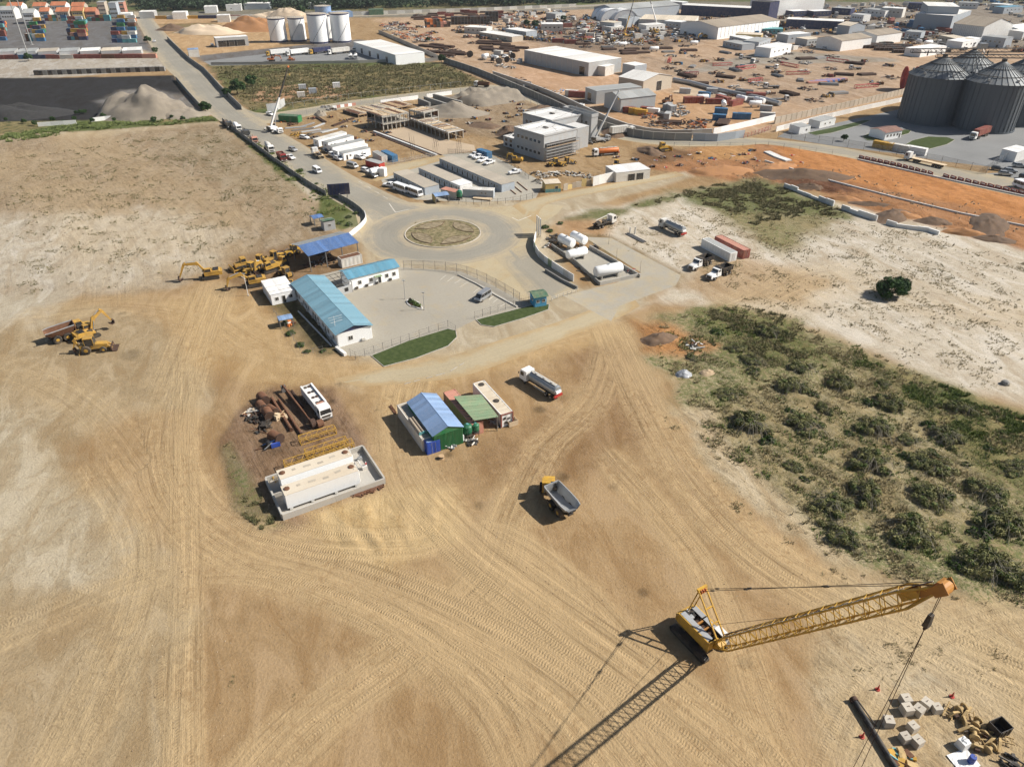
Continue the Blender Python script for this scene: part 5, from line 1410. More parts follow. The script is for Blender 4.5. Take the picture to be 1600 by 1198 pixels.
L=dist((1334,1097),(1400,1205));m=MB();m.cyl((-L/2,0,.35),(L/2+1,0,.35),.33,n=14);m.build('shaft','black',t,True);m=MB();m.cyl((-L/2-.3,0,.35),(-L/2+.2,0,.35),.48,n=14);m.build('collar','rust_dark',t,True)
strut('brace',(-L/2+.2,.5,.3),(-L/2+3.4,.9,.1),.1,'dark_steel',t)
def marker():
 t=root('marker_post');m=MB();m.cyl((0,0,0),(0,0,.1),.3,n=10);m.build('base','red',t);m=MB();m.cyl((0,0,.1),(0,0,.95),.16,.04,10);m.build('cone','red',t,True);return t
for p,lb in (((1371,1077),'red marker cone left of the crane rope, behind the concrete blocks'),((1487,1088),'red marker cone behind the single block at the right'),((1347,1151),'red marker cone beside the long dark steel pile'),((1372,1078-5),None)):
 if lb:place('cone',marker,g(*p),0,lb,'cone','red marker cones round the block store')
 # ------------------------------------------------------------------ workshop compound in the middle of the sand
YW=R(-60.5)
SH,Ls,xs_,ys_=shed('workshop_building','workshop with pale blue gable roof and green fluted front between containers','workshop',(658,613),(700,666),4.9,6.2,3.7,'roof_sky','green',13,.25,ribs=3)
for i in range(24):block('wall_rib',(xs_+.14,-2.7+i*5.4/23,1.8),(.1,.1,3.5),'green',SH)
def local_put(base_px,z,key,make,rz,label,cat,**k):
 p=g(base_px[0],base_px[1],z);return place(key,make,Vector((p.x,p.y,k.pop('base',0))),rz,label,cat,**k)
def edge_box(p,q,z,w):
 a,b=g(p[0],p[1],z),g(q[0],q[1],z);rz=math.atan2(b.y-a.y,b.x-a.x);n=Vector((-math.sin(rz),math.cos(rz),0));c=(a+b)/2+n*w/2
 return Vector((c.x,c.y,0)),rz,(b-a).length
c,rz,l=edge_box((620,632),(660,687),2.75,2.44)
place('cont_w',lambda:container('white_old',12.19,2.75,'roof_dust'),c,rz,'dirty white container along the shaded left side of the workshop','container')
c2,rz2,l2=edge_box((687,613),(730,664),2.75,2.0)
cp=c+Vector((-math.sin(rz),math.cos(rz),0))*9.6+Vector((math.cos(rz),math.sin(rz),0))*.2
place('cont_r',lambda:container('pink_red',12.19,2.7),cp,rz,'faded pinkish red container right of the blue workshop roof','container')
c3,rz3,l3=edge_box((740,600),(782,647),2.9,2.44)
E3=place('cont_e',lambda:container('white',12.19,2.9,'cream_roof',False),c3,rz3,'white container with red corner frame and tan roof at the right end','container')
for y in (-1.22,1.22):block('corner_post',(6.15,y,1.45),(.22,.22,2.95),'maroon',E3)
block('top_beam',(6.17,0,2.86),(.16,2.5,.2),'maroon',E3)
for y,z in ((-.5,1.9),(.4,1.7),(-.2,.9),(.6,.8)):block('switch_panel',(6.2,y,z),(.08,.5,.5),random.choice(['navy','grey_steel','black']),E3)
for x in (1.5,-5.0):m=MB();m.lathe([(.62,0),(.62,.06),(.3,.1)],12,(x,.1,2.9));m.build('roof_vent','dark_steel',E3,True)
t,L_,x_,y_=cabin('canopy_shelter','pale green flat canopy on posts between the red and white containers','canopy',(709,619),(740,657),3.5,0.1,'green_roof','green_roof',1) if False else (None,0,0,0)
ca=[g(709,619,3.5),g(741,657,3.4),g(779,651,3.4),g(752,616,3.5)]
o0=(ca[0]+ca[2])/2;CN=thing('canopy_shelter','pale green flat canopy on posts between the red and white containers','canopy',(o0.x,o0.y,0),0)
ex,ey=(ca[1]-ca[0]),(ca[3]-ca[0])
for i in range(9):
 m=MB();s0,s1=i/9,(i+.96)/9;zz=.01*(i %2)
 q=[ca[0]+ex*s0,ca[0]+ex*s1,ca[3]+(ca[2]-ca[3])*s1,ca[3]+(ca[2]-ca[3])*s0];q=[p-Vector((o0.x,o0.y,0))+Vector((0,0,zz)) for p in q]
 m.hexa([p-Vector((0,0,.05)) for p in q]+q);m.build('roof_sheet','green_roof',CN)
for p in ca:d=p-Vector((o0.x,o0.y,0));d*=.93;strut('post',(d.x,d.y,0),(d.x,d.y,3.45),.08,'grey_steel',CN)
for i in range(4):d=(ca[0]+ex*(.1+.25*i))-Vector((o0.x,o0.y,0));f=(ca[3]+(ca[2]-ca[3])*(.1+.25*i))-Vector((o0.x,o0.y,0));strut('purlin',(d.x,d.y,3.3),(f.x,f.y,3.3),.06,'dark_steel',CN)
for i in range(5):
 p=(ca[0]*(1-.15-.17*i)+ca[1]*(.15+.17*i));p2=p.lerp(ca[3],.1+.15*(i %3));place('gas%d' %(i %2),lambda k=i:scrap(40+k,10,1.0,1.0,('dark_steel','grey_steel','blue','black')),Vector((p2.x,p2.y,0)),i,'tools and steel stacked under the green canopy','tool pile','stacked tools under the canopy')
c4=g(670,706,0);
place('bluecube',lambda:container('blue_deep',2.5,2.6,'roof_sky',True),g(672,699)+Vector((math.cos(rz),math.sin(rz),0))*.55,rz,'small bright blue fluted store box at the front corner of the workshop','container')
for i in range(3):
 b0=c+Vector((math.cos(rz),math.sin(rz),0))*2.2+Vector((-math.sin(rz),math.cos(rz),0))*(-.95+i*.62)
 t=thing('large_pipe',['leftmost','middle','rightmost'][i]+' of three grey pipes lying on the container roof','pipe',(b0.x,b0.y,2.75),rz,'pipes on the container roof');m=MB()
 m.rod([(.22,0),(.29,0),(.29,1),(.22,1)],(-2.6,0,.3),(2.6,0,.3),14);m.build('shell','roof_brown',t,True);m=MB();m.cyl((2.5,0,.3),(2.66,0,.3),.32,n=14);m.build('flange','teal',t,True)
def poly_tank():
 t=root('water_tank');m=MB();m.lathe([(.85,0),(.9,.1),(.9,.5),(.93,.55),(.9,.6),(.9,1.0),(.93,1.05),(.9,1.1),(.9,1.6),(.6,1.85),(.25,1.95)],18);m.build('shell','green_tank',t,True);m=MB();m.cyl((0,0,1.93),(0,0,2.05),.27,n=10);m.build('lid','teal',t,True)
 m=MB();m.box(0,0,-.35,1.9,1.9,.1);
 for a in (-.8,.8):
  for b in (-.8,.8):m.box(a,b,-.75,.12,.12,.8)
 m.build('stand','dark_steel',t);return t
place('ptank',poly_tank,g(731,683)+Vector((0,0,1.15)),0,'green plastic water tank on a low stand, the left of two','water tank','green tanks by the workshop',.95)
place('ptank',poly_tank,g(743,679)+Vector((0,0,1.15)),0,'smaller green plastic water tank on a low stand, the right of two','water tank','green tanks by the workshop',.82)
def tote():
 t=root('tote_tank');m=MB();m.box(0,0,.62,1.15,.95,.95);m.build('bottle','white_bright',t);m=MB();m.box(0,0,.07,1.2,1.0,.12);m.build('pallet','grey_steel',t)
 for x in (-.59,.59):
  for y in (-.49,.49):strut('cage_bar',(x,y,.1),(x,y,1.15),.02,'galv',t)
 return t
place('tote',tote,g(718,688),-.9,'white plastic tote tank below the green tanks','tank',None,1.25)
place('junk1',lambda:scrap(31,20,1.3,1.2,('tarp_white','galv','pale_steel','white_old')),g(701,696),0,'heap of silvery sheet scrap beside the blue store box','scrap heap')
place('junk2',lambda:scrap(32,14,1.1,.6,('grey_steel','dark_steel','white_old')),g(737,690),0,'small grey scrap heap under the green tanks','scrap heap')
place('junk3',lambda:scrap(33,10,.9,.8,('pale_steel','grey_steel')),g(774,664),0,'grey machine bits lying in front of the canopy','scrap heap')
t=thing('wooden_crate','open plywood crate in front of the white and red container','crate',g(800,662),R(28))
m=MB();m.box(0,0,.05,1.9,1.5,.1);m.build('floor','timber_pale',t)
for x,y,sx,sy in ((0,-.72,1.9,.06),(0,.72,1.9,.06),(-.92,0,.06,1.38),(.92,0,.06,1.38)):m=MB();m.box(x,y,.55,sx,sy,.9);m.build('side','timber_pale',t)
for i in range(6):p=g(618-i*1.2,642-3*i);
place('rods',lambda:pipe_bundle('rust',4,3.0,.08,1),g(614,640),rz,'bundle of thin rusty rods behind the white container','rods')
place('ladder',lambda:pipe_bundle('galv',6,6.0,.07,1),cp+Vector((.2,.6,2.72)),rz,'rack of thin dark tubes on top of the red container','rods',None)
t=thing('cable_drum','small timber cable drum on the sand in front of the blue store box','cable drum',g(690,716),.7);m=MB();m.cyl((0,0,0),(0,0,.12),.5,n=16);m.cyl((0,0,.12),(0,0,.5),.28,n=12);m.cyl((0,0,.5),(0,0,.62),.5,n=16);m.build('reel','wood',t,True);m=MB();m.lathe([(.32,.14),(.4,.2),(.4,.42),(.32,.48)],14);m.build('cable','black',t,True)
place('tanker',lambda:lorry('tank','white','galv',10.2,3),(g(812,588)+g(864,622))/2+Vector((.9,-.7,0)),yaw_of((864,622),(812,590)),'grey tanker truck with white cab parked on the open sand','tanker truck')
place('bigdump',lambda:dumper('yellow','pale_steel',R(-35)),(g(850,768)+g(892,812))/2,yaw_of((893,812),(848,766)),'yellow articulated dump truck with empty steel body alone on the sand','dump truck',None,1.08)
place('fourbay',lambda:lorry('fourbay','white','white',10.0,4),(g(480,618)+g(513,660))/2,yaw_of((480,618),(513,660)),'white truck with a row of dark round hatches beside the rusty pipes','tanker truck')
# ------------------------------------------------------------------ fuel tanks in the concrete bund
BA,BB,BC,BD=g(440,813),g(599,756),g(570,703),g(418,753)
bo=(BA+BC)/2;brz=yaw_of((440,813),(599,756))
BU=thing('concrete_bund','rectangular concrete bund wall round two long white tanks','bund',bo,brz)
bl,bw=((BB-BA).length+(BC-BD).length)/2,((BD-BA).length+(BC-BB).length)/2
block('slab',(0,0,.08),(bl-.3,bw-.3,.16),'concrete',BU)
for (x,y,sx,sy) in ((0,-bw/2,bl,.3),(0,bw/2,bl,.3),(-bl/2,0,.3,bw-.31),(bl/2,0,.3,bw-.31)):
 n=4
 for i in range(n):
  if sx > sy:block('wall_panel',(x-sx/2+(i+.5)*sx/n,y,.6),(sx/n-.01,sy,1.2),'concrete',BU)
  else:block('wall_panel',(x,y-sy/2+(i+.5)*sy/n,.6),(sx,sy/n-.01,1.2),'concrete',BU)
block('divider',(-bl/2+1.3,.6,.55),(2.2,.2,.8),'concrete',BU)
def long_tank():
 t=root('fuel_tank');L=12.2
 m=MB();m.box(0,0,1.95,L,2.6,2.7);m.build('tank_body','white_bright',t)
 block('roof_deck',(0,0,3.33),(L+.06,2.62,.06),'cream_roof',t)
 for x in (-5.4,5.4):m=MB();m.lathe([(.48,0),(.48,.14),(.36,.2)],14,(x,.2,3.35));m.build('manhole','rust',t,True)
 for i in range(4):block('roof_patch',(-3.5+2.2*i,random.uniform(-.6,.6),3.375),(random.uniform(.5,1.3),.5,.03),'roof_dust',t,random.uniform(-.2,.2))
 for x in (-5.5,-2,2,5.5):block('skid',(x,0,.4),(.5,2.5,.45),'concrete_white',t)
 for s in (-1,1):strut('pipe',(6.3,s*.8,.5),(6.3,s*.8,3.0),.07,'white',t);strut('pipe',(6.3,s*.8,3.0),(5.6,s*.6,3.5),.05,'white',t)
 for y in (-.3,.3):strut('ladder_rail',(6.45,y,.2),(6.2,y,4.2),.035,'white',t)
 for i in range(9):z=.5+i*.4;strut('ladder_rung',(6.43-i*.027,-.3,z),(6.43-i*.027,.3,z),.025,'white',t,5)
 return t
tc1,tr1,tl1=edge_box((447,774),(558,737),3.4,2.6);tc2,tr2,tl2=edge_box((439,752),(545,713),3.4,2.6)
print('tank edges',tl1,tl2,tr1,tr2,brz)
place('ltank',long_tank,tc1+Vector((0,0,.16)),brz,'front one of two long white box tanks in the bund','fuel tank','white tanks in the bund')
place('ltank',long_tank,tc1+Vector((-math.sin(brz),math.cos(brz),0))*4.3+Vector((.4,.2,.16)),brz,'rear one of two long white box tanks in the bund','fuel tank','white tanks in the bund')
t=thing('fuel_pump','white pump frame at the right end inside the bund','pump',bo+Vector((math.cos(brz),math.sin(brz),0))*7.0+Vector((0,0,.16)),brz)
block('pump_body',(0,0,.35),(.9,.6,.7),'white_old',t);strut('pipe',(-.4,.2,.6),(-.4,2.2,.6),.09,'white',t);strut('pipe',(.3,0,.7),(.3,0,1.5),.07,'white',t);block('valve',(.3,0,1.1),(.3,.3,.25),'red',t)
t=thing('fuel_pump','dark pump and pipes in the rear right corner of the bund','pump',bo+Vector((math.cos(brz),math.sin(brz),0))*7.2+Vector((-math.sin(brz),math.cos(brz),0))*2.8+Vector((0,0,.16)),brz)
block('pump_body',(0,0,.3),(.7,.5,.6),'pale_steel',t);strut('pipe',(0,0,.5),(-1.4,0,.5),.08,'pale_steel',t);strut('pipe',(0,0,.6),(0,.1,1.3),.06,'pale_steel',t)
for i in range(14):
 p=g(556+38*i/13+random.uniform(-1,1),774-14*i/13+random.uniform(-2,2));place('rstub',lambda:pipe_bundle('rust',3,1.3,.12,1),p,random.uniform(0,3),'short rusty pipe stub dropped along the front of the bund','pipe stub','rusty stubs along the bund')
def boom_section(L,w):
 t=root('lattice_section');lattice(t,(-L/2,0,w/2+.1),(L/2,0,w/2+.1),w,w,int(L/.9),.06,.03,'yellow');return t
for p,q,w,lb in (((487,722),(556,697),1.5,'long yellow lattice boom section nearest the white tanks'),((493,711),(548,693),1.4,'middle one of three yellow lattice boom sections on the ground'),((455,700),(500,681),1.3,'rearmost yellow lattice boom section on the bare earth')):
 place('lat%.1f' %w,lambda:boom_section(dist(p,q)+(4.0 if w==1.5 else 1.0),w),(g(*p)+g(*q))/2+(Vector((-2.2,-1.2,0)) if w==1.5 else Vector((-1.0,-.5,0)) if w==1.4 else Vector((2.0,1.2,0))),brz,lb,'lattice section','lattice boom sections behind the tanks')
place('lat_jib',lambda:boom_section(4.0,.8),g(446,745),brz+.2,'short dark lattice piece at the left end of the long yellow section','lattice section')
# rusty tubes and drums
for p,q,r,lb in (((425,624),(456,674),.33,'left one of two long thick rusty pipes on bare earth'),((436,626),(471,680),.27,'right one of two long thick rusty pipes on bare earth')):
 t=thing('steel_pipe',lb,'pipe',(g(*p)+g(*q))/2,yaw_of(p,q),'long rusty pipes');l=dist(p,q);m=MB();m.rod([(r*.8,0),(r,0),(r,1),(r*.8,1)],(-l/2,0,r),(l/2,0,r),14);m.build('shell','rust',t,True);m=MB();m.cyl((l/2-.25,0,r),(l/2,0,r),r*1.2,n=14);m.build('collar','rust_dark',t,True)
t=thing('auger_shaft','long raised rusty auger shaft with a round head beside the white truck','auger',(g(444,612)+g(490,668))/2,yaw_of((444,612),(490,668)));l=dist((444,612),(490,668))
m=MB();m.cyl((-l/2,0,1.5),(l/2,0,.9),.22,n=12);m.build('shaft','rust',t,True);m=MB();m.cyl((l/2-.2,-.4,.9),(l/2-.2,.5,.9),.9,n=18);m.build('head','rust_dark',t,True);m=MB();m.box(-l/2,0,.75,.5,.9,1.5);m.build('trestle','grey_steel',t);m=MB();m.rod([(.5,0),(.75,.1),(.75,.9),(.4,1)],(l/2+.4,.5,.75),(l/2+.4,1.9,.75),14);m.build('bucket','rust',t,True)
place('steel_pipe2',lambda:pipe_bundle('rust_dark',2,7.0,.3,1),(g(455,612)+g(470,640))/2,yaw_of((452,612),(474,645)),'pair of dark rusty pipes in the shade of the white truck','pipes')
def casing(r,l,k='rust'):
 t=root('casing_tube');m=MB();m.rod([(r*.9,0),(r,0),(r,1),(r*.9,1)],(-l/2,0,r),(l/2,0,r),20)
 m.build('shell',k,t,True);m=MB();m.rod([(r*.6,0),(r*1.05,.0),(r*1.05,1),(r*.6,1)],(l/2-.1,0,r),(l/2+.12,0,r),20);m.build('end_ring','rust_dark',t,True);return t
for p,r,a,lb in (((412,628),.95,-.9,'rearmost wide rusty casing tube in the pile of drilling gear'),((410,640),.85,-.9,'second wide rusty casing tube in the pile of drilling gear'),((420,652),.95,-1.0,'front wide rusty casing tube in the pile of drilling gear'),((427,644),.7,-.7,'smaller rusty tube at the right of the drilling gear pile'),((432,689),1.0,-.6,'rusty casing tube behind the blue frame')):
 place('casing%.2f' %r,lambda:casing(r,2.3),g(*p),a,lb,'casing tube','rusty casing tubes')
t=thing('winch_frame','black and blue steel winch frame lying on bare earth','frame',g(424,697),.5)
for s in (-1,1):m=MB();m.bar((-1.6,s*.8,.2),(1.5,s*.5,.9),.18);m.build('side_beam','black',t)
m=MB();m.box(.7,-.6,.5,1.6,.5,.8);m.build('motor_box','blue_deep',t);m=MB();m.cyl((-.4,-.7,.7),(-.4,.7,.7),.4,n=14);m.build('drum','black',t,True);strut('brace',(-1.5,.8,.2),(.8,-.3,1.3),.08,'blue',t);strut('brace',(-1.5,-.8,.2),(.2,-.6,1.2),.08,'pale_steel',t);strut('drawbar',(-1.6,0,.2),(-2.8,.1,.2),.1,'rust',t)
for p,sd,k,lb in (((398,655),51,('dark_steel','black','rust_dark'),'dark scrap at the left end of the drilling gear'),((410,670),52,('dark_steel','rust','black'),'ring shaped heap of dark drilling parts in front of the casing tubes'),((396,645),53,('timber_pale','white_old','rust'),'pale angular box and scrap left of the casing tubes'),((437,652),54,('timber_pale','wood'),'pale broken timber crate right of the casing tubes'),((415,655),55,('black','dark_steel'),'black steel parts between the casing tubes')):
 place('dg%d' %sd,lambda:scrap(sd,18,1.5,.9,k),g(*p),0,lb,'scrap heap')
t=thing('timber_crate','pale broken plywood box beside the rusty casing tubes','crate',g(434,655),.9);m=MB();m.box(0,0,.5,1.0,.9,1.0,0,0,.9,.8);m.build('box','timber_pale',t);block('lid',(.3,.2,1.05),(.9,.8,.06),'timber_pale',t,.3,.2)
# ------------------------------------------------------------------ parked machines on the left
def yv(p,q):return yaw_of(p,q)
place('ldump',lambda:dumper('cat_yellow','rust',R(10)),g(108,528),yv((85,530),(135,516)),'long yellow dump truck with rusty brown body, rearmost of three parked machines','dump truck',None,1.1)
place('lexc',lambda:excavator('cat_yellow',2),g(140,527),yv((130,530),(192,508)),'yellow excavator reaching right between a dump truck and a loader','excavator',None,1.0)
place('lhoe',lambda:loader('cat_yellow',True),g(150,548),yv((125,553),(185,545)),'yellow backhoe loader nearest the camera in the trio of machines','loader',None,1.25)
place('exc0',lambda:excavator('yellow_old',0),g(330,434),yv((345,430),(270,440)),'yellow excavator at the left end with its arm raised over the sand','excavator',None,1.05)
place('exc1',lambda:excavator('cat_yellow',1),g(398,446),yv((420,440),(350,452)),'dark cabbed excavator in front of the row with arm lowered to the left','excavator',None,1.05)
place('doz',dozer,g(378,420),yv((400,415),(362,425)),'yellow bulldozer with tall cab between the two excavators','bulldozer',None,1.15)
place('grd',grader,g(408,414),yv((400,425),(430,402)),'yellow motor grader left of another in the row of machines','grader')
place('grd',grader,g(430,408),yv((415,415),(445,400)),'yellow motor grader nearest the blue roofed shed','grader')
place('ldr',loader,g(447,432),yv((452,436),(436,428)),'rusty yellow wheel loader close to the pale blue office roof','loader')
place('ldr2',lambda:loader('yellow'),g(458,398),yv((470,395),(448,402)),'yellow wheel loader half under the blue shed roof','loader')
place('exc2',lambda:excavator('yellow_old',3),g(420,424),yv((432,420),(408,428)),'old yellow excavator with folded arm among the graders','excavator')
place('ldr3',lambda:loader('yellow_old',True),g(392,426),yv((400,422),(384,431)),'worn backhoe loader between the bulldozer and the dark excavator','loader')
place('doz3',lambda:dozer('yellow_old'),g(440,416),yv((446,412),(432,420)),'worn yellow bulldozer beside the blue shed posts','bulldozer')
place('junkm',lambda:scrap(61,24,2.6,1.0),g(447,396),0,'dark scrap and tyres behind the graders','scrap heap')
place('junkm2',lambda:scrap(62,26,3.0,1.0,('rust','yellow_old','dark_steel')),g(448,445),0,'rusty machine scrap behind the white cabin','scrap heap')
# ------------------------------------------------------------------ roundabout island
leafmat('island_soil',(0.17,0.135,0.08,1),(0.32,0.26,0.17,1))
RI=thing('roundabout_island','round planted traffic island with pale stone kerb','traffic island',RC)
n=60
for i in range(n):
 a=2*math.pi*(i+.5)/n;block('kerbstone',(11.5*math.cos(a),11.5*math.sin(a),.11),(.32,2*math.pi*11.5/n-.05,.26),'block_pale',RI,a)
m=MB();m.lathe([(0.01,.30),(4,.28),(8,.24),(11.32,.16),(11.32,0)][::-1],48);m.build('mound','island_turf',RI,True)
for k in range(4):
 a0=math.pi/4+k*math.pi/2-.15;m=MB();pts=[]
 for s in range(7):t_=-.62+1.24*s/6;pts.append((9.4*math.cos(a0+t_),9.4*math.sin(a0+t_)))
 for t_,r_ in ((.5,6.4),(.2,5.0),(-.2,5.0),(-.5,6.4)):pts.append((r_*math.cos(a0+t_),r_*math.sin(a0+t_)))
 m.poly(pts,.05,.36);bed=m.build('planting_bed','island_soil',RI)
 for q in range(len(pts)):
  x0,y0=pts[q];x1,y1=pts[(q+1) %len(pts)];block('bed_edge',((x0+x1)/2,(y0+y1)/2,.3),(math.hypot(x1-x0,y1-y0),.12,.2),'earth_heap',bed,math.atan2(y1-y0,x1-x0))
  # faded road paint
def paint(label,pts,w=.15,z=.03):
 P=[g(*p) for p in pts];m=MB();o=P[0]
 for a,b in zip(P[:-1],P[1:]):
  d=(b-a).normalized();nn=Vector((-d.y,d.x,0))*w/2;q=[a-nn-o,b-nn-o,b+nn-o,a+nn-o]
  m.add([(v.x,v.y,z) for v in q],[(0,1,2,3)])
 ob=m.build('road_marking','paint_line');ob.location=o;ob['kind']='structure';ob['label']=label
paint('faded triangular road marking west of the roundabout',[(608,318),(618,332),(640,327)],.3)
paint('faded road marking east of the roundabout',[(800,340),(810,345),(830,337)],.3)
for i in range(4):paint('faded centre line of the main road',[(560+i*13,283+i*8),(567+i*13,287+i*8)],.2)
for i,(a,b) in enumerate((((688,437),(697,430)),((699,440),(709,432)),((710,443),(721,436)),((718,449),(731,441)),((740,457),(750,449)),((770,473),(778,467)),((782,479),(791,473)),((764,468),(772,462)))):paint('white parking bay line in the office yard',[a,b],.14,.012)
# ------------------------------------------------------------------ offices with blue roofs
t,L,x,y=shed('office_building','long white site office with pale teal blue gable roof','office',(479,429),(553,508.5),4.6,9.0,3.35,'roof_teal','white_bright',26,.45,ribs=3,gable_shade_mat='navy',wins=[('window','E',-.25,1.6,1.1,1.1)]+[('window','S',-.9+.22*i,1.6,1.0,1.1) for i in range(9)]+[('door','S',-.8+.44*i,1.05,.9,2.0) for i in range(4)]+[('window','N',-.8+.3*i,1.6,1.1,1.1) for i in range(6)])
for i in range(7):m=MB();m.box(-.8*x+i*.26*x,-y-.35,.75,.8,.32,.6);m.build('air_conditioner','white_old',t)
m=MB();m.box(x+.35,.45*y,.5,.32,.8,.6);m.build('air_conditioner','white_old',t)
t,L,x,y=shed('office_building','shorter white office with bright blue gable roof facing the paved yard','office',(535,424),(616,404.5),4.4,6.6,3.3,'roof_blue','white_bright',14,.4,ribs=3,wins=[('window','S',u,1.65,1.0,1.1) for u in (-.6,-.15,.5,.8)]+[('door','S',.2,1.05,.9,2.0),('window','E',0,1.6,1.0,1.0)])
m=MB();m.box(.12*x,-y-.6,2.35,2.0,1.1,.08);m.build('awning','green_roof',t)
for u in (-.75,-.35,.05,.62):m=MB();m.box(u*x,-y-.3,.45,.75,.3,.55);m.build('air_conditioner','dark_steel',t)
t=thing('open_lean_to','unroofed dark timber frame between the two blue roofed offices','frame',g(528,457),yaw_of((546,441),(630,418)))
for i in range(5):strut('rafter',(-3.2+1.6*i,-2,2.9),(-3.2+1.6*i,4.5,3.2),.07,'dark_steel',t)
for i in range(4):strut('purlin',(-3.4,-2+2.1*i,2.95+.1*i),(3.4,-2+2.1*i,2.95+.1*i),.06,'dark_steel',t)
for sx in (-3.2,3.2):
 for yy in (-2,4.4):strut('post',(sx,yy,0),(sx,yy,3.0),.09,'grey_steel',t)
m=MB();m.box(0,-2.0,1.1,6.4,.12,2.2);m.build('screen_wall','wall_grey',t);block('opening',(1.6,-2.09,1.2),(1.0,.06,1.0),'black',t);block('opening',(-1.2,-2.09,1.2),(1.0,.06,1.0),'black',t)
t,L,x,y=cabin('white_cabin','square white flat roofed cabin left of the teal roofed office','cabin',(422,461),(461,452.5),2.9,9.4,'white','white_bright',5,[('window','S',-.55,1.5,.9,.9),('window','S',.6,1.5,.9,.9),('door','S',.02,1.05,.9,2.0)],ribs=1)
for i in range(3):m=MB();m.box(0,-3+2.9*i,2.98,L-.2,.12,.1);m.build('roof_rib','white_old',t)
t,L,x,y=shed('machine_shed','open sided machine shed with royal blue front slope and grey rear slope','shed',(466,384),(545,363.5),6.0,11.0,4.7,'roof_royal','wall_grey',15,.4,'NSEW',roof2='roof_grey',ribs=4,posts=4)
c_,r_,l_=edge_box((531,406),(567,397),2.6,2.44)
place('wrust',lambda:container('white_old',6.06,2.6,'rust'),c_,r_,'white container with rusty top beside the blue machine shed','container')
for i,p in enumerate(((500,410),(515,408),(485,414),(505,398))):place('shjunk%d' %i,lambda:scrap(70+i,20,2.2,.9),g(*p),0,['dark scrap under the front edge of the blue shed','rusty scrap beside the white rusty container','scrap pile at the left post of the blue shed','machine parts stored deep under the blue shed'][i],'scrap heap')
t,L,x,y=cabin('kiosk','small grey kiosk with a dark green roof by the white kerb wall','kiosk',(504.5,347.5),(524,344),2.9,3.6,'green_roof_dark','wall_grey',3,[('window','S',0,1.6,.9,.8)],over=.2,fall=-.5)
t,L,x,y=shed('lean_to_shelter','small open shelter with bright blue roof beside the green roofed kiosk','shelter',(486,338),(502,334.5),2.9,3.6,2.5,'roof_royal','wall_grey',4,.2,'NSEW',posts=2)
t,L,x,y=shed('guard_booth','bright blue guard booth with green roof at the yard gate','guard booth',(829.5,457.5),(853,454),3.3,4.2,2.75,'green_roof_dark','wall_blue',5,.45,'',wins=[('window','S',-.45,1.55,.9,.8),('window','S',.5,1.55,.9,.8),('window','W',0,1.55,1.0,.8),('door','E',0,1.05,.9,2.0)])
t,L,x,y=shed('garden_shelter','tiny shelter with flat pale blue roof in the fenced garden','shelter',(434,497),(456,492.5),2.3,2.6,2.15,'roof_sky','wall_grey',4,.15,'NSEW',posts=2)
place('gjunk',lambda:scrap(75,14,1.4,.7,('orange','rust','white_old')),g(452,506),0,'reddish pile beside the tiny garden shelter','pile')
# lawns with kerbs, yard fences, flower bed
def lawn(label,pts,z=.1):
 P=[g(*p) for p in pts];o=sum(P,Vector())/len(P);t=thing('lawn_strip',label,'lawn',o)
 m=MB();q=[(p.x-o.x,p.y-o.y) for p in P]
 if sum(a[0]*b[1]-b[0]*a[1] for a,b in zip(q,q[1:]+q[:1])) < 0:q=q[::-1]
 m.poly(q,0,z);m.build('turf','lawn',t)
 for a,b in zip(P,P[1:]+P[:1]):
  for c,d in resample([a,b],1.5):v=d-c;e=(c+d)/2-o;block('kerbstone',(e.x,e.y,.09),(v.length-.03,.14,.13),'concrete',t,math.atan2(v.y,v.x))
 return t
lawn('long curved lawn strip in front of the office yard fence, the left one',[(580,556),(640,532),(700,514),(712,517),(714,527),(700,541),(650,560),(600,573)])
lawn('narrow lawn strip beside the blue guard booth',[(744,500),(790,488),(840,475),(858,476),(857,484),(820,497),(772,511),(752,508)])
t=thing('flower_bed','teardrop flower bed with shrubs in the middle of the office yard','flower bed',g(648,476),R(-50))
for a,b in zip(range(12),range(1,13)):
 A=[(3.2*math.cos(i*math.pi/6),(1.3 if math.cos(i*math.pi/6) < .3 else .8)*math.sin(i*math.pi/6)) for i in (a,b)];c0=((A[0][0]+A[1][0])/2,(A[0][1]+A[1][1])/2);d0=(A[1][0]-A[0][0],A[1][1]-A[0][1]);block('kerbstone',(c0[0],c0[1],.1),(math.hypot(*d0),.2,.2),'concrete_white',t,math.atan2(d0[1],d0[0]))
m=MB();m.poly([(3*math.cos(i*math.pi/6),1.0*math.sin(i*math.pi/6)) for i in range(12)],0,.1);m.build('soil','earth_heap',t)
v,f=leaf_cloud([(-1.4,0,.5),(-.4,.2,.45),(.7,-.1,.5),(1.6,.1,.45),(-2.2,.1,.4)],[.7,.6,.7,.7,.5],900,.13);put('shrub',np_mesh('shrub',v,f,'leaf_green'),t)
m=MB();m.box(-2.0,0,.5,.5,.5,1.0);m.build('rock','dark_steel',t)
pole('yard_lamp','tall lamp post at the left end of the flower bed',(633,467),5.0,.07,'galv',None,True,'lamp post')
pole('yard_lamp','lamp post with white mark at the right end of the flower bed',(663,484),4.6,.07,'galv',None,True,'lamp post')
pole('yard_lamp','leaning white lamp post behind the white cabin',(388,462),6.0,.08,'white',None,True,'lamp post')
t=pole('antenna_mast','white mast with cross bars standing against the office corner',(527,532),6.2,.06,'white',None,False,'antenna')
for i,z in enumerate((5.9,5.3,4.7)):strut('cross_bar',(-1.2+.2*i,-.5,z),(1.6,.9,z+.2),.03,'white',t)
fence_run('yard_fence','tall mesh fence curving round the far side of the office yard',[(631,421),(680,422),(730,430),(775,450),(812,472)],2.6,2.7,'grey_steel',True,2,3,.05)
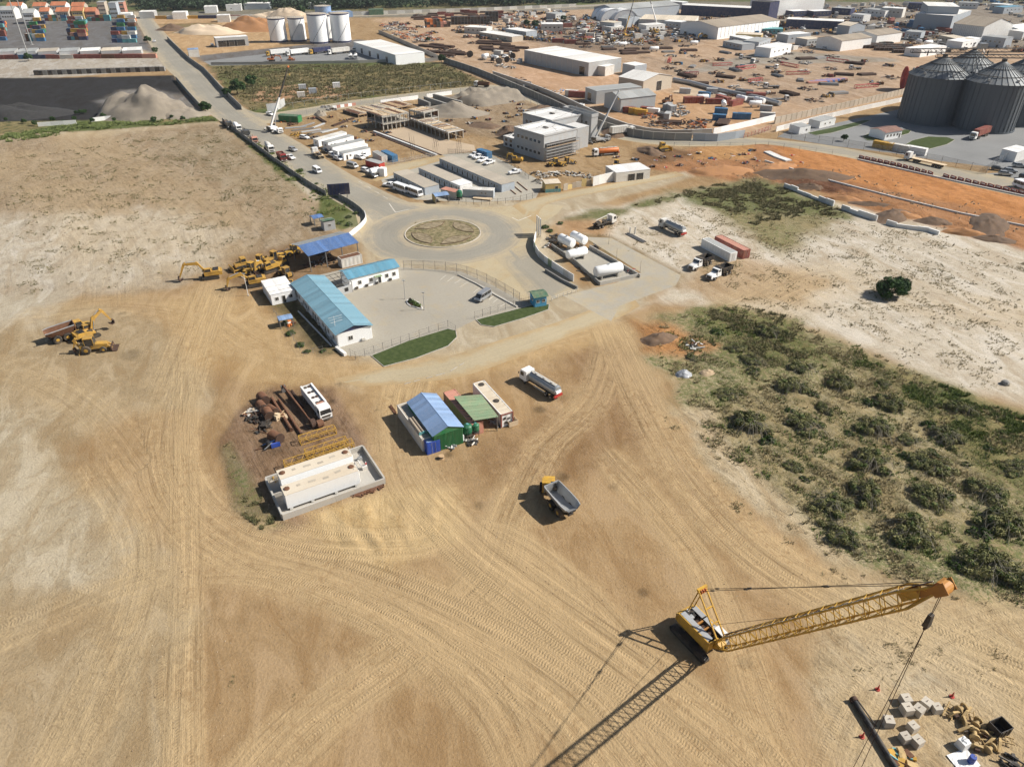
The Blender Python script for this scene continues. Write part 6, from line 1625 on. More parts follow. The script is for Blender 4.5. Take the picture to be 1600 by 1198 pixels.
fence_run('yard_fence','thin post fence between the office yard and the long lawn',[(548,557),(556,562),(640,533),(700,512),(712,520)],1.9,2.4,'grey_steel',False,3,0,.04)
fence_run('yard_fence','thin post fence behind the lawn strip at the guard booth',[(742,498),(790,484),(838,472)],1.9,2.4,'grey_steel',False,3,0,.04)
fence_run('garden_fence','low wire fence round the garden strip left of the office',[(428,488),(446,512),(474,556),(505,548)],1.2,2.4,'grey_steel',False,2,0,.04)
wall_run('garden_kerb','low pale kerb along the garden strip beside the office',[(466,487),(518,541)],.35,.25,'concrete_white',3,cat='kerb')
wall_run('concrete_culvert','short white concrete pieces at the garden corner',[(526,545),(540,556)],.7,.7,'concrete_white',2.2,cat='kerb')
fence_run('barrier_rail','low barrier of posts and white plates right of the guard booth',[(862,470),(880,463),(900,457)],1.0,1.6,'white_old',False,2,0,.06)
wall_run('parking_kerb','grey kerb running inside the curved yard fence',[(716,430),(745,444),(775,462),(808,480)],.3,.5,'concrete',2.5,cat='kerb')
wall_run('roadside_kerb','broken line of kerb stones along the south edge of the dirt road',[(632,600),(700,582),(725,567)],.1,.14,'concrete',.7,cat='kerb',gaps=(2,5,6,9,13,14,18,22,23,27,31,32))
wall_run('kerb_wall','low curved white wall at the roundabout entry on the left',[(546,371),(562,358),(572,346),(570,336)],1.5,.2,'white',2.2,None,None,3)
wall_run('boundary_wall','long grey slab wall between the main road and the bare field',[(348,190),(380,215),(430,253),(480,288),(510,306)],1.7,.14,'concrete_dark',2.5,'concrete',None,2,jit=.05)
wall_run('boundary_wall','dark slab wall curving from the billboard to the white kerb wall',[(520,305),(545,318),(562,330),(570,338)],1.7,.14,'concrete_dark',2.5,'concrete',None,2)
t=thing('billboard','large dark blue grey billboard seen from behind beside the main road','billboard',g(531,310),yaw_of((517,308),(545,306)))
m=MB();m.box(0,0,3.2,7.4,.18,3.8);m.build('panel','navy',t)
for i in range(7):block('rib',(-3.3+1.1*i,-.14,3.2),(.12,.1,3.7),'dark_steel',t)
for x in (-2.6,0,2.6):strut('post',(x,.2,0),(x,.2,3.0),.12,'grey_steel',t)
t=thing('sign_board','tall white three panel sign board seen edge on at the fuel yard corner','sign',g(843,368),R(96))
for i in range(3):m=MB();m.box(-1.3+1.3*i,.35*i,3.3,1.15,.2,5.0);m.build('panel','white',t);strut('post',(-1.3+1.3*i,.35*i,0),(-1.3+1.3*i,.35*i,1.0),.12,'grey_steel',t)
# ------------------------------------------------------------------ fuel yard
wall_run('fuel_yard_wall','curved white wall with green stains round the fuel yard corner',[(838,370),(834,385),(842,402),(862,418),(896,440)],2.0,.18,'white',2.6,None,None,2,alt=('white','white','white_old','white','green_roof'))
wall_run('fuel_bund','low grey bund wall along the left side of the fuel tanks',[(862,386),(900,412),(937,446)],1.0,.3,'concrete_dark',3)
wall_run('fuel_bund','low grey bund wall along the right side of the fuel tanks',[(921,388),(960,410),(1000,434)],1.0,.3,'concrete',3)
wall_run('fuel_bund','low bund wall across the near end of the fuel tanks',[(937,446),(1000,432)],1.0,.3,'concrete',3)
area('fuel_slab',[(864,388),(920,388),(998,432),(938,445)],.02,'concrete_yard',.3)
wall_run('boundary_kerb','dark low wall in front of the white fuel yard wall',[(852,424),(878,440),(902,452)],.8,.3,'concrete_dark',3)
def htank(L=6.5,r=1.25):
 t=root('fuel_tank');m=MB();m.rod([(.3,0),(r*.85,.015),(r,.06),(r,.94),(r*.85,.985),(.3,1)],(-L/2,0,r+.7),(L/2,0,r+.7),22);m.build('shell','white_bright',t,True)
 for x in (-L*.3,L*.3):m=MB();m.box(x,0,.55,.35,r*1.6,1.1);m.build('saddle','concrete',t)
 m=MB();m.cyl((0,0,2*r+.65),(0,0,2*r+.95),.32,n=12);m.build('manhole','pale_steel',t,True);strut('vent_pipe',(L*.3,0,2*r+.6),(L*.3,0,2*r+1.4),.05,'grey_steel',t)
 return t
for k,(p,q,L,r,lb) in enumerate((((873,380),(897,392),6.0,1.3,'white cylindrical fuel tank at the back left of the fuel yard'),((893,376),(915,387),6.0,1.3,'white cylindrical fuel tank at the back right of the fuel yard'),((885,409),(916,401),6.5,1.25,'white cylindrical fuel tank lying across the middle of the fuel yard'),((927,437),(972,428),8.2,1.45,'largest white cylindrical fuel tank at the front of the fuel yard'))):
 place('htank%d' %(k if k > 1 else 0),lambda:htank(L,r),(g(*p)+g(*q))/2,yaw_of(p,q),lb,'fuel tank','fuel tanks in the fuel yard')
for i,p in enumerate(((902,418),(910,420),(905,424),(916,428))):t=thing('floor_grate','dark rectangular grate in the fuel yard slab','grate',g(*p)+Vector((0,0,.02)),R(-35),'dark grates in the fuel slab');block('plate',(0,0,.03),(1.8,.5,.06),'dark_steel',t)
place('pump_a',lambda:scrap(81,14,.9,1.3,('red','white','grey_steel')),g(987,425),0,'red and grey pump set near the front fuel tank','pump')
place('pump_b',lambda:scrap(82,16,1.1,1.3,('dark_steel','black','grey_steel')),g(929,388),0,'dark pump set behind the fuel slab','pump')
place('pump_c',lambda:scrap(83,14,1.2,1.2,('grey_steel','white_old','rust')),g(856,386),0,'grey machine block behind the white curved wall','machine')
for i,p in enumerate(((862,374),(872,371),(868,378))):place('gen%d' %i,lambda:scrap(84+i,16,1.6,1.4,('dark_steel','grey_steel','black')),g(*p),0,['dark machine crates behind the sign board','grey steel frames right of the dark crates','dark pile of pallets behind the fuel tanks'][i],'crates')
for p,lb in (((963,405),'thin post at the edge of the fuel yard pavement'),((1000,425),'thin post at the front corner of the fuel yard'),((951,381),'thin post at the back of the fuel yard')):pole('thin_post',lb,p,3.4,.05,'grey_steel')
# wrecks and containers on the pale sand
place('wreck',lambda:lorry('tool','white_old','dark_steel',8.5,3),g(944,353),yaw_of((925,360),(960,348)),'stripped white truck behind the fuel yard','truck')
place('wreck2',lambda:lorry('tank','white_old','galv',10.0,3),g(1050,362),yaw_of((1072,372),(1028,352)),'derelict silver tanker wagon on the pale sand','tanker truck')
place('trailer_frame',lambda:pipe_bundle('grey_steel',6,8,.14,1),g(993,372),yaw_of((982,366),(1005,378)),'flat rusty trailer frame lying between the two wrecks','trailer')
t=thing('twin_post','two short white posts behind the flat trailer frame','posts',g(988,366));strut('post',(-.8,0,0),(-.8,0,2.2),.2,'white_old',t);strut('post',(.8,.3,0),(.8,.3,2.2),.2,'white_old',t)
c_,r_,l_=edge_box((1099.5,374),(1139,394.5),2.6,2.44)
place('cw40',lambda:container('white',12.19,2.6,'roof_grey'),c_,r_,'white container with grey roof on the pale sand','container')
place('cm40',lambda:container('maroon',12.19,2.6,'pink_red'),c_+Vector((-math.sin(r_),math.cos(r_),0))*3.4+Vector((1.2,.4,0)),r_,'dark red container just behind the white one on the pale sand','container')
place('bon',lambda:lorry('bonnet','white','black',8.8,3),(g(1076,424)+g(1110,410))/2,yaw_of((1112,408),(1074,425)),'white nosed dump truck with black body nearer the containers','dump truck','white and black dump trucks')
place('bon',lambda:lorry('bonnet','white','black',8.8,3),(g(1103,440)+g(1142,424))/2,yaw_of((1144,423),(1102,441)),'white nosed dump truck with black body, the one nearer the camera','dump truck','white and black dump trucks')
place('white_van',lambda:car('van','car_silver'),g(755,467),yaw_of((767,458),(745,472)),'silver minivan parked alone in the office yard','van')
def corr_thing(k,L=8.0):
 t=root('shipping_container');put('shell',corrugated_box(L,2.44,2.7,k),t);return t
 # ------------------------------------------------------------------ site cabins north of the roundabout
def long_cabin(name,label,p,q,r,h,roof,wall,n,group=None,wall2=None,doors=6):
 w=[('window','S',-.92+1.84*(i+.5)/(doors*2),1.6,.8,.8) for i in range(0,doors*2,1) if i %2]+[('door','S',-.92+1.84*(i+.5)/(doors*2),1.05,.85,2.0) for i in range(0,doors*2,2)]
 return cabin(name,label,'cabin',p,q,h,dist(q,r,h),roof,wall,n,w,group,wall2=wall2)
long_cabin('site_cabin','long grey site cabin with tan dusty roof beside the two minibuses',(614,269),(663,293.4),(686.7,288.5),2.8,'roof_dust','wall_bluegrey',8,doors=5)
long_cabin('site_cabin','middle one of three long tan roofed site cabins',(653.4,261.7),(702,283.2),(724,279),2.8,'roof_dust','wall_bluegrey',8,doors=6)
long_cabin('site_cabin','white roofed cabin end joined to the middle tan roofed cabin',(703,283.5),(718.5,290),(740,286),2.8,'white','white',3,doors=2)
long_cabin('site_cabin','longest tan roofed site cabin behind the other two rows',(686,247),(783.4,288.5),(804.5,283.6),2.8,'roof_dust','wall_bluegrey',16,doors=11)
c_,r_,l_=edge_box((724,297),(771,296.5),2.8,2.6);cabin('site_cabin','pale blue grey cabin standing across the front of the cabin yard','cabin',(722,295.5),(771,298),2.8,3.0,'white_old','wall_bluegrey',5,[('window','S',.25,1.7,.8,.6),('window','S',.5,1.7,.8,.6)])
cabin('site_hut','small hut with faded red roof left of the pale blue grey cabin','hut',(688,295),(713,301),2.5,2.8,'pink_red','white_old',3)
t,L,x,y=shed('smoking_shelter','small shelter with sky blue roof beside the minibuses','shelter',(677,303),(699,300),2.9,4.0,2.5,'roof_sky','wall_yellow',4,.2,'NSE',posts=2)
place('ptank',poly_tank,g(718,312)+Vector((0,0,1.15)),0,'dark green water tank in front of the site cabins','water tank',None,1.1)
for i in range(3):wall_run('timber_beam',['left','middle','right'][i]+' one of three rusty beams on pale ground beside the long cabin',[(790+9*i,291-i*3),(806+9*i,304-i*3)],.25,.25,'rust',9,cat='beam')
c_,r_,l_=edge_box((738,309),(766,312),.6,2.4);t=thing('timber_pallet','low pale platform lying in front of the blue grey cabin','platform',c_,r_);block('deck',(0,0,.4),(l_,2.2,.15),'timber_pale',t);block('bearer',(0,.8,.16),(l_,.2,.32),'wood',t);block('bearer',(0,-.8,.16),(l_,.2,.32),'wood',t)
fence_run('site_fence','thin post fence along the curved front of the cabin yard',[(700,318),(740,320),(790,318),(832,310),(850,300)],1.8,3.2,'dark_steel',False,2,2,.05)
fence_run('site_fence','post fence between the cabin car park and the building site',[(700,240),(772,244),(810,268),(826,280)],1.8,3.5,'dark_steel',True,2,0,.05)
fence_run('site_fence','pale railing fence between the white cabins and the site road',[(606,259),(650,250),(682,244)],1.6,2.6,'pale_steel',True,2,0,.06)
def vcar(kind,col,p,q,label,cat,group=None):return place('car_%s_%s' %(kind,col),lambda:car(kind,col),(g(*p)+g(*q))/2,yaw_of(q,p),label,cat,group)
vcar('bus','car_white',(639,303),(616,295),'white minibus behind another, first of two parked at the cabins','minibus','white minibuses at the cabins')
vcar('bus','car_white',(659,309),(637,301),'white minibus in front, nearer the blue roofed shelter','minibus','white minibuses at the cabins')
vcar('pickup','car_white',(602,291),(617,293),'white pickup parked behind the two minibuses','pickup')
for i,(p,q) in enumerate((((737,246),(746,243)),((743,249),(753,246)),((748,255),(760,250)),((757,259),(772,254)))):vcar('pickup','car_white',p,q,['white pickup farthest back in the cabin car park','second white pickup from the back in the cabin car park','third white pickup from the back in the cabin car park','white pickup nearest the camera in the row of four'][i],'pickup','white pickups in the cabin car park')
vcar('pickup','car_white',(795,273),(814,270),'white pickup parked alone at the right of the cabin car park','pickup')
for i,p in enumerate(((753,244),(760,246))):place('bl20',lambda:container('blue_cont',4.2,2.6),g(p[0],p[1]),R(-52),['left one of two small blue containers behind the pickups','right one of two small blue containers behind the pickups'][i],'container','small blue containers behind the pickups')
place('exc3',lambda:excavator('yellow',3),g(806,254),R(170),'small yellow excavator beside the concrete building shell','excavator',None,.95)
# white cabins along the main road
WC=[((497,219),(542,206.5),'white_old','rearmost white cabin in the block along the main road'),((512,223),(553,212),'roof_grey','second white cabin from the back along the main road'),((519,230),(570,219),'roof_grey','third white cabin from the back with pale grey roof'),((527,236.5),(575,225),'white','fourth white cabin from the back along the main road'),((536,240),(579,231),'roof_grey','front white cabin of the block with dark doorway')]
for p,q,rf,lb in WC:cabin('white_cabin',lb,'cabin',p,q,2.9,3.4,rf,'white_bright',6,[('window','S',-.5,1.6,.8,.8),('door','S',-.75,1.05,.85,2.0),('window','S',.4,1.6,.8,.8),('window','W',0,1.6,.8,.8)],'white cabins along the main road')
c_,r_,l_=edge_box((579,235),(598,246),2.7,2.6);place('cgrey',lambda:container('white_old',9.0,2.7,'roof_grey'),c_,r_,'white container with grey roof left of the bright blue one','container')
c_,r_,l_=edge_box((595.5,235.5),(612,243.5),2.6,2.44);place('cblue',lambda:container('blue_cont',9.5,2.6),c_,r_,'bright blue container at the end of the white cabin block','container')
cabin('site_hut','low hut with grey roof and red front below the white cabins','hut',(570,250),(592,256),2.4,3.0,'roof_grey','red',3)
place('htank_s',lambda:htank(4.0,1.2),g(586,275),R(40),'grey round tank beside a white box at the roadside','tank',None,1.0)
t,L,x,y=cabin('white_box_cabin','small upright white box beside the roadside tank','cabin',(591,263),(600,264),3.0,2.2,'white','white_bright',2)
vcar('suv','car_silver',(464,238),(452,234),'silver car driving along the main road','car')
vcar('suv','car_white',(482,218),(470,216),'white car parked at the right edge of the main road','car')
vcar('pickup','car_white',(460,251),(449,246),'white pickup parked against the slab wall on the left','pickup')
vcar('van','car_white',(502,273),(490,266),'white minibus van driving towards the roundabout','van')
vcar('suv','car_white',(526,247),(514,242),'white car parked beside the front white cabin','car')
vcar('suv','car_white',(535,252),(523,248),'white car parked nearest the road beside the cabins','car')
vcar('van','car_silver',(558,264),(544,260),'silver van parked in front of the white cabins','van')
vcar('suv','car_white',(579,271),(565,267),'white car parked beside the roadside tank','car')
vcar('pickup','car_dark',(588,279),(574,275),'dark pickup parked under the roadside tank','pickup')
vcar('suv','car_dark',(512,240),(505,237),'dark car parked behind the white cars at the cabins','car')
for i,(p,q) in enumerate((((561,248),(553,246)),((568,250),(560,247)),((572,246),(565,244)))):vcar('suv','car_white',p,q,['left','middle','right'][i]+' one of three white cars in the shade of the white cabins','car','white cars at the cabin fronts')
place('crtruck',lambda:lorry('tool','white','timber_pale',9.0,3),g(497,245),yaw_of((510,252),(483,232)),'flatbed truck with white cab loaded with timber at the roadside','truck')
place('lt1',lambda:lorry('tool','car_dark','dark_steel',9.0,3),g(356,198),yaw_of((345,190),(366,204)),'dark truck at the far end of the line along the slab wall','truck')
place('lt2',lambda:lorry('mixer','white','white',8.0,3),g(371,204),yaw_of((362,197),(380,210)),'white mixer truck in the line along the slab wall','truck')
place('lt3',lambda:lorry('tool','car_dark','grey_steel',7.5,3),g(384,212),yaw_of((376,206),(392,218)),'dark lorry loaded with parts behind the white mixer truck','truck')
place('lt4',lambda:lorry('tool','pink_red','rust',7.0,3),g(397,223),yaw_of((390,216),(404,230)),'rusty truck wreck against the slab wall','truck')
place('lt5',lambda:lorry('mixer','white','white_old',9.0,3),g(421,236),yaw_of((410,226),(432,246)),'white pump truck parked along the slab wall','truck')
place('lt6',lambda:lorry('tipper','car_red','car_red',7.5,3),g(441,250),yaw_of((434,241),(450,256)),'dark red tipper truck along the slab wall','truck')
place('mob1',lambda:mobile_crane('white',27,R(58),R(100),11.5),g(430,206),yaw_of((418,200),(444,210)),'white mobile crane with tall boom at the road junction','crane')
place('mob2',lambda:mobile_crane('pale_steel',22,R(48),R(20),10.5,'pale_steel'),g(936,222),yaw_of((920,221),(955,216)),'grey mobile crane beside the concrete building shell','crane')
t,L,x,y=shed('site_store','dark green container store behind the mobile crane','store',(437,178),(468,180),3.2,4.0,2.9,'green_roof_dark','green',4,.1)
for i,(p,q) in enumerate((((418,176),(434,174)),((434,172),(446,166)))):wall_run('hoarding',['left','right'][i]+' pale grey hoarding panels at the junction behind the mobile crane',[p,q],4.0,.12,'wall_grey',2.4)
vcar('pickup','car_white',(427,182),(418,179),'white pickup beside the grey hoarding at the junction','pickup')
for i in range(7):heap('earth_heap','rough dark soil bank along the orange earthworks',(1265+48*i,293+13.5*i+(i %2)*4),random.uniform(5,9),random.uniform(2,3.5),random.uniform(1.0,2.0),['earth_heap','orange_heap'][i %2],-.3,500+i,group='soil banks along the earthworks')
for i,(x0,y0) in enumerate(((462,200),(472,203),(486,205),(500,206),(515,205),(480,196),(498,197))):place('rebar%d' %(i %2),lambda:pipe_bundle('grey_steel' if i %2 else 'pale_steel',6,9,.12,2),g(x0,y0),R(20+8*i),'stack of grey scaffold tubes at the site entrance','tube stack','scaffold tube stacks at the site')
for i,(x0,y0,k) in enumerate(((446,190,'orange'),(456,195,'rust'),(470,212,'yellow_old'),(462,211,'yellow'),(484,213,'dark_steel'),(492,216,'grey_steel'),(508,168,'pale_steel'),(518,172,'grey_steel'),(545,190,'wood'),(560,178,'grey_steel'))):
 place('siteh%s' %k,lambda:scrap(100+i,22,2.6,1.3,(k,'rust_dark',k)),g(x0,y0),i,['orange timber pile behind the mobile crane','rusty pile right of the mobile crane','old yellow machine parts at the roadside','yellow compactor parts at the roadside','dark machine scrap at the site entrance','grey machine scrap beside the first white cabin','pale sheet pile at the site edge','grey machine parts at the site edge','timber formwork pile in the middle of the site','grey rubble pile near the scaffold frame'][i],'scrap heap')
for i,(x0,y0,x1,y1) in enumerate(((520,198,552,186),(495,184,508,192))):t=thing('steel_beam_stack',['long dark beam stack sloping across the site','short dark beam lying near the green store'][i],'beams',(g(x0,y0)+g(x1,y1))/2,yaw_of((x0,y0),(x1,y1)));[block('beam',(0,-.6+.6*k,.3),(dist((x0,y0),(x1,y1)),.35,.6),'rust_dark',t) for k in range(3)]
# ------------------------------------------------------------------ building site: scaffolded frame, concrete shells
def frame_building(name,label,p,q,depth,h,storeys,bays,slab='concrete',post='concrete',deck='roof_dust',scaff=True):
 """concrete frame under construction: p-q is the front base line"""
 A,B_=g(*p),g(*q);L=(B_-A).length;rz=math.atan2(B_.y-A.y,B_.x-A.x);nn=Vector((-math.sin(rz),math.cos(rz),0));o=(A+B_)/2+nn*depth/2
 t=thing(name,label,'building',(o.x,o.y,0),rz);sh=h/storeys
 for s in range(1,storeys+1):
  block('floor_slab',(0,0,s*sh),(L,depth,.28),slab,t)
  block('edge_beam',(0,-depth/2-.06,s*sh-.25),(L,.25,.5),post,t)
 for i in range(bays+1):
  for k in range(3):
   x=-L/2+.3+(L-.6)*i/bays;y=-depth/2+.25+(depth-.5)*k/2;block('column',(x,y,h/2),(.4,.4,h),post,t)
 for i in range(int(L/1.1)):block('deck_board',(-L/2+.55+i*1.1,random.uniform(-.2,.2),h+.2),(.9,depth*random.uniform(.8,1),.08),random.choice([deck,'rust','wood','timber_pale','concrete_dark']),t)
 if scaff:
  n=int(L/2.2)
  for i in range(n+1):
   x=-L/2+L*i/n;strut('scaffold_pole',(x,-depth/2-.9,0),(x,-depth/2-.9,h+1.2),.05,'dark_steel',t)
   strut('starter_bar',(x,random.uniform(-.4,.4)*depth,h),(x,random.uniform(-.3,.3)*depth,h+1.4),.05,'rust',t)
  for k in range(1,storeys*2+1):strut('scaffold_ledger',(-L/2,-depth/2-.9,k*sh/2+.4),(L/2,-depth/2-.9,k*sh/2+.4),.05,'rust_dark',t)
  for i in range(n):block('formwork_panel',(-L/2+L*(i+.5)/n,depth/2-.4,h-sh*.5),(L/n*.9,.2,sh*.8),random.choice(['wood','rust','dark_steel','concrete_dark']),t)
 return t
area('frame_slab',[(588,208),(640,197),(700,219),(741,227),(743,236),(682,243)],.05,'slab_pale',.1)
frame_building('frame_building','two storey concrete frame with scaffolding and red timber deck',(599,205),(640,197.5),14,6.2,2,6)
frame_building('frame_building','lower concrete frame wing with white shutter edge running towards the camera',(641,197),(701,220),8,3.4,1,9,'concrete_white')
frame_building('frame_building','small raised scaffold block at the corner of the two frame wings',(640,193),(664,199),9,6.2,2,3)
frame_building('foundation_building','low timber shuttered foundation behind the tall frame',(560,184),(645,168),14,1.4,1,10,'roof_dust','wood')
wall_run('ground_beam','pale ground beam in a dark trench beside the slab',[(584,206),(632,224),(682,243)],.5,.9,'concrete_white',4,cat='beam')
wall_run('trench_edge','dark trench side left of the pale ground beam',[(579,207),(628,226),(676,245)],.25,1.0,'rust_dark',4,cat='trench')
wall_run('trench_edge','dark trench side right of the pale ground beam',[(592,206),(640,224),(690,243)],.25,.6,'rust_dark',4,cat='trench')
for i,(p,q) in enumerate((((664,160),(700,172)),((678,156),(722,168)),((655,163),(672,170)))):wall_run('retaining_wall',['dark retaining wall in the excavation, the middle one','long grey retaining wall beside the gravel heaps','short dark retaining wall at the left of the excavation'][i],[p,q],3.0,1.2,'concrete_dark',4)
for i in range(26):pole('scaffold_stake','thin dark stake standing round the pale slab',(640+(i*37) %110,222+(i*17) %22),4.0,.05,'dark_steel',group='stakes round the slab')
for i,(b,rx,ry,h,k,lb) in enumerate((((709,178),17,11,5.5,'gravel_heap','broad grey earth heap behind the scaffold frame'),((735,157),14,9,6,'gravel_heap','steep grey gravel heap at the back of the site'),((770,158),22,10,6.5,'gravel_heap','wide grey brown heap along the curved road'),((725,160),9,7,4,'earth_heap','dark brown heap left of the gravel heaps'),((845,172),12,7,2.5,'earth_heap','rough brown earth bank beside the road bend'),((793,208),8,6,3.5,'earth_heap','brown heap left of the concrete shell'),((960,208),10,6,2.5,'earth_heap','reddish brown spoil behind the grey crane'),((1015,237),7,5,2.2,'earth_heap','dark spoil heap in front of the bulldozer'),((755,196),10,6,1.4,'earth_heap','low brown rubble ring in the middle of the site'),((500,180),4,3,2.2,'gravel_heap','pale sheet covered heap near the junction'),((1250,276),18,6,3,'earth_heap','dark spoil bank along the orange earthworks'),((1130,268),14,6,2.5,'orange_heap','reddish spoil bank behind the green rise'),((1215,262),10,4,2.0,'orange_heap','orange spoil heap at the bend of the earthworks'),((1395,338),9,5,2.0,'earth_heap','brown dug heap near the grey sheeting'),((1545,352),12,6,2.2,'earth_heap','dark brown spoil at the right edge of the earthworks'))):
 heap('earth_heap',lb,b,rx,ry,h,k,0.3*i,i+3)
heap('gravel_heap','great grey gravel heap in the black coal yard',(228,178),24,17,13,'gravel_heap',.2,77,peaks=5)
heap('gravel_heap','low flat grey gravel apron beside the great heap',(288,180),14,9,4,'gravel_heap',.1,78)
heap('coal_heap','low black coal bank at the left of the coal yard',(30,178),30,14,5,'coal',.1,79)
t_=None
def shell_block(name,label,p,q,r,h,parapet=.8,wall='wall_grey',floors=2,scaff_end=False,openings=6):
 """unfinished concrete block: p-q the left roof edge, r the far right corner of the near end"""
 t,L,x,y=cabin(name,label,'building',p,q,h,dist(q,r,h),'concrete_white',wall,4,[('window','S',-.85+1.7*(i+.5)/openings,h*f,1.6,1.3) for i in range(openings) for f in (.28,.74)][:openings*2],ribs=1,fall=.04)
 for sy in (-1,1):m=MB();m.box(0,sy*(y+.13),h+parapet/2-.02,L+.06,.2,parapet);m.build('parapet',wall,t)
 for sx in (-1,1):m=MB();m.box(sx*(x+.13),0,h+parapet/2-.02,.2,2*y,parapet);m.build('parapet',wall,t)
 if scaff_end:
  n=int(2*y/2.2)
  for i in range(n+1):
   for dx in (1.0,2.0):strut('scaffold_pole',(x+dx,-y+2*y*i/n,0),(x+dx,-y+2*y*i/n,h*.72),.06,'pale_steel',t)
  for k in range(6):
   z=.8+k*h*.12
   for dx in (1.0,2.0):strut('scaffold_ledger',(x+dx,-y,z),(x+dx,y,z),.05,'grey_steel',t)
   block('scaffold_deck',(x+1.5,0,z),(1.0,2*y,.08),random.choice(['grey_steel','wood','pale_steel']),t)
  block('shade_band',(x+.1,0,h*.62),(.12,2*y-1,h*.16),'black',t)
 for i in range(7):strut('starter_bar',(-x+2*x*i/6,random.uniform(-y,y),h),(-x+2*x*i/6,random.uniform(-y,y),h+1.6),.06,'grey_steel',t)
 block('roof_hatch',(-x*.1,y*.1,h+.25),(2.2,1.2,.5),'dark_steel',t)
 return t
shell_block('concrete_shell','front white concrete building shell with scaffold on its right face',(803,200.5),(850,214),(910,205),9.5,.7,scaff_end=True)
shell_block('concrete_shell','rear white concrete building shell behind the scaffolded one',(816.5,178),(862,190),(912,181),10,.6)
shell_block('concrete_shell','narrow grey concrete wing with window holes at the right of the shells',(880,171.5),(924,184),(932,181.5),10,1.4,openings=5)
shell_block('concrete_annex','low grey annex at the left of the front concrete shell',(786,213),(803,218),(822,213),4,.3,openings=2)
t,L,x,y=cabin('curved_parapet','grey connecting block between the two concrete shells','building',(880,195),(902,201),8.5,7,'concrete_white','wall_grey',2)
place('tank_or',lambda:lorry('tank','white','orange',11,4),g(946,243),yaw_of((968,240),(922,244)),'orange red tanker truck with white cab on the building site','tanker truck')
place('grd',grader,g(886,258),yaw_of((868,262),(902,254)),'yellow motor grader working in front of the concrete shell','grader')
place('ldr2',lambda:loader('yellow'),g(866,259),yaw_of((878,258),(858,261)),'yellow loader beside the grader at the concrete shell','loader')
place('doz2',lambda:dozer('yellow'),g(1036,236),yaw_of((1020,238),(1050,234)),'yellow bulldozer pushing spoil near the curved road','bulldozer',None,1.3)
place('ldr2',lambda:loader('yellow'),g(962,262),yaw_of((970,258),(955,268)),'yellow loader left of the open fronted white shed','loader')
place('semi_w',lambda:semi('white_old','white','box',12),g(972,211),yaw_of((960,212),(985,209)),'grey box lorry parked at the wall behind the grey crane','lorry')
vcar('pickup','car_white',(902,169),(912,166),'white truck on the curved road behind the concrete shells','pickup')
place('tip_far',lambda:lorry('tipper','white','rust',9,3),g(753,136),yaw_of((762,136),(744,135)),'white tipper truck on the far bend of the curved road','truck')
cabin('open_shed','white flat roofed shed with dark open front beside the dirt road','shed',(963,270),(1017,264),3.6,9,'white','white_old',5,[('door','S',-.1,1.3,3.0,2.6),('door','S',.4,1.3,3.0,2.6)])
wall_run('sheet_wall','white corrugated sheet wall along the dirt road',[(926,291),(945,286),(966,281)],3.4,.2,'white',2.5)
t,L,x,y=cabin('small_house','roofless little house with yellow and turquoise walls','house',(852,287.5),(877,286),3.2,5,'cream_roof','wall_yellow',3,[('door','S',.45,1.2,1.2,2.0)]);block('dado',(0,-y-.08,.6),(2*x+.02,.06,1.2),'teal',t)
wall_run('ruined_wall','low broken tan and yellow walls right of the little house',[(880,298),(900,293),(924,290)],2.4,.3,'wall_tan',2.2,jit=.35,alt=('wall_tan','wall_yellow','roof_brown'))
for i,(x0,y0) in enumerate(((838,272),(850,276),(862,273),(875,272),(890,272),(905,274),(842,284),(920,277))):place('rubb%d' %(i %3),lambda:scrap(130+i,24,2.8,1.1,('white_old','concrete','dark_steel','wood')),g(x0,y0),i,'heap of pale rubble and timber behind the little yellow house','rubble heap','rubble heaps behind the little house')
for i in range(16):place('peg',lambda:scrap(150,3,.3,.5,('red','white')),g(1010+(i*53) %250,240+(i*19) %28),i,'small red and white survey peg on the orange earthworks','peg','survey pegs on the earthworks')
# ------------------------------------------------------------------ walls, fences and kerbs along the roads
wall_run('boundary_wall','tall grey slab wall along the outer side of the curved road',[(694,98),(745,115),(800,138),(860,164),(910,188),(960,207),(1020,218),(1080,220)],3.2,.3,'concrete_dark',5.0,'concrete','concrete',2)
wall_run('boundary_wall','inner grey wall behind the tall slab wall of the orange yard',[(770,118),(830,138),(880,158),(930,182),(980,202),(1040,212),(1112,210)],2.4,.3,'concrete',5.0,None,'concrete_white',2)
wall_run('boundary_wall','pale wall section at the outside of the road bend',[(1082,220),(1120,221),(1162,215)],3.2,.3,'wall_bluegrey',5)
wall_run('boundary_wall','bright white wall along the near edge of the orange yard',[(1114,210),(1160,200),(1210,188)],2.6,.3,'white_bright',5)
wall_run('boundary_wall','low white wall running to the grain bins',[(1212,206),(1280,188),(1350,172),(1414,158)],2.2,.3,'white',6)
wall_run('retaining_wall','tan ribbed retaining wall below the orange yard',[(1210,194),(1290,176),(1360,160),(1418,146)],3.0,.4,'wall_tan',4,'roof_brown')
wall_run('boundary_wall','thin dark wall along the inside of the white tank farm road',[(262,62),(296,95),(320,112),(345,140),(378,172)],2.4,.25,'concrete_dark',6,None,None,2)
wall_run('boundary_wall','dark wall between the coal yard and the main road',[(276,126),(296,150),(316,172)],2.4,.25,'concrete_dark',6)
wall_run('boundary_wall','broken white wall at the grassy edge of the coal yard',[(60,198),(120,194),(165,188),(215,184)],1.8,.25,'white',6,gaps=(3,7))
wall_run('boundary_wall','grey wall between the grass field and the orange yard',[(592,52),(625,66),(690,95)],2.6,.3,'concrete',8)
wall_run('boundary_wall','long pale wall at the foot of the grass field behind the tank farm',[(330,102),(440,101),(560,99),(686,95)],1.8,.25,'concrete',9)
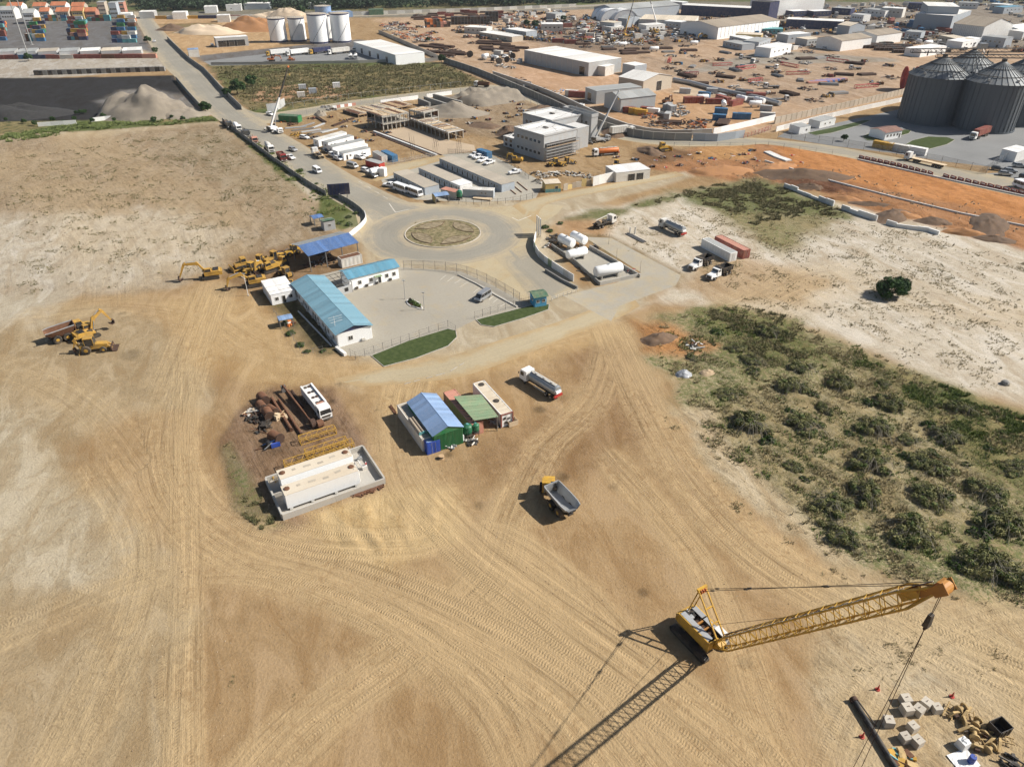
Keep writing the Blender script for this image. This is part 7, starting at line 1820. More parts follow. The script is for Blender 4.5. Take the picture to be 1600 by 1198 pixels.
wall_run('highway_parapet','white banded parapet of the distant highway',[(356,31),(480,27),(620,22),(760,17),(900,11)],3.0,.4,'white_old',9,alt=('white_old','concrete'))
fence_run('road_fence','tall post fence along the inner edge of the curved site road',[(480,180),(545,166),(640,155),(720,146),(780,146),(840,166)],2.6,6.5,'pale_steel',False,1,0,.09)
wall_run('white_hoarding','white hoarding panels along the curved site road',[(595,163),(640,157),(706,148)],2.0,.15,'white_bright',5,gaps=(4,9,13))
wall_run('striped_barrier','red and white barrier boards at the left end of the curved site road',[(520,170),(556,165)],1.4,.2,'white',2.2,alt=('white_bright','pink_red'))
fence_run('road_fence','tall post fence along the field side of the curved site road',[(440,172),(545,155),(640,144),(720,135)],2.6,7,'pale_steel',False,1,0,.09)
fence_run('lot_fence','tall wire fence along the grain bin lot',[(1215,216),(1300,226),(1400,243),(1470,256),(1540,272),(1548,262),(1600,238)],3.0,6,'grey_steel',True,2,0,.07)
fence_run('road_fence','low fence along the south side of the curved road',[(1030,228),(1100,230),(1200,228),(1300,241)],1.6,6,'grey_steel',False,2,0,.06)
fence_run('red_barrier_fence','red fence panels at the road bend by the white wall',[(1162,216),(1185,210),(1204,203)],2.0,2.6,'red',True,3,0,.08)
wall_run('pale_kerb','cream kerb along the road side of the orange earthworks',[(1340,250),(1420,268),(1520,290),(1640,316)],.5,.4,'roof_white',6,cat='kerb')
wall_run('pale_kerb','cream kerb along the field side of the orange earthworks',[(1195,252),(1300,284),(1400,310),(1500,334),(1640,362)],.5,.4,'roof_white',6,cat='kerb')
wall_run('pale_kerb','white concrete forms at the left end of the orange earthworks',[(1198,238),(1215,246),(1232,252)],.5,3.0,'concrete_white',5,cat='kerb')
wall_run('sheeting_wall','crumpled grey white sheeting along the edge of the pale sand',[(1225,292),(1290,318),(1340,336),(1400,355),(1450,362),(1500,378)],1.4,.5,'tarp_white',3.5,cat='sheeting',jit=.4,gaps=(7,12,18,19,26))
def barrier():
 t=root('road_barrier');m=MB();m.side([(-.3,0),(.3,0),(.16,.4),(.12,.95),(-.12,.95),(-.16,.4)],-1.0,1.0);m.build('body','maroon',t);block('white_band',(.14,0,.66),(.1,1.2,.25),'white',t);block('white_band',(-.14,0,.66),(.1,1.2,.25),'white',t);return t
S_=resample([g(*p) for p in ((1341,247),(1400,259),(1458,274))],2.6)+resample([g(*p) for p in ((1472,276),(1530,289),(1640,312))],2.6)
for a,b in S_:place('barrier',barrier,(a+b)/2,math.atan2((b-a).y,(b-a).x)+R(68),'red and white road barrier in the line along the orange earthworks','barrier','road barriers along the earthworks',1.25)
# ------------------------------------------------------------------ grain bins and their lot
def grain_bin(r,he,hc):
 t=root('grain_bin');n=48;prof=[]
 k=34
 for i in range(k+1):prof.append((r+(.10 if i %2 else 0),.6+(he-.6)*i/k))
 m=MB();m.lathe([(r+.5,0),(r+.5,.6)]+prof,n);m.build('shell','bin_steel',t,True)
 for i in range(36):
  a=2*math.pi*i/36;block('stiffener',((r+.14)*math.cos(a),(r+.14)*math.sin(a),he/2+.3),(.2,.28,he-.7),'bin_steel',t,a)
 for i in range(32):
  a0,a1=2*math.pi*i/32,2*math.pi*(i+1)/32;m=MB();r1=r+.55;r0=1.0;z1=he-.1;z0=he+hc
  m.add([(r1*math.cos(a0),r1*math.sin(a0),z1),(r1*math.cos(a1),r1*math.sin(a1),z1),(r0*math.cos(a1),r0*math.sin(a1),z0),(r0*math.cos(a0),r0*math.sin(a0),z0)],[(0,1,2,3)])
  m.bar((r1*math.cos(a0),r1*math.sin(a0),z1+.08),(r0*math.cos(a0),r0*math.sin(a0),z0+.08),.22,.22);m.build('roof_panel','bin_roof',t)
 for z in (.33,.66):
  rr=r*(1-z)+1;zz=he+hc*z*.98+.15;m=MB()
  for i in range(32):a0,a1=2*math.pi*i/32,2*math.pi*(i+1)/32;m.bar((rr*math.cos(a0),rr*math.sin(a0),zz),(rr*math.cos(a1),rr*math.sin(a1),zz),.2)
  m.build('roof_ring','dark_steel',t)
 m=MB();m.cyl((0,0,he+hc-.2),(0,0,he+hc+1.2),1.1,n=12);m.build('roof_cap','dark_steel',t,True)
 for i in range(6):a=.5+i*1.05;b=MB();b.cyl((r*.9*math.cos(a),r*.9*math.sin(a),he+hc*.12),(r*.9*math.cos(a),r*.9*math.sin(a),he+hc*.12+1.0),.5,n=8);b.build('roof_vent','pale_steel',t,True)
 return t
mat('bin_steel',(0.10,0.115,0.13,1),0.55,0.2,dirt=.12,dirtcol=(.12,.12,.12,1),streak=True);mat('bin_roof',(0.19,0.205,0.21,1),0.55,0.2,dirt=.15)
for i,(p,lb) in enumerate((((1477,89),'left front one of the big corrugated steel grain bins'),((1569,97),'right front one of the big corrugated steel grain bins'),((1523,79),'left rear grain bin with only its roof showing'),((1612,90),'right rear grain bin cut off by the picture edge'))):
 c=g(p[0],p[1],28.0);place('gbin',lambda:grain_bin(12.7,20.5,7.5),Vector((c.x,c.y,0)),i*.2,lb,'grain bin','steel grain bins')
b1,b2=g(1477,89,28),g(1569,97,28);mid=(b1+b2)/2
t=thing('elevator_tower','slim lattice elevator tower between the two front grain bins','tower',(mid.x,mid.y-3,0));lattice(t,(0,0,0),(0,0,33),2.4,2.4,16,.14,.08,'galv',True,(1,0,0));m=MB();m.box(0,0,34,3,3,2);m.build('head_house','galv',t);m=MB();m.bar((.0,-1.6,24),(1.0,-9.0,.5),1.0,.5);m.build('spout','pale_steel',t)
t=thing('conveyor_bridge','long catwalk conveyor passing over the grain bin roofs','conveyor',(mid.x,mid.y,0),0)
lattice(t,(-22,14,29.6),(40,16,29.6),1.8,1.6,24,.12,.07,'dark_steel');lattice(t,(-18,-1,29.6),(40,-4,29.6),1.6,1.4,22,.12,.07,'dark_steel')
for x in (-14,14):m=MB();m.bar((x,14.3,29.6),(x,14.3,27.4),.4);m.build('hanger','dark_steel',t)
place('semi_m',lambda:semi('maroon','white','box',15.5),(g(1513,218)+g(1549,206))/2+Vector((-2.5,-3.5,0)),yaw_of((1550,203),(1512,217)),'lorry with a dark red container in front of the grain bins','lorry')
place('semi_f',lambda:semi('maroon','white','flat',16),(g(1416,250)+g(1474,263))/2,yaw_of((1476,264),(1416,250)),'white lorry with an empty flat trailer on the road by the grain bins','lorry')
t,L,x,y=shed('gate_house','small white building with dark red roof on a grass plot by the bins','house',(1372,201),(1400,196.5),4.2,9,3.2,'roof_darkred','white_bright',6,.5,wins=[('window','S',u,1.7,1.2,1.1) for u in (-.7,-.3,.1,.5)]+[('door','S',.8,1.05,1.0,2.0)])
t,L,x,y=cabin('gate_hut','left white hut with flat grey roof at the lot entrance','hut',(1250,199),(1268,196),3.2,6,'roof_grey','white',3,[('window','S',.3,1.6,1,.9)])
t,L,x,y=cabin('gate_hut','right white hut with flat grey roof at the lot entrance','hut',(1282,190),(1307,184),3.2,6,'roof_grey','white',3,[('window','S',.3,1.6,1,.9),('window','S',-.3,1.6,1,.9)])
lawn('dry brown grass island in the grain bin lot',[(1412,228),(1425,220),(1450,214),(1480,215),(1492,219),(1480,226),(1450,234),(1425,233)])
lawn('grass plot round the small white gate house',[(1346,214),(1360,208),(1400,202),(1424,204),(1420,209),(1380,220),(1355,220)])
lawn('long grass verge between the lot entrance roads',[(1262,208),(1310,198),(1350,188),(1362,188),(1340,197),(1300,208),(1275,212)])
for i,(p,k) in enumerate((((1379,232),'yellow'),((1404,236),'white_old'),((1430,240),'white'))):place('boxl%s' %k,lambda:corr_thing(k),g(*p),yaw_of((1370,230),(1440,243)),['yellow box container behind the lot fence','grey box container behind the lot fence','white box cab end behind the lot fence'][i],'container')
# ------------------------------------------------------------------ white tank farm and its lorries
def big_tank(r,h,k='white_bright',band='navy'):
 t=root('storage_tank');m=MB();m.lathe([(r,0),(r,h)],40);m.build('shell',k,t,True)
 m=MB();m.lathe([(r+.06,h-1.0),(r+.06,h-.15)],40);m.build('top_band',band,t,True);m=MB();m.lathe([(r+.06,.1),(r+.06,1.3)],40);m.build('bottom_band',band if k !='roof_sky' else k,t,True)
 m=MB();m.lathe([(r+.1,h),(r*.5,h+.5),(.3,h+.8)],40);m.build('roof','roof_dust',t,True)
 for i in range(24):a=2*math.pi*i/24;strut('rail_post',(r*math.cos(a),r*math.sin(a),h),(r*math.cos(a),r*math.sin(a),h+1.1),.05,'grey_steel',t,4)
 for i in range(26):a0=3.5+i*.075;a1=a0+.075;z0=h*i/26;z1=h*(i+1)/26;strut('stair_flight',((r+.4)*math.cos(a0),(r+.4)*math.sin(a0),z0),((r+.4)*math.cos(a1),(r+.4)*math.sin(a1),z1),.16,'pale_steel',t,4)
 return t
for i,(p,r,h,lb) in enumerate((((436.5,65.5),6.6,17,'leftmost white storage tank with dark blue rim'),((467,64.5),6.3,17,'second white storage tank from the left'),((500,67),7.6,20.5,'third white storage tank from the left, the one nearest'),((534.5,65.5),7.4,20.5,'rightmost white storage tank with a stair line'),((513,62),5.5,18,'partly hidden white storage tank behind the two larger ones'))):
 place('btank%d' %i,lambda:big_tank(r,h),g(*p),.3*i,lb,'storage tank','white storage tanks')
place('bluetank',lambda:big_tank(8.0,10,'roof_sky','roof_sky'),g(506,27),0,'light blue storage tank far behind the white tanks','storage tank')
cabin('blue_wall_store','long pale blue store right of the light blue tank','store',(518,20),(551,18),5,10,'roof_sky','roof_sky',4)
cabin('green_store','dark green flat roofed store near the highway','store',(576,15.5),(599,15),5,8,'green_roof_dark','green_roof_dark',4)
cabin('warehouse','long low warehouse with cream roof and white end wall by the tank farm','warehouse',(552,65.5),(617.5,86),6.5,dist((617.5,86),(668,84),6.5),'roof_white','white_bright',10,[('door','S',-.6+.4*i,2.0,3.5,3.6) for i in range(4)])
for i,(p,q,bx,kind,lb) in enumerate((((424,88),(446,86),'white','box','white trailer lorry at the left of the tank farm row'),((452,88),(479,85),'white_bright','box','lorry with a bright white trailer in the tank farm row'),((484,86),(516,82),'navy','box','lorry with a dark blue trailer in the tank farm row'),((516,86),(543,83),'white_old','box','white lorry right of the dark blue trailer'))):
 place('fsemi%d' %i,lambda:semi(bx,['yellow','white','yellow','white'][i],kind,17),(g(*p)+g(*q))/2,yaw_of(q,p),lb,'lorry','lorries at the tank farm')
for i,(p,lb) in enumerate((((548,92),'white tanker parked end on left of the warehouse'),((556,92),'second white tanker parked end on beside the warehouse'),((554,80),'white tanker parked behind the two end on tankers'))):place('ftank',lambda:lorry('tank','white','white',9.5,3),g(*p),R(-80),lb,'tanker truck','tankers by the warehouse')
t,L,x,y=cabin('truck_shed','open fronted white truck shed with three lorries','shed',(336,60),(387,57),6.5,9,'white','wall_grey',6,[('door','S',-.55,2.4,8,4.4),('door','S',-.05,2.4,8,4.4),('door','S',.45,2.4,8,4.4)])
for i in range(3):place('shedtr',lambda:lorry('box','white','white_old',8,3),g(349+11*i,71-i*.5),R(-75),['left','middle','right'][i]+' one of three white lorries standing in the truck shed','lorry','lorries in the truck shed')
vcar('suv','car_white',(334,73),(330,71),'white car left of the truck shed','car')
cabin('gate_office','pale blue roofed gate office beside the main road','gate office',(293,78),(310,77),5,7,'roof_sky','white_old',3)
place('fexc',lambda:excavator('orange',1),g(425,96),R(10),'orange excavator at the edge of the grass field','excavator');place('fdoz',lambda:dozer('orange'),g(455,95),R(20),'orange bulldozer right of the orange excavator','bulldozer')
vcar('pickup','car_white',(240,68),(243,64),'white pickup driving on the main road near the tank farm','pickup')
for i,(b,rx,ry,h,k,lb) in enumerate((((330,52),30,14,7,'sand_heap','white sand heap far behind the truck shed'),((392,47),34,16,11,'orange_heap','orange sand heap left of the white tanks'),((452,34),26,16,13,'sand_heap','pale conical sand heap behind the white tanks'),((270,47),16,10,5,'earth_heap','brown earth heap far beside the main road'),((425,32),30,12,9,'sand_heap','long pale sand bank behind the white tanks'))):heap('sand_heap' if 'sand' in lb else 'earth_heap',lb,b,rx,ry,h,k,0,40+i)
for i in range(4):place('fieldhut%d' %i,lambda:corr_thing(['wall_grey','white_old','white','wall_bluegrey'][i],4),g((473,471,526,489)[i],(140,152,137,146)[i]),.3,['grey hut on the bare patch of the grass field','white hut in front of the grey one on the bare patch','thin white hut at the right of the bare patch','low blue grey hut in the grass field'][i],'hut')
for i,(b,h) in enumerate((((46,93),42),((50,70),40))):pole('flood_mast',['nearer','farther'][i]+' tall floodlight mast over the container yard',b,h,.45,'pale_steel',None,True,'mast')
# ------------------------------------------------------------------ container yard at the top left
CK=['maroon','blue_cont','orange','white_old','navy','yellow_old','teal','pink_red','rust','wall_grey','green']
def simple_cont(k,L):
 o=put('shipping_container',corrugated_box(L,2.44,2.6,k,None,.8));return o
rg=random.Random(3)
def cont_stack(x0,y0,x1,y1,nx,ny,hmax,rz,lab):
 for i in range(nx):
  for j in range(ny):
   p=g(x0+(x1-x0)*(i+.5)/nx+rg.uniform(-.3,.3),y0+(y1-y0)*(j+.5)/ny)
   for k in range(rg.randint(max(1,hmax-2),hmax)):
    c=rg.choice(CK);place('sc_%s' %c,lambda:simple_cont(c,6.06),p+Vector((0,0,2.6*k)),rz,'%s container in the stacks %s' %({'maroon':'dark red','blue_cont':'blue','orange':'orange','white_old':'dirty white','navy':'navy','yellow_old':'dull yellow','teal':'teal','pink_red':'faded red','rust':'rusty','wall_grey':'grey','green':'green'}[c],lab),'container','containers %s %s' %(lab,c))
cont_stack(46,34,68,68,4,5,2,R(8),'left of the dark yard gap')
cont_stack(110,32,134,66,4,5,3,R(8),'in the middle of the container yard')
cont_stack(178,30,212,70,4,6,2,R(8),'beside the main road')
cont_stack(-6,36,8,66,2,6,3,R(8),'at the left picture edge')
cont_stack(74,31,104,35,5,1,2,R(2),'at the back row of the yard')
cont_stack(140,31,172,35,5,1,2,R(2),'at the back right of the yard')
for i in range(12):
 c=['maroon','maroon','blue_cont','navy','maroon','white_old','maroon','maroon','rust','maroon','maroon','pink_red'][i]
 place('row_%s' %c,lambda:simple_cont(c,12.19),g(-5+21.5*i,92.5-.16*i),R(1),['container in the long row along the pale strip, dark red','blue container in the long row along the pale strip','navy container in the long row along the pale strip','white container in the long row along the pale strip','rusty container in the long row along the pale strip','faded red container at the right end of the long row'][{'maroon':0,'blue_cont':1,'navy':2,'white_old':3,'rust':4,'pink_red':5}[c]],'container','container row %s' %c)
for i in range(7):cabin('sheet_roof_shed',['grey sheet roof shed at the left end of the sheds by the container yard','second grey sheet roof shed by the container yard','third grey sheet roof shed by the container yard','fourth sheet roof shed by the container yard','pale roofed shed left of the tan sheds','tan roofed shed among the container yard sheds','cream roofed shed beside the main road verge'][i],'shed',(-8+33*i,82-.4*i),(22+33*i,80.5-.4*i),4.5,16,['roof_grey','roof_grey','roof_dust','roof_grey','roof_white','cream_roof','roof_white'][i],'wall_grey',4)
for i in range(26):x0=62+i*7.6;place('lowcrate%d' %(i %2),lambda:corr_thing(['dark_steel','concrete_dark'][i %2],5.0),g(x0,117.5-(x0-62)*.032),R(6),'low dark grey bin in the row at the edge of the coal yard','bin','bins along the coal yard')
# houses and blocks beyond the container yard
hs=[(0,10,30,'white','roof_grey',8),(36,14,24,'white','roof_grey',9),(62,12,20,'white_old','roof_tile',7),(88,12,26,'wall_tan','roof_tile',8),(112,11,24,'wall_yellow','roof_tile',8),(133,12,22,'pink_red','roof_tile',7),(12,4,30,'white','roof_tile',9),(52,4,26,'white_old','roof_tile',8),(80,3,30,'white','roof_tile',8),(112,4,26,'wall_tan','roof_tile',8)]
for i,(x0,y0,w,wl,rf,h) in enumerate(hs):
 shed('town_house',['white block house at the far left corner','white house with grey roof left of the masts','white house with terracotta roof right of the masts','tan house with wide terracotta roof','yellow house with orange tile roof','pink house with orange tile roof near the flats','far white house with tile roof at the top left','far pale house with tile roof behind the masts','far white house with tile roof at the top edge','far tan house with tile roof at the top edge'][i],'house',(x0,y0),(x0+w*.8,y0-.4),h+3,16,h,rf,wl,6,.5,wins=[('window','S',-.7+.35*k,h*f,1.6,1.5) for k in range(5) for f in (.3,.72)])
for i,(x0,y0,h) in enumerate(((150,10,13),(168,11,15),(180,10,12))):cabin('apartment_block',['left pale apartment block beyond the container yard','middle taller apartment block beyond the container yard','right apartment block beyond the container yard'][i],'building',(x0,y0-6),(x0+12,y0-6.3),h,16,'roof_grey',['wall_tan','wall_bluegrey','pink_red'][i],3,[('window','S',-.66+.44*k,2.5+3.6*f,1.6,1.6) for k in range(4) for f in range(int(h/3.8))])
for i,(x0,x1,y0,k,lb) in enumerate(((268,290,20,'white','long white shed among trees at the top left'),(318,338,11,'white','white shed in the trees right of the tree gap'),(352,376,8,'white','white industrial shed beyond the highway'),(380,420,6,'wall_bluegrey','pale glassy depot beyond the highway'),(478,512,5,'white','white terraced depot at the top edge'),(186,204,22,'white_bright','bright white shed behind the container yard'),(216,240,19,'wall_grey','grey walled shed at the far end of the main road'))):cabin('far_shed',lb,'shed',(x0,y0),(x1,y0-.5),6,14,'roof_white',k,5)
for i,(x0,k,lb) in enumerate(((252,'yellow_old','tan container behind the orange sand yard'),(270,'white','white container behind the orange sand yard'),(283,'maroon','dark red container behind the orange sand yard'),(302,'yellow','yellow machine box behind the orange sand yard'),(318,'navy','navy container behind the orange sand yard'),(330,'navy','second navy container behind the orange sand yard'),(347,'maroon','red container in front of the white roofed store'),(368,'maroon','dark red container right of the white roofed store'),(388,'white_old','dirty white container near the sand heaps'),(410,'white','white container beside the far sand bank'))):place('r1_%s' %k,lambda:corr_thing(k,10),g(x0,30-(x0-250)*.01),R(4),lb,'container')
cabin('far_shed','white roofed store behind the red container by the sand heaps','shed',(338,24.5),(358,24),6,10,'white','white_old',4)
# ------------------------------------------------------------------ sheds of the industrial yards
def bigshed(label,p,q,zr,w,ze,roof,wall,n=10,**k):return shed('industrial_shed',label,'shed',p,q,zr,w,ze,roof,wall,n,.4,**k)
cabin('industrial_shed','long white roofed shed with grey wall in the orange yard','shed',(819,78),(920,98),8,dist((920,98),(961,89.5),8),'roof_white','wall_grey',14,[('door','S',.82,2.6,5,5)]+[('window','S',-.9+.16*i,4,.3,7) for i in range(10)],wall2='wall_grey')
cabin('industrial_annex','low white roofed annex at the end of the long shed','shed',(921,101),(946,104.5),5.5,10,'roof_white','white_old',4)
bigshed('white roofed shed with tan sides and a dark doorway',(990,108.5),(1030,115.5),9,dist((1002,103),(980,113.5),7),6.5,'roof_white','wall_tan',8,wins=[('door','E',.1,2.6,4.5,5)])
cabin('industrial_shed','small white shed with blue side behind the tan sided shed','shed',(973,99),(992,103),6,10,'white','wall_bluegrey',4)
cabin('industrial_shed','pale grey flat shed beside the curved wall, the left of two','shed',(914.5,136),(932,142.5),6.5,dist((932,142.5),(1002,135.5),6.5),'roof_grey','wall_grey',5,[('door','S',-.2,2.5,4,4)])
bigshed('grey gabled shed beside the curved wall, the right of two',(957,144),(1013,138),8.5,dist((939,149.5),(976,157),6.5),6.5,'roof_grey','wall_grey',8)
bigshed('far long grey shed beneath the tree line',(945,8),(1045,1),12,34,9,'roof_grey','wall_bluegrey',12)
bigshed('long shed with white ribbed wall and brown roof',(1093,33),(1190,22.5),12,40,9,'roof_brown','white_bright',12,wins=[('window','S',-.9+.12*i,5,.3,8) for i in range(16)])
cabin('industrial_shed','long dark open shed with cream roof near the top right','shed',(1229,30),(1318,34),7,16,'roof_white','navy',8)
bigshed('white gabled shed at the end of the long dark open shed',(1322,33.5),(1342,36),9,20,7,'cream_roof','wall_bluegrey',6)
bigshed('brown roofed shed with white wall behind the pipe racks, the front one',(1297,57),(1345,51.5),9,22,7,'roof_brown','white',8)
bigshed('brown roofed shed with white wall behind the pipe racks, the rear one',(1352,49),(1392,44),9,22,7,'roof_brown','white',8)
cabin('industrial_shed','great white stepped warehouse at the top right','warehouse',(1431,21),(1490,25),12,60,'roof_white','wall_bluegrey',8)
cabin('industrial_shed','upper white roof of the stepped warehouse','warehouse',(1450,9.5),(1500,11),18,40,'roof_white','wall_bluegrey',6)
bigshed('big brown hipped roof shed with white walls at the top right',(1516,24),(1566,29),15,40,10,'roof_brown','white',10,wins=[('window','S',-.9+.12*i,5,.3,9) for i in range(16)])
bigshed('white shed right of the big brown roof',(1575,40),(1600,37),8,20,6,'white','wall_bluegrey',5)
for i in range(2):
 c=g(950+19*i,30+i);t=thing('dome_tent',['left','right'][i]+' one of two round topped white fabric halls','hall',c,R(12));m=MB();nn=12
 prof=[(12*math.cos(math.pi*k/nn),10*math.sin(math.pi*k/nn)) for k in range(nn+1)]
 vs=[(a,-16,b) for a,b in prof]+[(a,16,b) for a,b in prof];m.add(vs,[(k,k+1,nn+2+k,nn+1+k) for k in range(nn)]+[tuple(range(nn+1))[::-1]]);m.build('fabric','white_bright',t,True)
 for k in range(4):m=MB();yy=-16+32*k/3;[m.bar((prof[j][0]*1.01,yy,prof[j][1]*1.01),(prof[j+1][0]*1.01,yy,prof[j+1][1]*1.01),.3) for j in range(nn)];m.build('rib','white_old',t)
 block('end_wall',(0,15.9,3),(20,.2,6),'wall_bluegrey',t)
bigshed('small grey shed right of the fabric halls',(977,23),(992,24.5),9,22,7,'roof_grey','wall_bluegrey',5)
cabin('industrial_shed','long low tan roofed shed right of the small grey shed','shed',(998,30),(1086,33),6,40,'cream_roof','white_old',9)
cabin('industrial_shed','very long white roofed dark fronted shed at the top','shed',(1065,8),(1188,14),9,20,'roof_white','navy',10)
cabin('industrial_shed','tall dark shed at the top edge','shed',(1175,2),(1204,4),16,20,'dark_steel','navy',4)
cabin('industrial_shed','tall white hall at the top edge right of the dark shed','shed',(1204,1),(1290,-3),14,30,'roof_white','white',6)
# smaller far buildings scattered through the yards
far=[(725,42,760,44,'roof_white','white_old',5),(748,50,800,58,'roof_white','wall_tan',4),(790,45,822,50,'white','wall_bluegrey',5),(846,38,880,38,'white','white_old',6),(868,22,884,20,'roof_grey','wall_grey',6),(938,34,960,36,'cream_roof','wall_grey',7),(955,43,975,41,'white','white_old',4),(1037,33,1064,35,'white','wall_bluegrey',6),(1010,40,1040,38,'roof_white','white',5),(1140,56,1168,62,'white','wall_bluegrey',4),(1186,66,1205,60,'roof_grey','wall_bluegrey',5),(1205,76,1238,69,'white','white_bright',6),(1190,45,1224,46,'teal','teal',4),(1150,53,1190,55,'cream_roof','wall_yellow',5),(1232,55,1268,52,'white','wall_bluegrey',6),(1262,62,1285,60,'cream_roof','wall_grey',5),(1240,18,1262,17,'white','navy',5),(1272,18,1300,17,'white','navy',5),(1300,12,1330,14,'roof_grey','navy',6),(1352,14,1384,17,'roof_grey','white',6),(1378,12,1412,14,'white','white_old',8),(1415,49,1440,51,'roof_grey','wall_bluegrey',6),(1420,5,1444,6,'navy','navy',6),(1535,56,1572,60,'roof_grey','wall_bluegrey',7),(1570,12,1600,10,'roof_blue','wall_bluegrey',6),(1548,6,1575,8,'white','white_old',6),(1500,4,1530,5,'roof_grey','white',6),(1468,55,1500,62,'cream_roof','wall_tan',5),(1505,66,1540,60,'white','white_bright',5),(1440,78,1480,72,'white','white_bright',5),(1330,22,1350,24,'wall_grey','white',6),(1085,50,1120,52,'dark_steel','teal',3),(1130,64,1160,70,'roof_grey','wall_bluegrey',4),(1600,50,1640,46,'roof_white','white',6),(1010,10,1040,6,'white','white_old',8),(1040,2,1066,4,'white','wall_bluegrey',7)]
adj=['low','small','plain','long','narrow','squat','boxy','shallow','weathered']
nm={'roof_white':'cream white','white':'white','roof_grey':'grey','cream_roof':'tan','teal':'teal','navy':'navy','wall_grey':'pale grey','dark_steel':'dark','roof_blue':'blue'}
for i,(x0,y0,x1,y1,rf,wl,h) in enumerate(far):
 where='left of the crane yard' if x0 < 850 else 'among the far crane yard' if x0 < 1060 else 'behind the scrap strewn yard' if x0 < 1300 else 'in the far right yards'
 nth=adj[i %9]+(' distant' if y0 < 20 else ' nearer' if y0 > 50 else '')
 cabin('yard_building','%s building with %s roof %s' %(nth,nm[rf],where),'building',(x0,y0),(x1,y1),h,12,rf,wl,4,[('window','S',u,h*.55,1.6,1.2) for u in (-.6,-.2,.2,.6)],'yard buildings %s %s %s' %(nth,rf,where))
 # dark stacked cages and orange shed on the yard
def cage_stack(L,W,H,k='dark_steel'):
 t=root('steel_cage_stack')
 for z in range(int(H/2.2)):
  for i in range(int(L/3)):block('cage',(-L/2+1.5+3*i,0,1.1+2.2*z),(2.8,W,2.0),random.choice([k,'black','rust_dark',k]),t)
 for i in range(int(L/3)+1):strut('upright',(-L/2+3*i,-W/2-.1,0),(-L/2+3*i,-W/2-.1,H),.12,'grey_steel',t,4)
 return t
place('cages',lambda:cage_stack(36,8,7),g(735,38),R(8),'long high stack of dark steel cages in the orange yard','cage stack');place('cages2',lambda:cage_stack(12,8,9),g(768,34),R(8),'taller dark cage stack right of the long one','cage stack')
place('osh1',lambda:cage_stack(15,10,7,'orange'),g(678,42),R(18),'orange and grey stacked boxes in the orange yard','box stack')
place('osh2',lambda:cage_stack(12,8,5,'pink_red'),g(692,42),R(18),'faded red stacked boxes right of the orange ones','box stack')
for i in range(16):place('wtub',lambda:corr_thing('white_old',4.0),g(752+3.1*i,50+.55*i),R(-20),'small white cabin in the slanting row in the orange yard','cabin','slanting row of small white cabins')
# ------------------------------------------------------------------ loose goods of the yards
def near_any(p,L,d):
 return any((p.x-q.x)**2+(p.y-q.y)**2 < d*d for q in L)
def inside(pt,poly):
 x,y=pt;c=False
 for i in range(len(poly)):
  x0,y0=poly[i];x1,y1=poly[i-1]
  if (y0 > y) !=(y1 > y) and x <(x1-x0)*(y-y0)/(y1-y0)+x0:c=not c
 return c
taken=[]
KINDS={'pipes':(lambda:pipe_bundle('rust_dark',8,11,.35,2),'pipe bundle','dark rusty pipe bundle lying %s'),'pipes_g':(lambda:pipe_bundle('grey_steel',7,9,.3,2),'pipe bundle','grey pipe bundle lying %s'),'scrap':(lambda:scrap(201,26,3.4,1.4),'scrap heap','brown steel scrap heap %s'),'scrap2':(lambda:scrap(202,26,3.0,1.2,('grey_steel','pale_steel','white_old','dark_steel')),'scrap heap','grey steel scrap heap %s'),'scrap3':(lambda:scrap(203,24,3.0,1.6,('orange','rust','pink_red','grey_steel')),'scrap heap','reddish steel scrap heap %s'),'cont_w':(lambda:corr_thing('white_old',6.06),'container','dirty white container standing %s'),'cont_b':(lambda:corr_thing('blue_cont',6.06),'container','blue container standing %s'),'cont_r':(lambda:corr_thing('maroon',9.0),'container','dark red container standing %s'),'cont_g':(lambda:corr_thing('wall_grey',6.06),'container','grey container standing %s'),'truck':(lambda:lorry('flat','white','grey_steel',8.5,3),'truck','white flatbed truck parked %s'),'truck_t':(lambda:lorry('tipper','white','grey_steel',8,3),'truck','white tipper truck parked %s'),'car':(lambda:car('suv','car_white'),'car','white car parked %s'),'pick':(lambda:car('pickup','car_white'),'pickup','white pickup parked %s'),'card':(lambda:car('suv','car_dark'),'car','dark car parked %s'),'cars':(lambda:car('suv','car_silver'),'car','silver car parked %s'),'yel':(lambda:loader('yellow'),'loader','yellow loader parked %s'),'exc':(lambda:excavator('yellow',1),'excavator','yellow excavator parked %s'),'tankh':(lambda:htank(6.0,1.2),'tank','white lying tank standing %s'),'reel':(lambda:reel(2.0,'dark_steel'),'cable reel','dark cable reel standing %s'),'redframe':(lambda:lat_red(),'lattice section','red lattice section lying %s')}
def reel(r,k):
 t=root('cable_reel')
 for y in (-r*.45,r*.45):
  m=MB();m.rod([(r*.12,0),(r,0),(r,1),(r*.12,1)],(0,y-.1,r),(0,y+.1,r),24);f=m.build('flange',k,t,True)
  for i in range(8):a=math.pi*i/8;strut('spoke',(math.cos(a)*r*.9,y*1.06,r+math.sin(a)*r*.9),(-math.cos(a)*r*.9,y*1.06,r-math.sin(a)*r*.9),.08*r/2,k,f,4)
 m=MB();m.cyl((0,-r*.4,r),(0,r*.4,r),r*.55,n=18);m.build('core','rust_dark',t,True);block('cradle',(0,0,.1),(r*.7,r*1.1,.24),'dark_steel',t)
 return t
def lat_red():
 t=root('lattice_section');lattice(t,(-7,0,.9),(7,0,.9),1.6,1.6,10,.12,.06,'red');return t
CL=MB();CLM=['dark_steel','rust','white_old','grey_steel','black','rust_dark','yellow_old','blue_cont','maroon','wood']
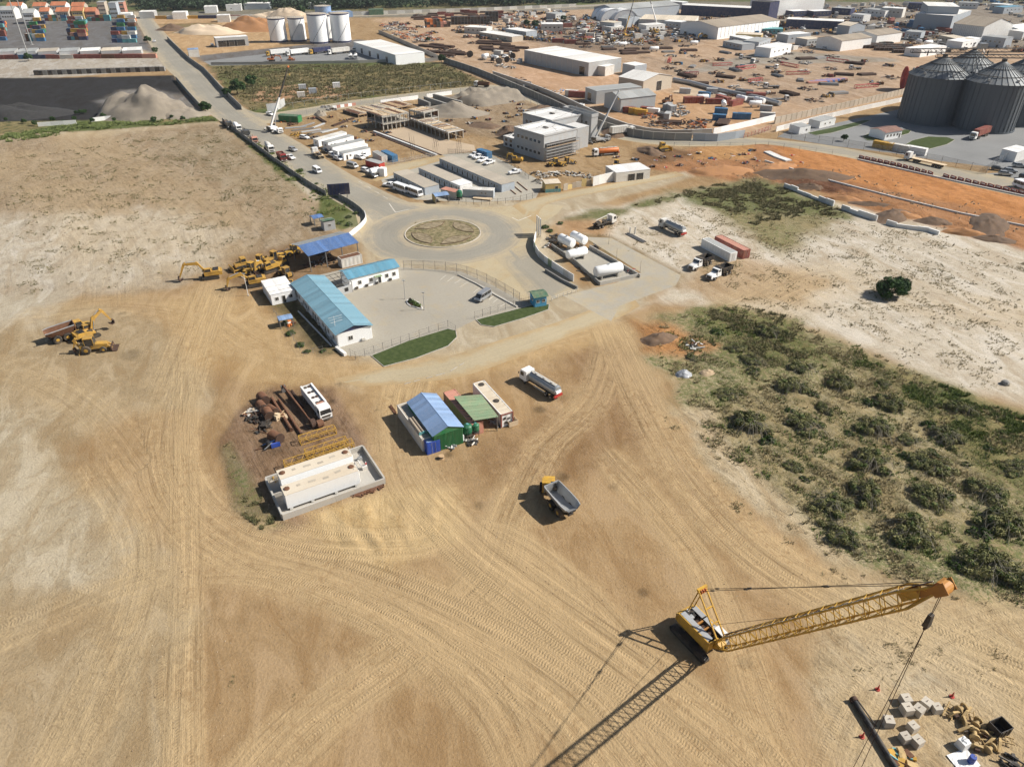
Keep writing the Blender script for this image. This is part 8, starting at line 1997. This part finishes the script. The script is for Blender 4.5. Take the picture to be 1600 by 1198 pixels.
def clutter(poly,n,seed,gap=6.0,sc=1.0):
 rn=random.Random(seed);xs=[p[0] for p in poly];ys=[p[1] for p in poly];made=0
 for _ in range(n*12):
  if made >=n:break
  px,py=rn.uniform(min(xs),max(xs)),rn.uniform(min(ys),max(ys))
  if not inside((px,py),poly):continue
  p=g(px,py)
  if near_any(p,taken,gap):continue
  taken.append(p);made+=1
  for i in range(20):
   a=rn.uniform(0,6.28);q=rn.random()**.6*4.5*sc;x,y=p.x+q*math.cos(a),p.y+q*math.sin(a)*.7;mi=rn.choice([0,0,1,1,2,3,3,4,5,5,6,7,8,9])
   if rn.random() < .5:hh=rn.uniform(.6,2.2)*sc;CL.box(x,y,hh/2,rn.uniform(.8,3.5)*sc,rn.uniform(.5,1.6)*sc,hh,rn.uniform(0,3),mi)
   else:c=rn.uniform(0,6.28);l=rn.uniform(1,4)*sc;CL.bar((x,y,.2),(x+l*math.cos(c),y+l*math.sin(c),rn.uniform(.3,2.2)*sc),.3*sc,.3*sc,mi)
def scatter(poly,n,mix,where,group,seed,gap=6.0,ang=None,sc=(.9,1.15)):
 rn=random.Random(seed);xs=[p[0] for p in poly];ys=[p[1] for p in poly];made=0
 for _ in range(n*12):
  if made >=n:break
  x,y=rn.uniform(min(xs),max(xs)),rn.uniform(min(ys),max(ys))
  if not inside((x,y),poly):continue
  p=g(x,y)
  if near_any(p,taken,gap):continue
  k=rn.choice(mix);mk,cat,lb=KINDS[k];taken.append(p);made+=1
  place('k_'+k,mk,p,(ang if ang is not None else rn.uniform(0,6.28))+rn.uniform(-.15,.15),lb %where,cat,group+' '+k,rn.uniform(*sc)*(1.45 if k.startswith('scrap') else 1))
scatter([(650,24),(760,19),(800,22),(790,30),(720,32),(650,32)],34,['pipes','pipes','pipes','scrap','cont_r'],'in the far pipe yard below the highway','far pipe yard',1,9,R(5))
scatter([(600,40),(640,44),(690,62),(640,70),(606,52)],26,['scrap3','scrap2','scrap3','scrap2','scrap'],'along the left edge of the orange yard','left edge of the orange yard',2,7)
scatter([(660,72),(695,70),(725,88),(700,93),(670,84)],16,['pipes','pipes','scrap'],'beside the grass field wall','beside the grass field wall',3,6,R(-25))
scatter([(735,66),(770,64),(822,76),(800,83),(760,80)],14,['pipes','pipes','scrap'],'left of the long white roofed shed','left of the long shed',4,7,R(-12))
scatter([(730,86),(790,86),(815,100),(800,110),(770,106),(735,95)],16,['scrap2','pipes_g','tankh','cont_w','reel','reel','truck','pick'],'beside the slab wall of the orange yard','beside the slab wall',5,6)
scatter([(800,118),(830,128),(870,146),(880,152),(860,150),(815,132)],8,['pipes_g','scrap2','scrap'],'inside the slab wall left of the grey sheds','inside the slab wall',6,7,R(-25))
scatter([(800,22),(880,16),(900,30),(860,60),(800,62),(770,50),(770,30)],64,['scrap2','scrap','scrap3','truck','cont_w','cont_g','pipes_g','car','pipes'],'in the crowded yard left of the fabric halls','crowded left yard',7,8)
scatter([(890,34),(940,36),(960,44),(1010,42),(1060,46),(1110,52),(1100,62),(1040,70),(960,72),(900,66),(870,50)],100,['scrap2','truck','scrap3','truck','truck_t','yel','exc','yel','cont_w','cont_r','cont_g','pipes_g','cars','pick','scrap2','scrap'],'in the crowded machine yard behind the long shed','crowded machine yard',8,7)
scatter([(860,64),(1000,74),(1090,70),(1080,80),(980,86),(880,72)],22,['pipes','pipes_g','scrap','tankh','cont_r'],'on the orange ground behind the long shed','behind the long shed',9,10,R(8))
scatter([(1060,80),(1240,78),(1400,100),(1400,130),(1320,150),(1240,168),(1120,150),(1050,120),(1040,95)],52,['scrap','pipes','scrap2','pipes','scrap2','scrap','pipes_g','pipes_g','truck','redframe','scrap'],'scattered over the wide orange yard','wide orange yard',10,11)
scatter([(1010,152),(1060,160),(1110,150),(1190,160),(1200,178),(1190,170),(1130,168)],16,['cont_g','cont_r','cont_g','cont_b','tankh','cont_w'],'along the pipe line in the front orange yard','front orange yard',11,7)
scatter([(1030,172),(1060,168),(1070,180),(1040,186),(1000,172)],9,['scrap2','cont_g','pipes_g'],'beside the grey gabled shed','beside the grey gabled shed',12,5)
scatter([(1010,182),(1060,192),(1140,190),(1150,196),(1060,206),(1020,196)],15,['scrap','scrap','scrap3','pipes'],'inside the curved wall of the front yard','inside the curved wall',13,6)
for p,k,lb in (((1123,188),'cont_b','blue container nearest the white yard wall'),((1126,178),'cont_b','darker blue container behind the first by the wall'),((1154,186),'cont_b','left blue container of the pair near the white wall'),((1162,186),'cont_b','right blue container of the pair near the white wall'),((1198,186),'cont_w','small white container at the corner of the white wall'),((1172,160),'cont_g','grey double container in front of the red one'),((1180,154),'cont_r','red container behind the grey double one'),((1070,146),'cont_g','small grey box on the pale slab'),((1112,146),'cont_g','grey box at the right end of the pale slab')):place('k_'+k,KINDS[k][0],g(*p),R(-15),lb,'container');taken.append(g(*p))
area('yard_slab',[(1048,143),(1080,137),(1118,148),(1098,153)],.02,'slab_pale',.1)
t=thing('big_pipeline','long grey pipe laid across the front orange yard','pipe',g(1055,130),0)
Pp=[g(*p)-g(1055,130) for p in ((1052,128),(1080,133),(1112,142),(1150,150),(1190,158),(1218,166))]
for a,b in zip(Pp[:-1],Pp[1:]):strut('pipe_segment',a+Vector((0,0,1.3)),b+Vector((0,0,1.3)),1.2,'pale_steel',t,12)
for i,(x0,y0,L,k,lb) in enumerate(((1165,108,16,'red','long red lattice frame in the wide orange yard'),(1180,128,10,'red','short red frame near the yellow frames'),(1080,118,10,'maroon','dark red truss behind the tan sided shed'))):place('rf%d' %i,lambda:(lambda t_:(lattice(t_,(-L/2,0,1),(L/2,0,1),1.8,1.8,10,.16,.08,k),t_)[1])(root('lattice_section')),g(x0,y0),R(30),lb,'lattice section')
for i in range(9):place('blpipe%d' %(i %2),lambda:pipe_bundle('blue' if i %2 else 'pink_red',5,12,.3,2),g(1276+4.0*i,130-.6*i),R(8),['faded red pipe bundle beside blue ones in the wide yard','blue pipe bundle in the middle of the wide yard'][i %2],'pipe bundle','blue and red pipes %d' %(i %2))
place('bigreel',lambda:reel(6.2,'red'),g(1416,141),R(80),'huge bright red cable reel left of the grain bins','cable reel')
for i in range(9):place('rack',lambda:cage_stack(33,5,2.4,'rust_dark'),g(1330+14.5*i,66+1.9*i+4*(i %2)),R(-8),'long dark pipe rack in the rows behind the wide yard','pipe rack','dark pipe racks')
scatter([(1420,62),(1500,68),(1560,72),(1500,80),(1440,74)],16,['scrap2','tankh','truck','cont_w','car'],'behind the grain bins','behind the grain bins',14,8)
scatter([(1390,30),(1440,38),(1480,46),(1500,58),(1420,58),(1390,48)],40,['cont_r','cont_r','scrap3','scrap2','cont_b','truck','scrap'],'in the jumble left of the big brown roof','jumble left of the brown roof',15,8)
scatter([(1100,14),(1300,10),(1430,6),(1430,18),(1330,26),(1230,26),(1200,18)],60,['scrap2','cont_g','truck','cont_w','cont_g','pipes_g','car','scrap3'],'in the hazy yards at the top right','hazy top right yards',16,12)
scatter([(1520,4),(1640,2),(1640,24),(1600,30),(1540,16)],34,['scrap2','cont_w','truck','cont_b','car','cont_g'],'at the far top right corner','far top right corner',17,12)
scatter([(1250,34),(1330,40),(1390,36),(1400,44),(1290,50),(1240,46)],22,['scrap2','scrap','car','truck','cont_w'],'between the brown roofed sheds','between brown roofed sheds',18,8)
scatter([(1120,52),(1200,46),(1240,64),(1300,68),(1310,80),(1230,78),(1160,72)],40,['car','cars','scrap2','truck','scrap','cont_w','cont_b'],'behind the wide orange yard','behind the wide yard',19,8)
scatter([(1560,46),(1640,40),(1640,90),(1610,80),(1570,66)],22,['car','truck','cont_w','cont_b','scrap2','cars'],'right of the big brown roof','right of the brown roof',20,8)
scatter([(1555,264),(1600,255),(1640,270),(1640,300),(1572,280)],14,['car','cars','card','card','cars'],'in the car park at the right edge','car park at the right edge',21,4.2,R(-25))
vcar('bus','car_white',(1606,298),(1588,292),'white minibus at the right edge beside the road barriers','minibus')
cabin('white_kiosk','white kiosk at the right picture edge by the car park','kiosk',(1590,238),(1612,232),4,6,'white','white',3)
clutter([(470,188),(600,170),(700,158),(830,160),(800,205),(740,215),(640,190),(560,236),(520,205)],50,31,6,.42)
clutter([(930,232),(1010,250),(1080,240),(1190,232),(1180,260),(1080,268),(960,255)],20,32,7,.35)
clutter([(800,18),(900,20),(960,34),(1100,46),(1090,66),(960,72),(800,62)],95,41,5)
clutter([(1100,20),(1300,14),(1440,10),(1480,60),(1330,46),(1240,60),(1110,58)],95,42,7)
clutter([(1400,40),(1640,30),(1640,84),(1500,80),(1420,70)],45,43,7)
clutter([(1040,82),(1400,96),(1390,140),(1240,168),(1080,130)],16,44,12,.8)
clutter([(600,36),(800,22),(810,64),(720,66),(700,50),(620,60)],30,45,8)
clutter([(1440,0),(1640,-2),(1640,10),(1540,12)],30,46,10)
tag(CL.build('yard_clutter',CLM),'mixed machine parts, steel and junk filling the far yards','clutter',kind='stuff')
place('boats',lambda:scrap(301,16,5,1.4,('tarp_blue','white','tarp_blue')),g(886,143),0,'bright blue tarpaulins beside the grey sheds','tarpaulin')
for i,(x0,y0) in enumerate(((893,150),(903,152))):place('k_cont_w' if i==0 else 'k_cont_r',KINDS['cont_w' if i==0 else 'cont_r'][0],g(x0,y0),R(-20),['white container right of the blue tarpaulins','red container at the corner of the grey shed'][i],'container')
for i,(x0,y0,k) in enumerate(((983,176,'maroon'),(992,178,'yellow'),(1001,180,'yellow'),(1010,176,'maroon'),(1020,178,'white'))):place('fc_%s%d' %(k,i),lambda:corr_thing(k,6),g(x0,y0),R(-25),['red container against the grey gabled shed, the left one','yellow container against the grey gabled shed, the left one','yellow container against the grey gabled shed, the right one','red container behind the yellow ones by the grey shed','white container right of the red ones by the grey shed'][i],'container')
place('mobF1',lambda:mobile_crane('yellow',30,R(58),R(60),11),g(978,58),R(0),'yellow mobile crane with raised boom in the machine yard','crane');place('mobF2',lambda:mobile_crane('white',36,R(60),R(130),11),g(1026,43),R(0),'white mobile crane with raised boom in the machine yard','crane')
place('exc',lambda:excavator('rust',3),g(1042,162),R(40),'small rusty excavator alone on the front orange yard','excavator')
mat('tarp_grey',(0.30,0.31,0.33,1),0.45,dirt=.5,dirtcol=(.2,.2,.2,1),scale=1.5)
mat('tan_heap',(0.36,0.27,0.17,1),0.95,dirt=.4,dirtcol=(.3,.2,.12,1),bump=.5)
leafmat('leaf_scrub',(0.11,0.12,0.045,1),(0.27,0.25,0.105,1))
leafmat('grass_lush',(0.085,0.125,0.03,1),(0.17,0.20,0.06,1))
# ------------------------------------------------------------------ trees, bushes, ground cover
def tree_at(key,p,s,label,seed,group=None,**k):return place('tree_'+key,lambda:make_tree(seed,**k),g(*p),seed*.7,label,'tree',group,s)
tree_at('a',(1392,462),1.25,'dark green round tree standing alone on the pale sand',1,n=5200,size=.24,blobs=26,spread=.46,tr=.10)
TR=[((322,178),1.1,'round tree at the corner of the coal yard and main road'),((372,148),1.35,'left one of two large trees in the grass field corner'),((393,136),1.2,'right one of two large trees in the grass field corner'),((690,99),1.0,'bushy tree at the corner of the grass field wall'),((231,68),.9,'tree on the container yard verge, the upper one'),((243,84),.8,'tree on the container yard verge, the lower one'),((355,152),.9,'tree low against the wall of the grass field'),((45,96),.9,'tree beside the floodlight mast'),((836,44),1.2,'dark tree right of the slanting cabin row'),((822,42),1.1,'dark tree left of another behind the cabin row'),((668,66),.6,'small dark tree on the open orange yard'),((880,34),1.0,'tree in the crowded yard'),((1318,221),.55,'small tree at the lot fence entrance'),((470,24),1.5,'dark tree behind the sand heaps, left'),((456,27),1.3,'dark tree behind the sand heaps, right'),((205,33),.9,'tree at the back of the container yard')]
for i,(p,s,lb) in enumerate(TR):tree_at('bcd'[i %3],p,s,lb,11+i %3,n=1800,size=.34)
for i in range(14):tree_at('bcd'[i %3],(10+21*i+(i*7) %11,190+(i*13) %9-1.0*i*.6),.35+.05*(i %4),'low scrubby tree along the grassy edge of the coal yard',11+i %3,'scrub trees along the coal yard')
for i in range(16):tree_at('bcd'[i %3],(120+6.5*i,180-i*1.0) if i < 3 else (20+9*i,176+(i*5) %8),.4,'dusty scrub tree in the black coal yard',11+i %3,'scrub trees in the coal yard') if i < 6 else None
# tree belt beyond the highway, one far mass
rb=np.random.default_rng(9);C,Rr=[],[]
def belt(x0,x1,ya,yb,n,rmin,rmax):
 for _ in range(n):
  x=rb.uniform(x0,x1);t=(x-x0)/(x1-x0);y=ya+(yb-ya)*t+rb.uniform(-9,2.0);p=g(x,max(y,-14));r=rb.uniform(rmin,rmax)
  for k in range(3):C.append((p.x+rb.normal()*r*.6,p.y+rb.normal()*r*.6,r*rb.uniform(.5,1.3)));Rr.append(r*rb.uniform(.6,1.0))
belt(215,470,17,13,210,4,8);belt(470,800,14,8,260,4,8);belt(800,1010,8,0,170,4,8);belt(-30,210,6,8,90,3,6);belt(1010,1640,-5,-4,160,4,8);belt(-40,190,22,18,26,2,3.5)
v,f=leaf_cloud(C,Rr,62000,1.5,.8,rb);o=put('tree_belt',np_mesh('tree_belt',v,f,'leaf_far'));tag(o,'dense dark green belt of trees beyond the highway','trees',kind='stuff')
# mounds of scrub on the right
BU_=[(1253,577,2.3),(1236,606,2.4),(1312,600,2.5),(1138,618,1.8),(1170,665,3.0),(1257,665,2.8),(1392,632,2.6),(1365,672,2.9),(1478,685,2.6),(1358,722,3.0),(1455,727,2.7),(1538,772,2.9),(1300,790,2.6),(1352,772,2.6),(1455,780,2.5),(1415,830,3.0),(1315,838,2.7),(1565,820,3.0),(1540,885,3.0),(1600,905,3.0),(1175,565,2.0),(1200,520,2.4),(1150,545,1.7),(1290,640,1.5),(1420,690,1.6),(1500,640,2.0),(1240,730,1.5),(1590,735,2.2),(1080,500+60,1.2),(1380,600,1.4)]
for i,(x,y,r) in enumerate(BU_):
 k=i %4;place('bush%d' %k,lambda:make_bush(20+k,2.6,1.5,5600,'leaf_scrub',.095,70),g(x,y),i*1.3,['grey green mound of scrub in the rough ground on the right','greener mound of scrub in the rough ground on the right','broad dry mound of scrub with bare stems on the right','low dark mound of scrub in the rough ground on the right'][k],'bush','scrub mounds kind %d' %k,(r/2.3*random.uniform(1.0,1.6),r/2.3*random.uniform(1.0,1.5),r/2.3*random.uniform(.8,1.25)))
for i in range(34):
 a=1.7*i;x,y=1120+(i*149) %470,520+(i*97) %400
 if y < 505+(x-1100)*.34 or y > 700+(x-1120)*.75:continue
 place('bush%s' %'ef'[i %2],lambda:make_bush(50+i %2,1.4,.8,1000,['leaf_green','leaf_scrub'][i %2],.12,50),g(x,y),a,['low bright green shrub between the scrub mounds','low dry shrub between the scrub mounds'][i %2],'shrub','low shrubs between the mounds %d' %(i %2),random.uniform(.7,1.5))
for i,p in enumerate(((455,522),(470,540),(480,550),(505,549),(446,506),(420,462))):place('bush1s',lambda:make_bush(33,1.2,.9,900,'leaf_green',.1,60),g(*p),i,'small green shrub in the garden strip beside the office','shrub','shrubs in the garden strip',random.uniform(.6,1.1))
for i,p in enumerate(((510,300),(495,288),(470,268),(545,340),(530,350),(556,334),(440,250),(395,226),(860,362),(852,356),(875,350),(545,352))):place('bush2s',lambda:make_bush(34,1.5,1.1,900,'leaf_green',.13,60),g(*p),i,'roadside shrub along the slab wall and road edge','shrub','roadside shrubs',random.uniform(.6,1.2))
heap('covered_heap','small heap under pale grey plastic beside the scrub',(1068,585),2.0,1.5,1.2,'tarp_grey',.3,66)
heap('earth_heap','orange brown dug heap at the left end of the scrub',(1030,530),4.5,3,1.7,'earth_heap',.4,61);heap('earth_heap','pale sandy mound behind the plastic covered heap',(1105,583),2.2,1.6,.9,'tan_heap',.4,62)
place('dumprub',lambda:scrap(303,22,2.0,.7,('tarp_white','dark_steel','white_old','rust')),g(1085,540),0,'small dump of white and dark rubbish in the orange earth','rubbish heap')
t=thing('rock','dark grey boulder on the pale sand at the right edge','rock',g(1570,600));m=MB();m.lathe([(.7,0),(.85,.35),(.6,.75),(.2,.9)],8);m.build('stone','concrete_dark',t)
# ground cover
def spots(poly,n,seed,keep=None):
 rn=np.random.default_rng(seed);out=[]
 P=[g(*p) for p in poly];xs=[p.x for p in P];ys=[p.y for p in P];q=[(p.x,p.y) for p in P]
 while len(out) < n:
  x,y=rn.uniform(min(xs),max(xs)),rn.uniform(min(ys),max(ys))
  if inside((x,y),q):out.append((x,y))
 A=np.array(out);d=fbm(A[:,0]/4.5,A[:,1]/4.5,seed,4)+.5*(fbm(A[:,0]/1.1,A[:,1]/1.1,seed+9,2)-.5)
 ed=np.full(len(A),1e9)
 for a,b in zip(q,q[1:]+q[:1]):
  e=np.array(b)-a;w=A-a;t=np.clip((w @ e)/(e @ e),0,1);ed=np.minimum(ed,np.hypot(*(w-t[:,None]*e).T))
 d=d-.22*np.clip(1-ed/7,0,1)
 return A[rn.random(len(A)) < sstep(keep-.05,keep+.12,d)]
def cover(label,poly,n,seed,matkey,smin,smax,keep=.5,**k):
 A=spots(poly,n,seed,keep);rn=np.random.default_rng(seed+1);tufts('grass_tufts',label,A,rn.uniform(smin,smax,len(A)),matkey,rng=rn,**k)
RZ=[(1015,515),(1130,470),(1300,520),(1480,604),(1640,655),(1640,1000),(1480,935),(1310,885),(1200,800),(1120,722),(1065,640),(1030,570)]
cover('dry yellowish grass over the rough scrub ground',RZ,52000,101,'grass_dry',.2,.5,.47)
cover('green grass clumps over the rough scrub ground',RZ,44000,102,'grass_lush',.2,.5,.52)
cover('ragged dry grass thinning out from the scrub to the sand',[(1030,600),(1070,640),(1150,740),(1320,880),(1500,935),(1480,965),(1290,905),(1140,790),(1040,670)],9000,120,'grass_dry',.15,.35,.56)
cover('lush green weeds along the far edge of the scrub',[(1330,545),(1480,604),(1640,655),(1640,800),(1540,720),(1420,640),(1340,580)],22000,103,'grass_lush',.25,.55,.47)
cover('dense green weeds at the top of the scrub',[(1085,482),(1150,474),(1260,500),(1290,560),(1200,580),(1110,540)],12000,104,'grass_field',.25,.55,.46)
cover('grey weeds over the green rise beside the earthworks',[(890,350),(1000,318),(1080,294),(1180,280),(1310,320),(1320,345),(1230,342),(1180,352),(1060,314),(960,335)],24000,105,'grass_field',.35,.7,.47)
cover('sparse weeds scattered on the pale sand field',[(900,350),(1060,318),(1330,330),(1640,410),(1640,640),(1480,600),(1300,520),(1150,478),(1070,440)],46000,106,'grass_dry',.18,.4,.60)
cover('dark weeds scattered on the pale sand field',[(1060,318),(1330,330),(1640,410),(1640,640),(1480,600),(1300,520),(1150,478),(1180,400)],14000,107,'grass_field',.22,.45,.64)
cover('rough grass over the field behind the tank farm',[(332,104),(690,99),(765,131),(640,145),(540,157),(395,174),(345,128)],26000,108,'grass_field',.6,1.3,.44)
cover('weeds along the slab wall of the main road',[(350,196),(372,200),(470,268),(520,300),(565,340),(530,358),(500,340),(440,275)],12000,109,'grass_green',.3,.7,.42)
cover('sparse weeds in the bare field left of the road',[(0,245),(340,196),(480,295),(500,345),(330,430),(0,480)],50000,110,'grass_field',.2,.5,.62)
cover('rough grass at the left of the bund',[(346,700),(362,690),(400,760),(438,820),(410,828),(365,795)],9000,111,'grass_field',.15,.35,.40)
cover('grass verge between the coal yard and the bare field',[(0,212),(130,192),(330,183),(345,190),(140,205),(0,225)],12000,112,'grass_green',.5,1.0,.4)
cover('weeds on the roundabout island',[(634,364),(650,348),(692,343),(735,349),(751,364),(735,379),(692,385),(650,380)],3000,113,'grass_dry',.25,.5,.45)
cover('few weeds at the lower left of the sand',[(330,1060),(420,1040),(560,1100),(520,1150),(360,1140)],2000,114,'grass_field',.1,.22,.64)
cover('thin weeds on the sand around the concrete blocks',[(1260,1020),(1400,960),(1600,1000),(1600,1100),(1400,1080),(1290,1100)],5000,115,'grass_dry',.12,.28,.6)
mat('clod',(0.22,0.155,0.095,1),0.95,dirt=.4)
def stones(label,poly,n,seed,matkey,smin,smax,keep):
 A=spots(poly,n,seed,keep);rn=np.random.default_rng(seed);k=len(A);s=rn.uniform(smin,smax,(k,3))*np.array([1,.8,.55]);a=rn.random(k)*3.14;ca,sa=np.cos(a),np.sin(a);V=[]
 for z,t in ((-.2,1),(1,.6)):
  for x,y in ((-.5,-.5),(.5,-.5),(.5,.5),(-.5,.5)):X_,Y_=x*s[:,0]*t,y*s[:,1]*t;V.append(np.stack([A[:,0]+X_*ca-Y_*sa,A[:,1]+X_*sa+Y_*ca,z*s[:,2]],1))
 V=np.stack(V,1).reshape(-1,3);F=(np.arange(k)[:,None,None]*8+np.array([(4,5,6,7),(0,1,5,4),(1,2,6,5),(2,3,7,6),(3,0,4,7)])[None]).reshape(-1,4)
 tag(put('loose_stones',np_mesh('loose_stones',V,F,matkey)),label,'stones',kind='stuff')
SP_=[(-40,480),(330,460),(700,580),(960,515),(1070,650),(1300,890),(1600,1000),(1600,1230),(-60,1230)]
stones('small dark clods strewn over the open sand',SP_,2600,131,'clod',.06,.2,.57)
stones('small pale stones strewn over the open sand',SP_,1800,132,'sand_heap',.05,.15,.57)
stones('clods and stones lying in the bare field left of the road',[(0,250),(340,200),(480,300),(500,350),(330,440),(0,480)],1800,133,'clod',.12,.35,.57)
stones('stones and clods on the pale sand field',[(900,350),(1060,318),(1330,335),(1640,415),(1640,640),(1480,600),(1300,520),(1150,478)],1000,134,'clod',.1,.3,.58)
stones('lumps of soil over the orange earthworks',[(1000,255),(1100,232),(1330,262),(1640,345),(1640,395),(1400,345),(1280,300),(1120,282)],1500,135,'clod',.2,.8,.54)
# ------------------------------------------------------------------ the air: thin haze over the whole place
hz=bpy.data.materials.new('haze');hz.use_nodes=True
nt=hz.node_tree
for nd_ in [x for x in nt.nodes if x.type=='BSDF_PRINCIPLED']:nt.nodes.remove(nd_)
pv=nt.nodes.new('ShaderNodeVolumePrincipled');pv.inputs['Color'].default_value=(.82,.88,.95,1);pv.inputs['Density'].default_value=.00006
nt.links.new(pv.outputs[0],nt.nodes['Material Output'].inputs['Volume'])
m=MB();m.box(0,800,44,3200,2400,92)
MATS['haze']=hz
o=m.build('haze','haze');o['kind']='stuff';o['label']='thin pale haze over the whole site'
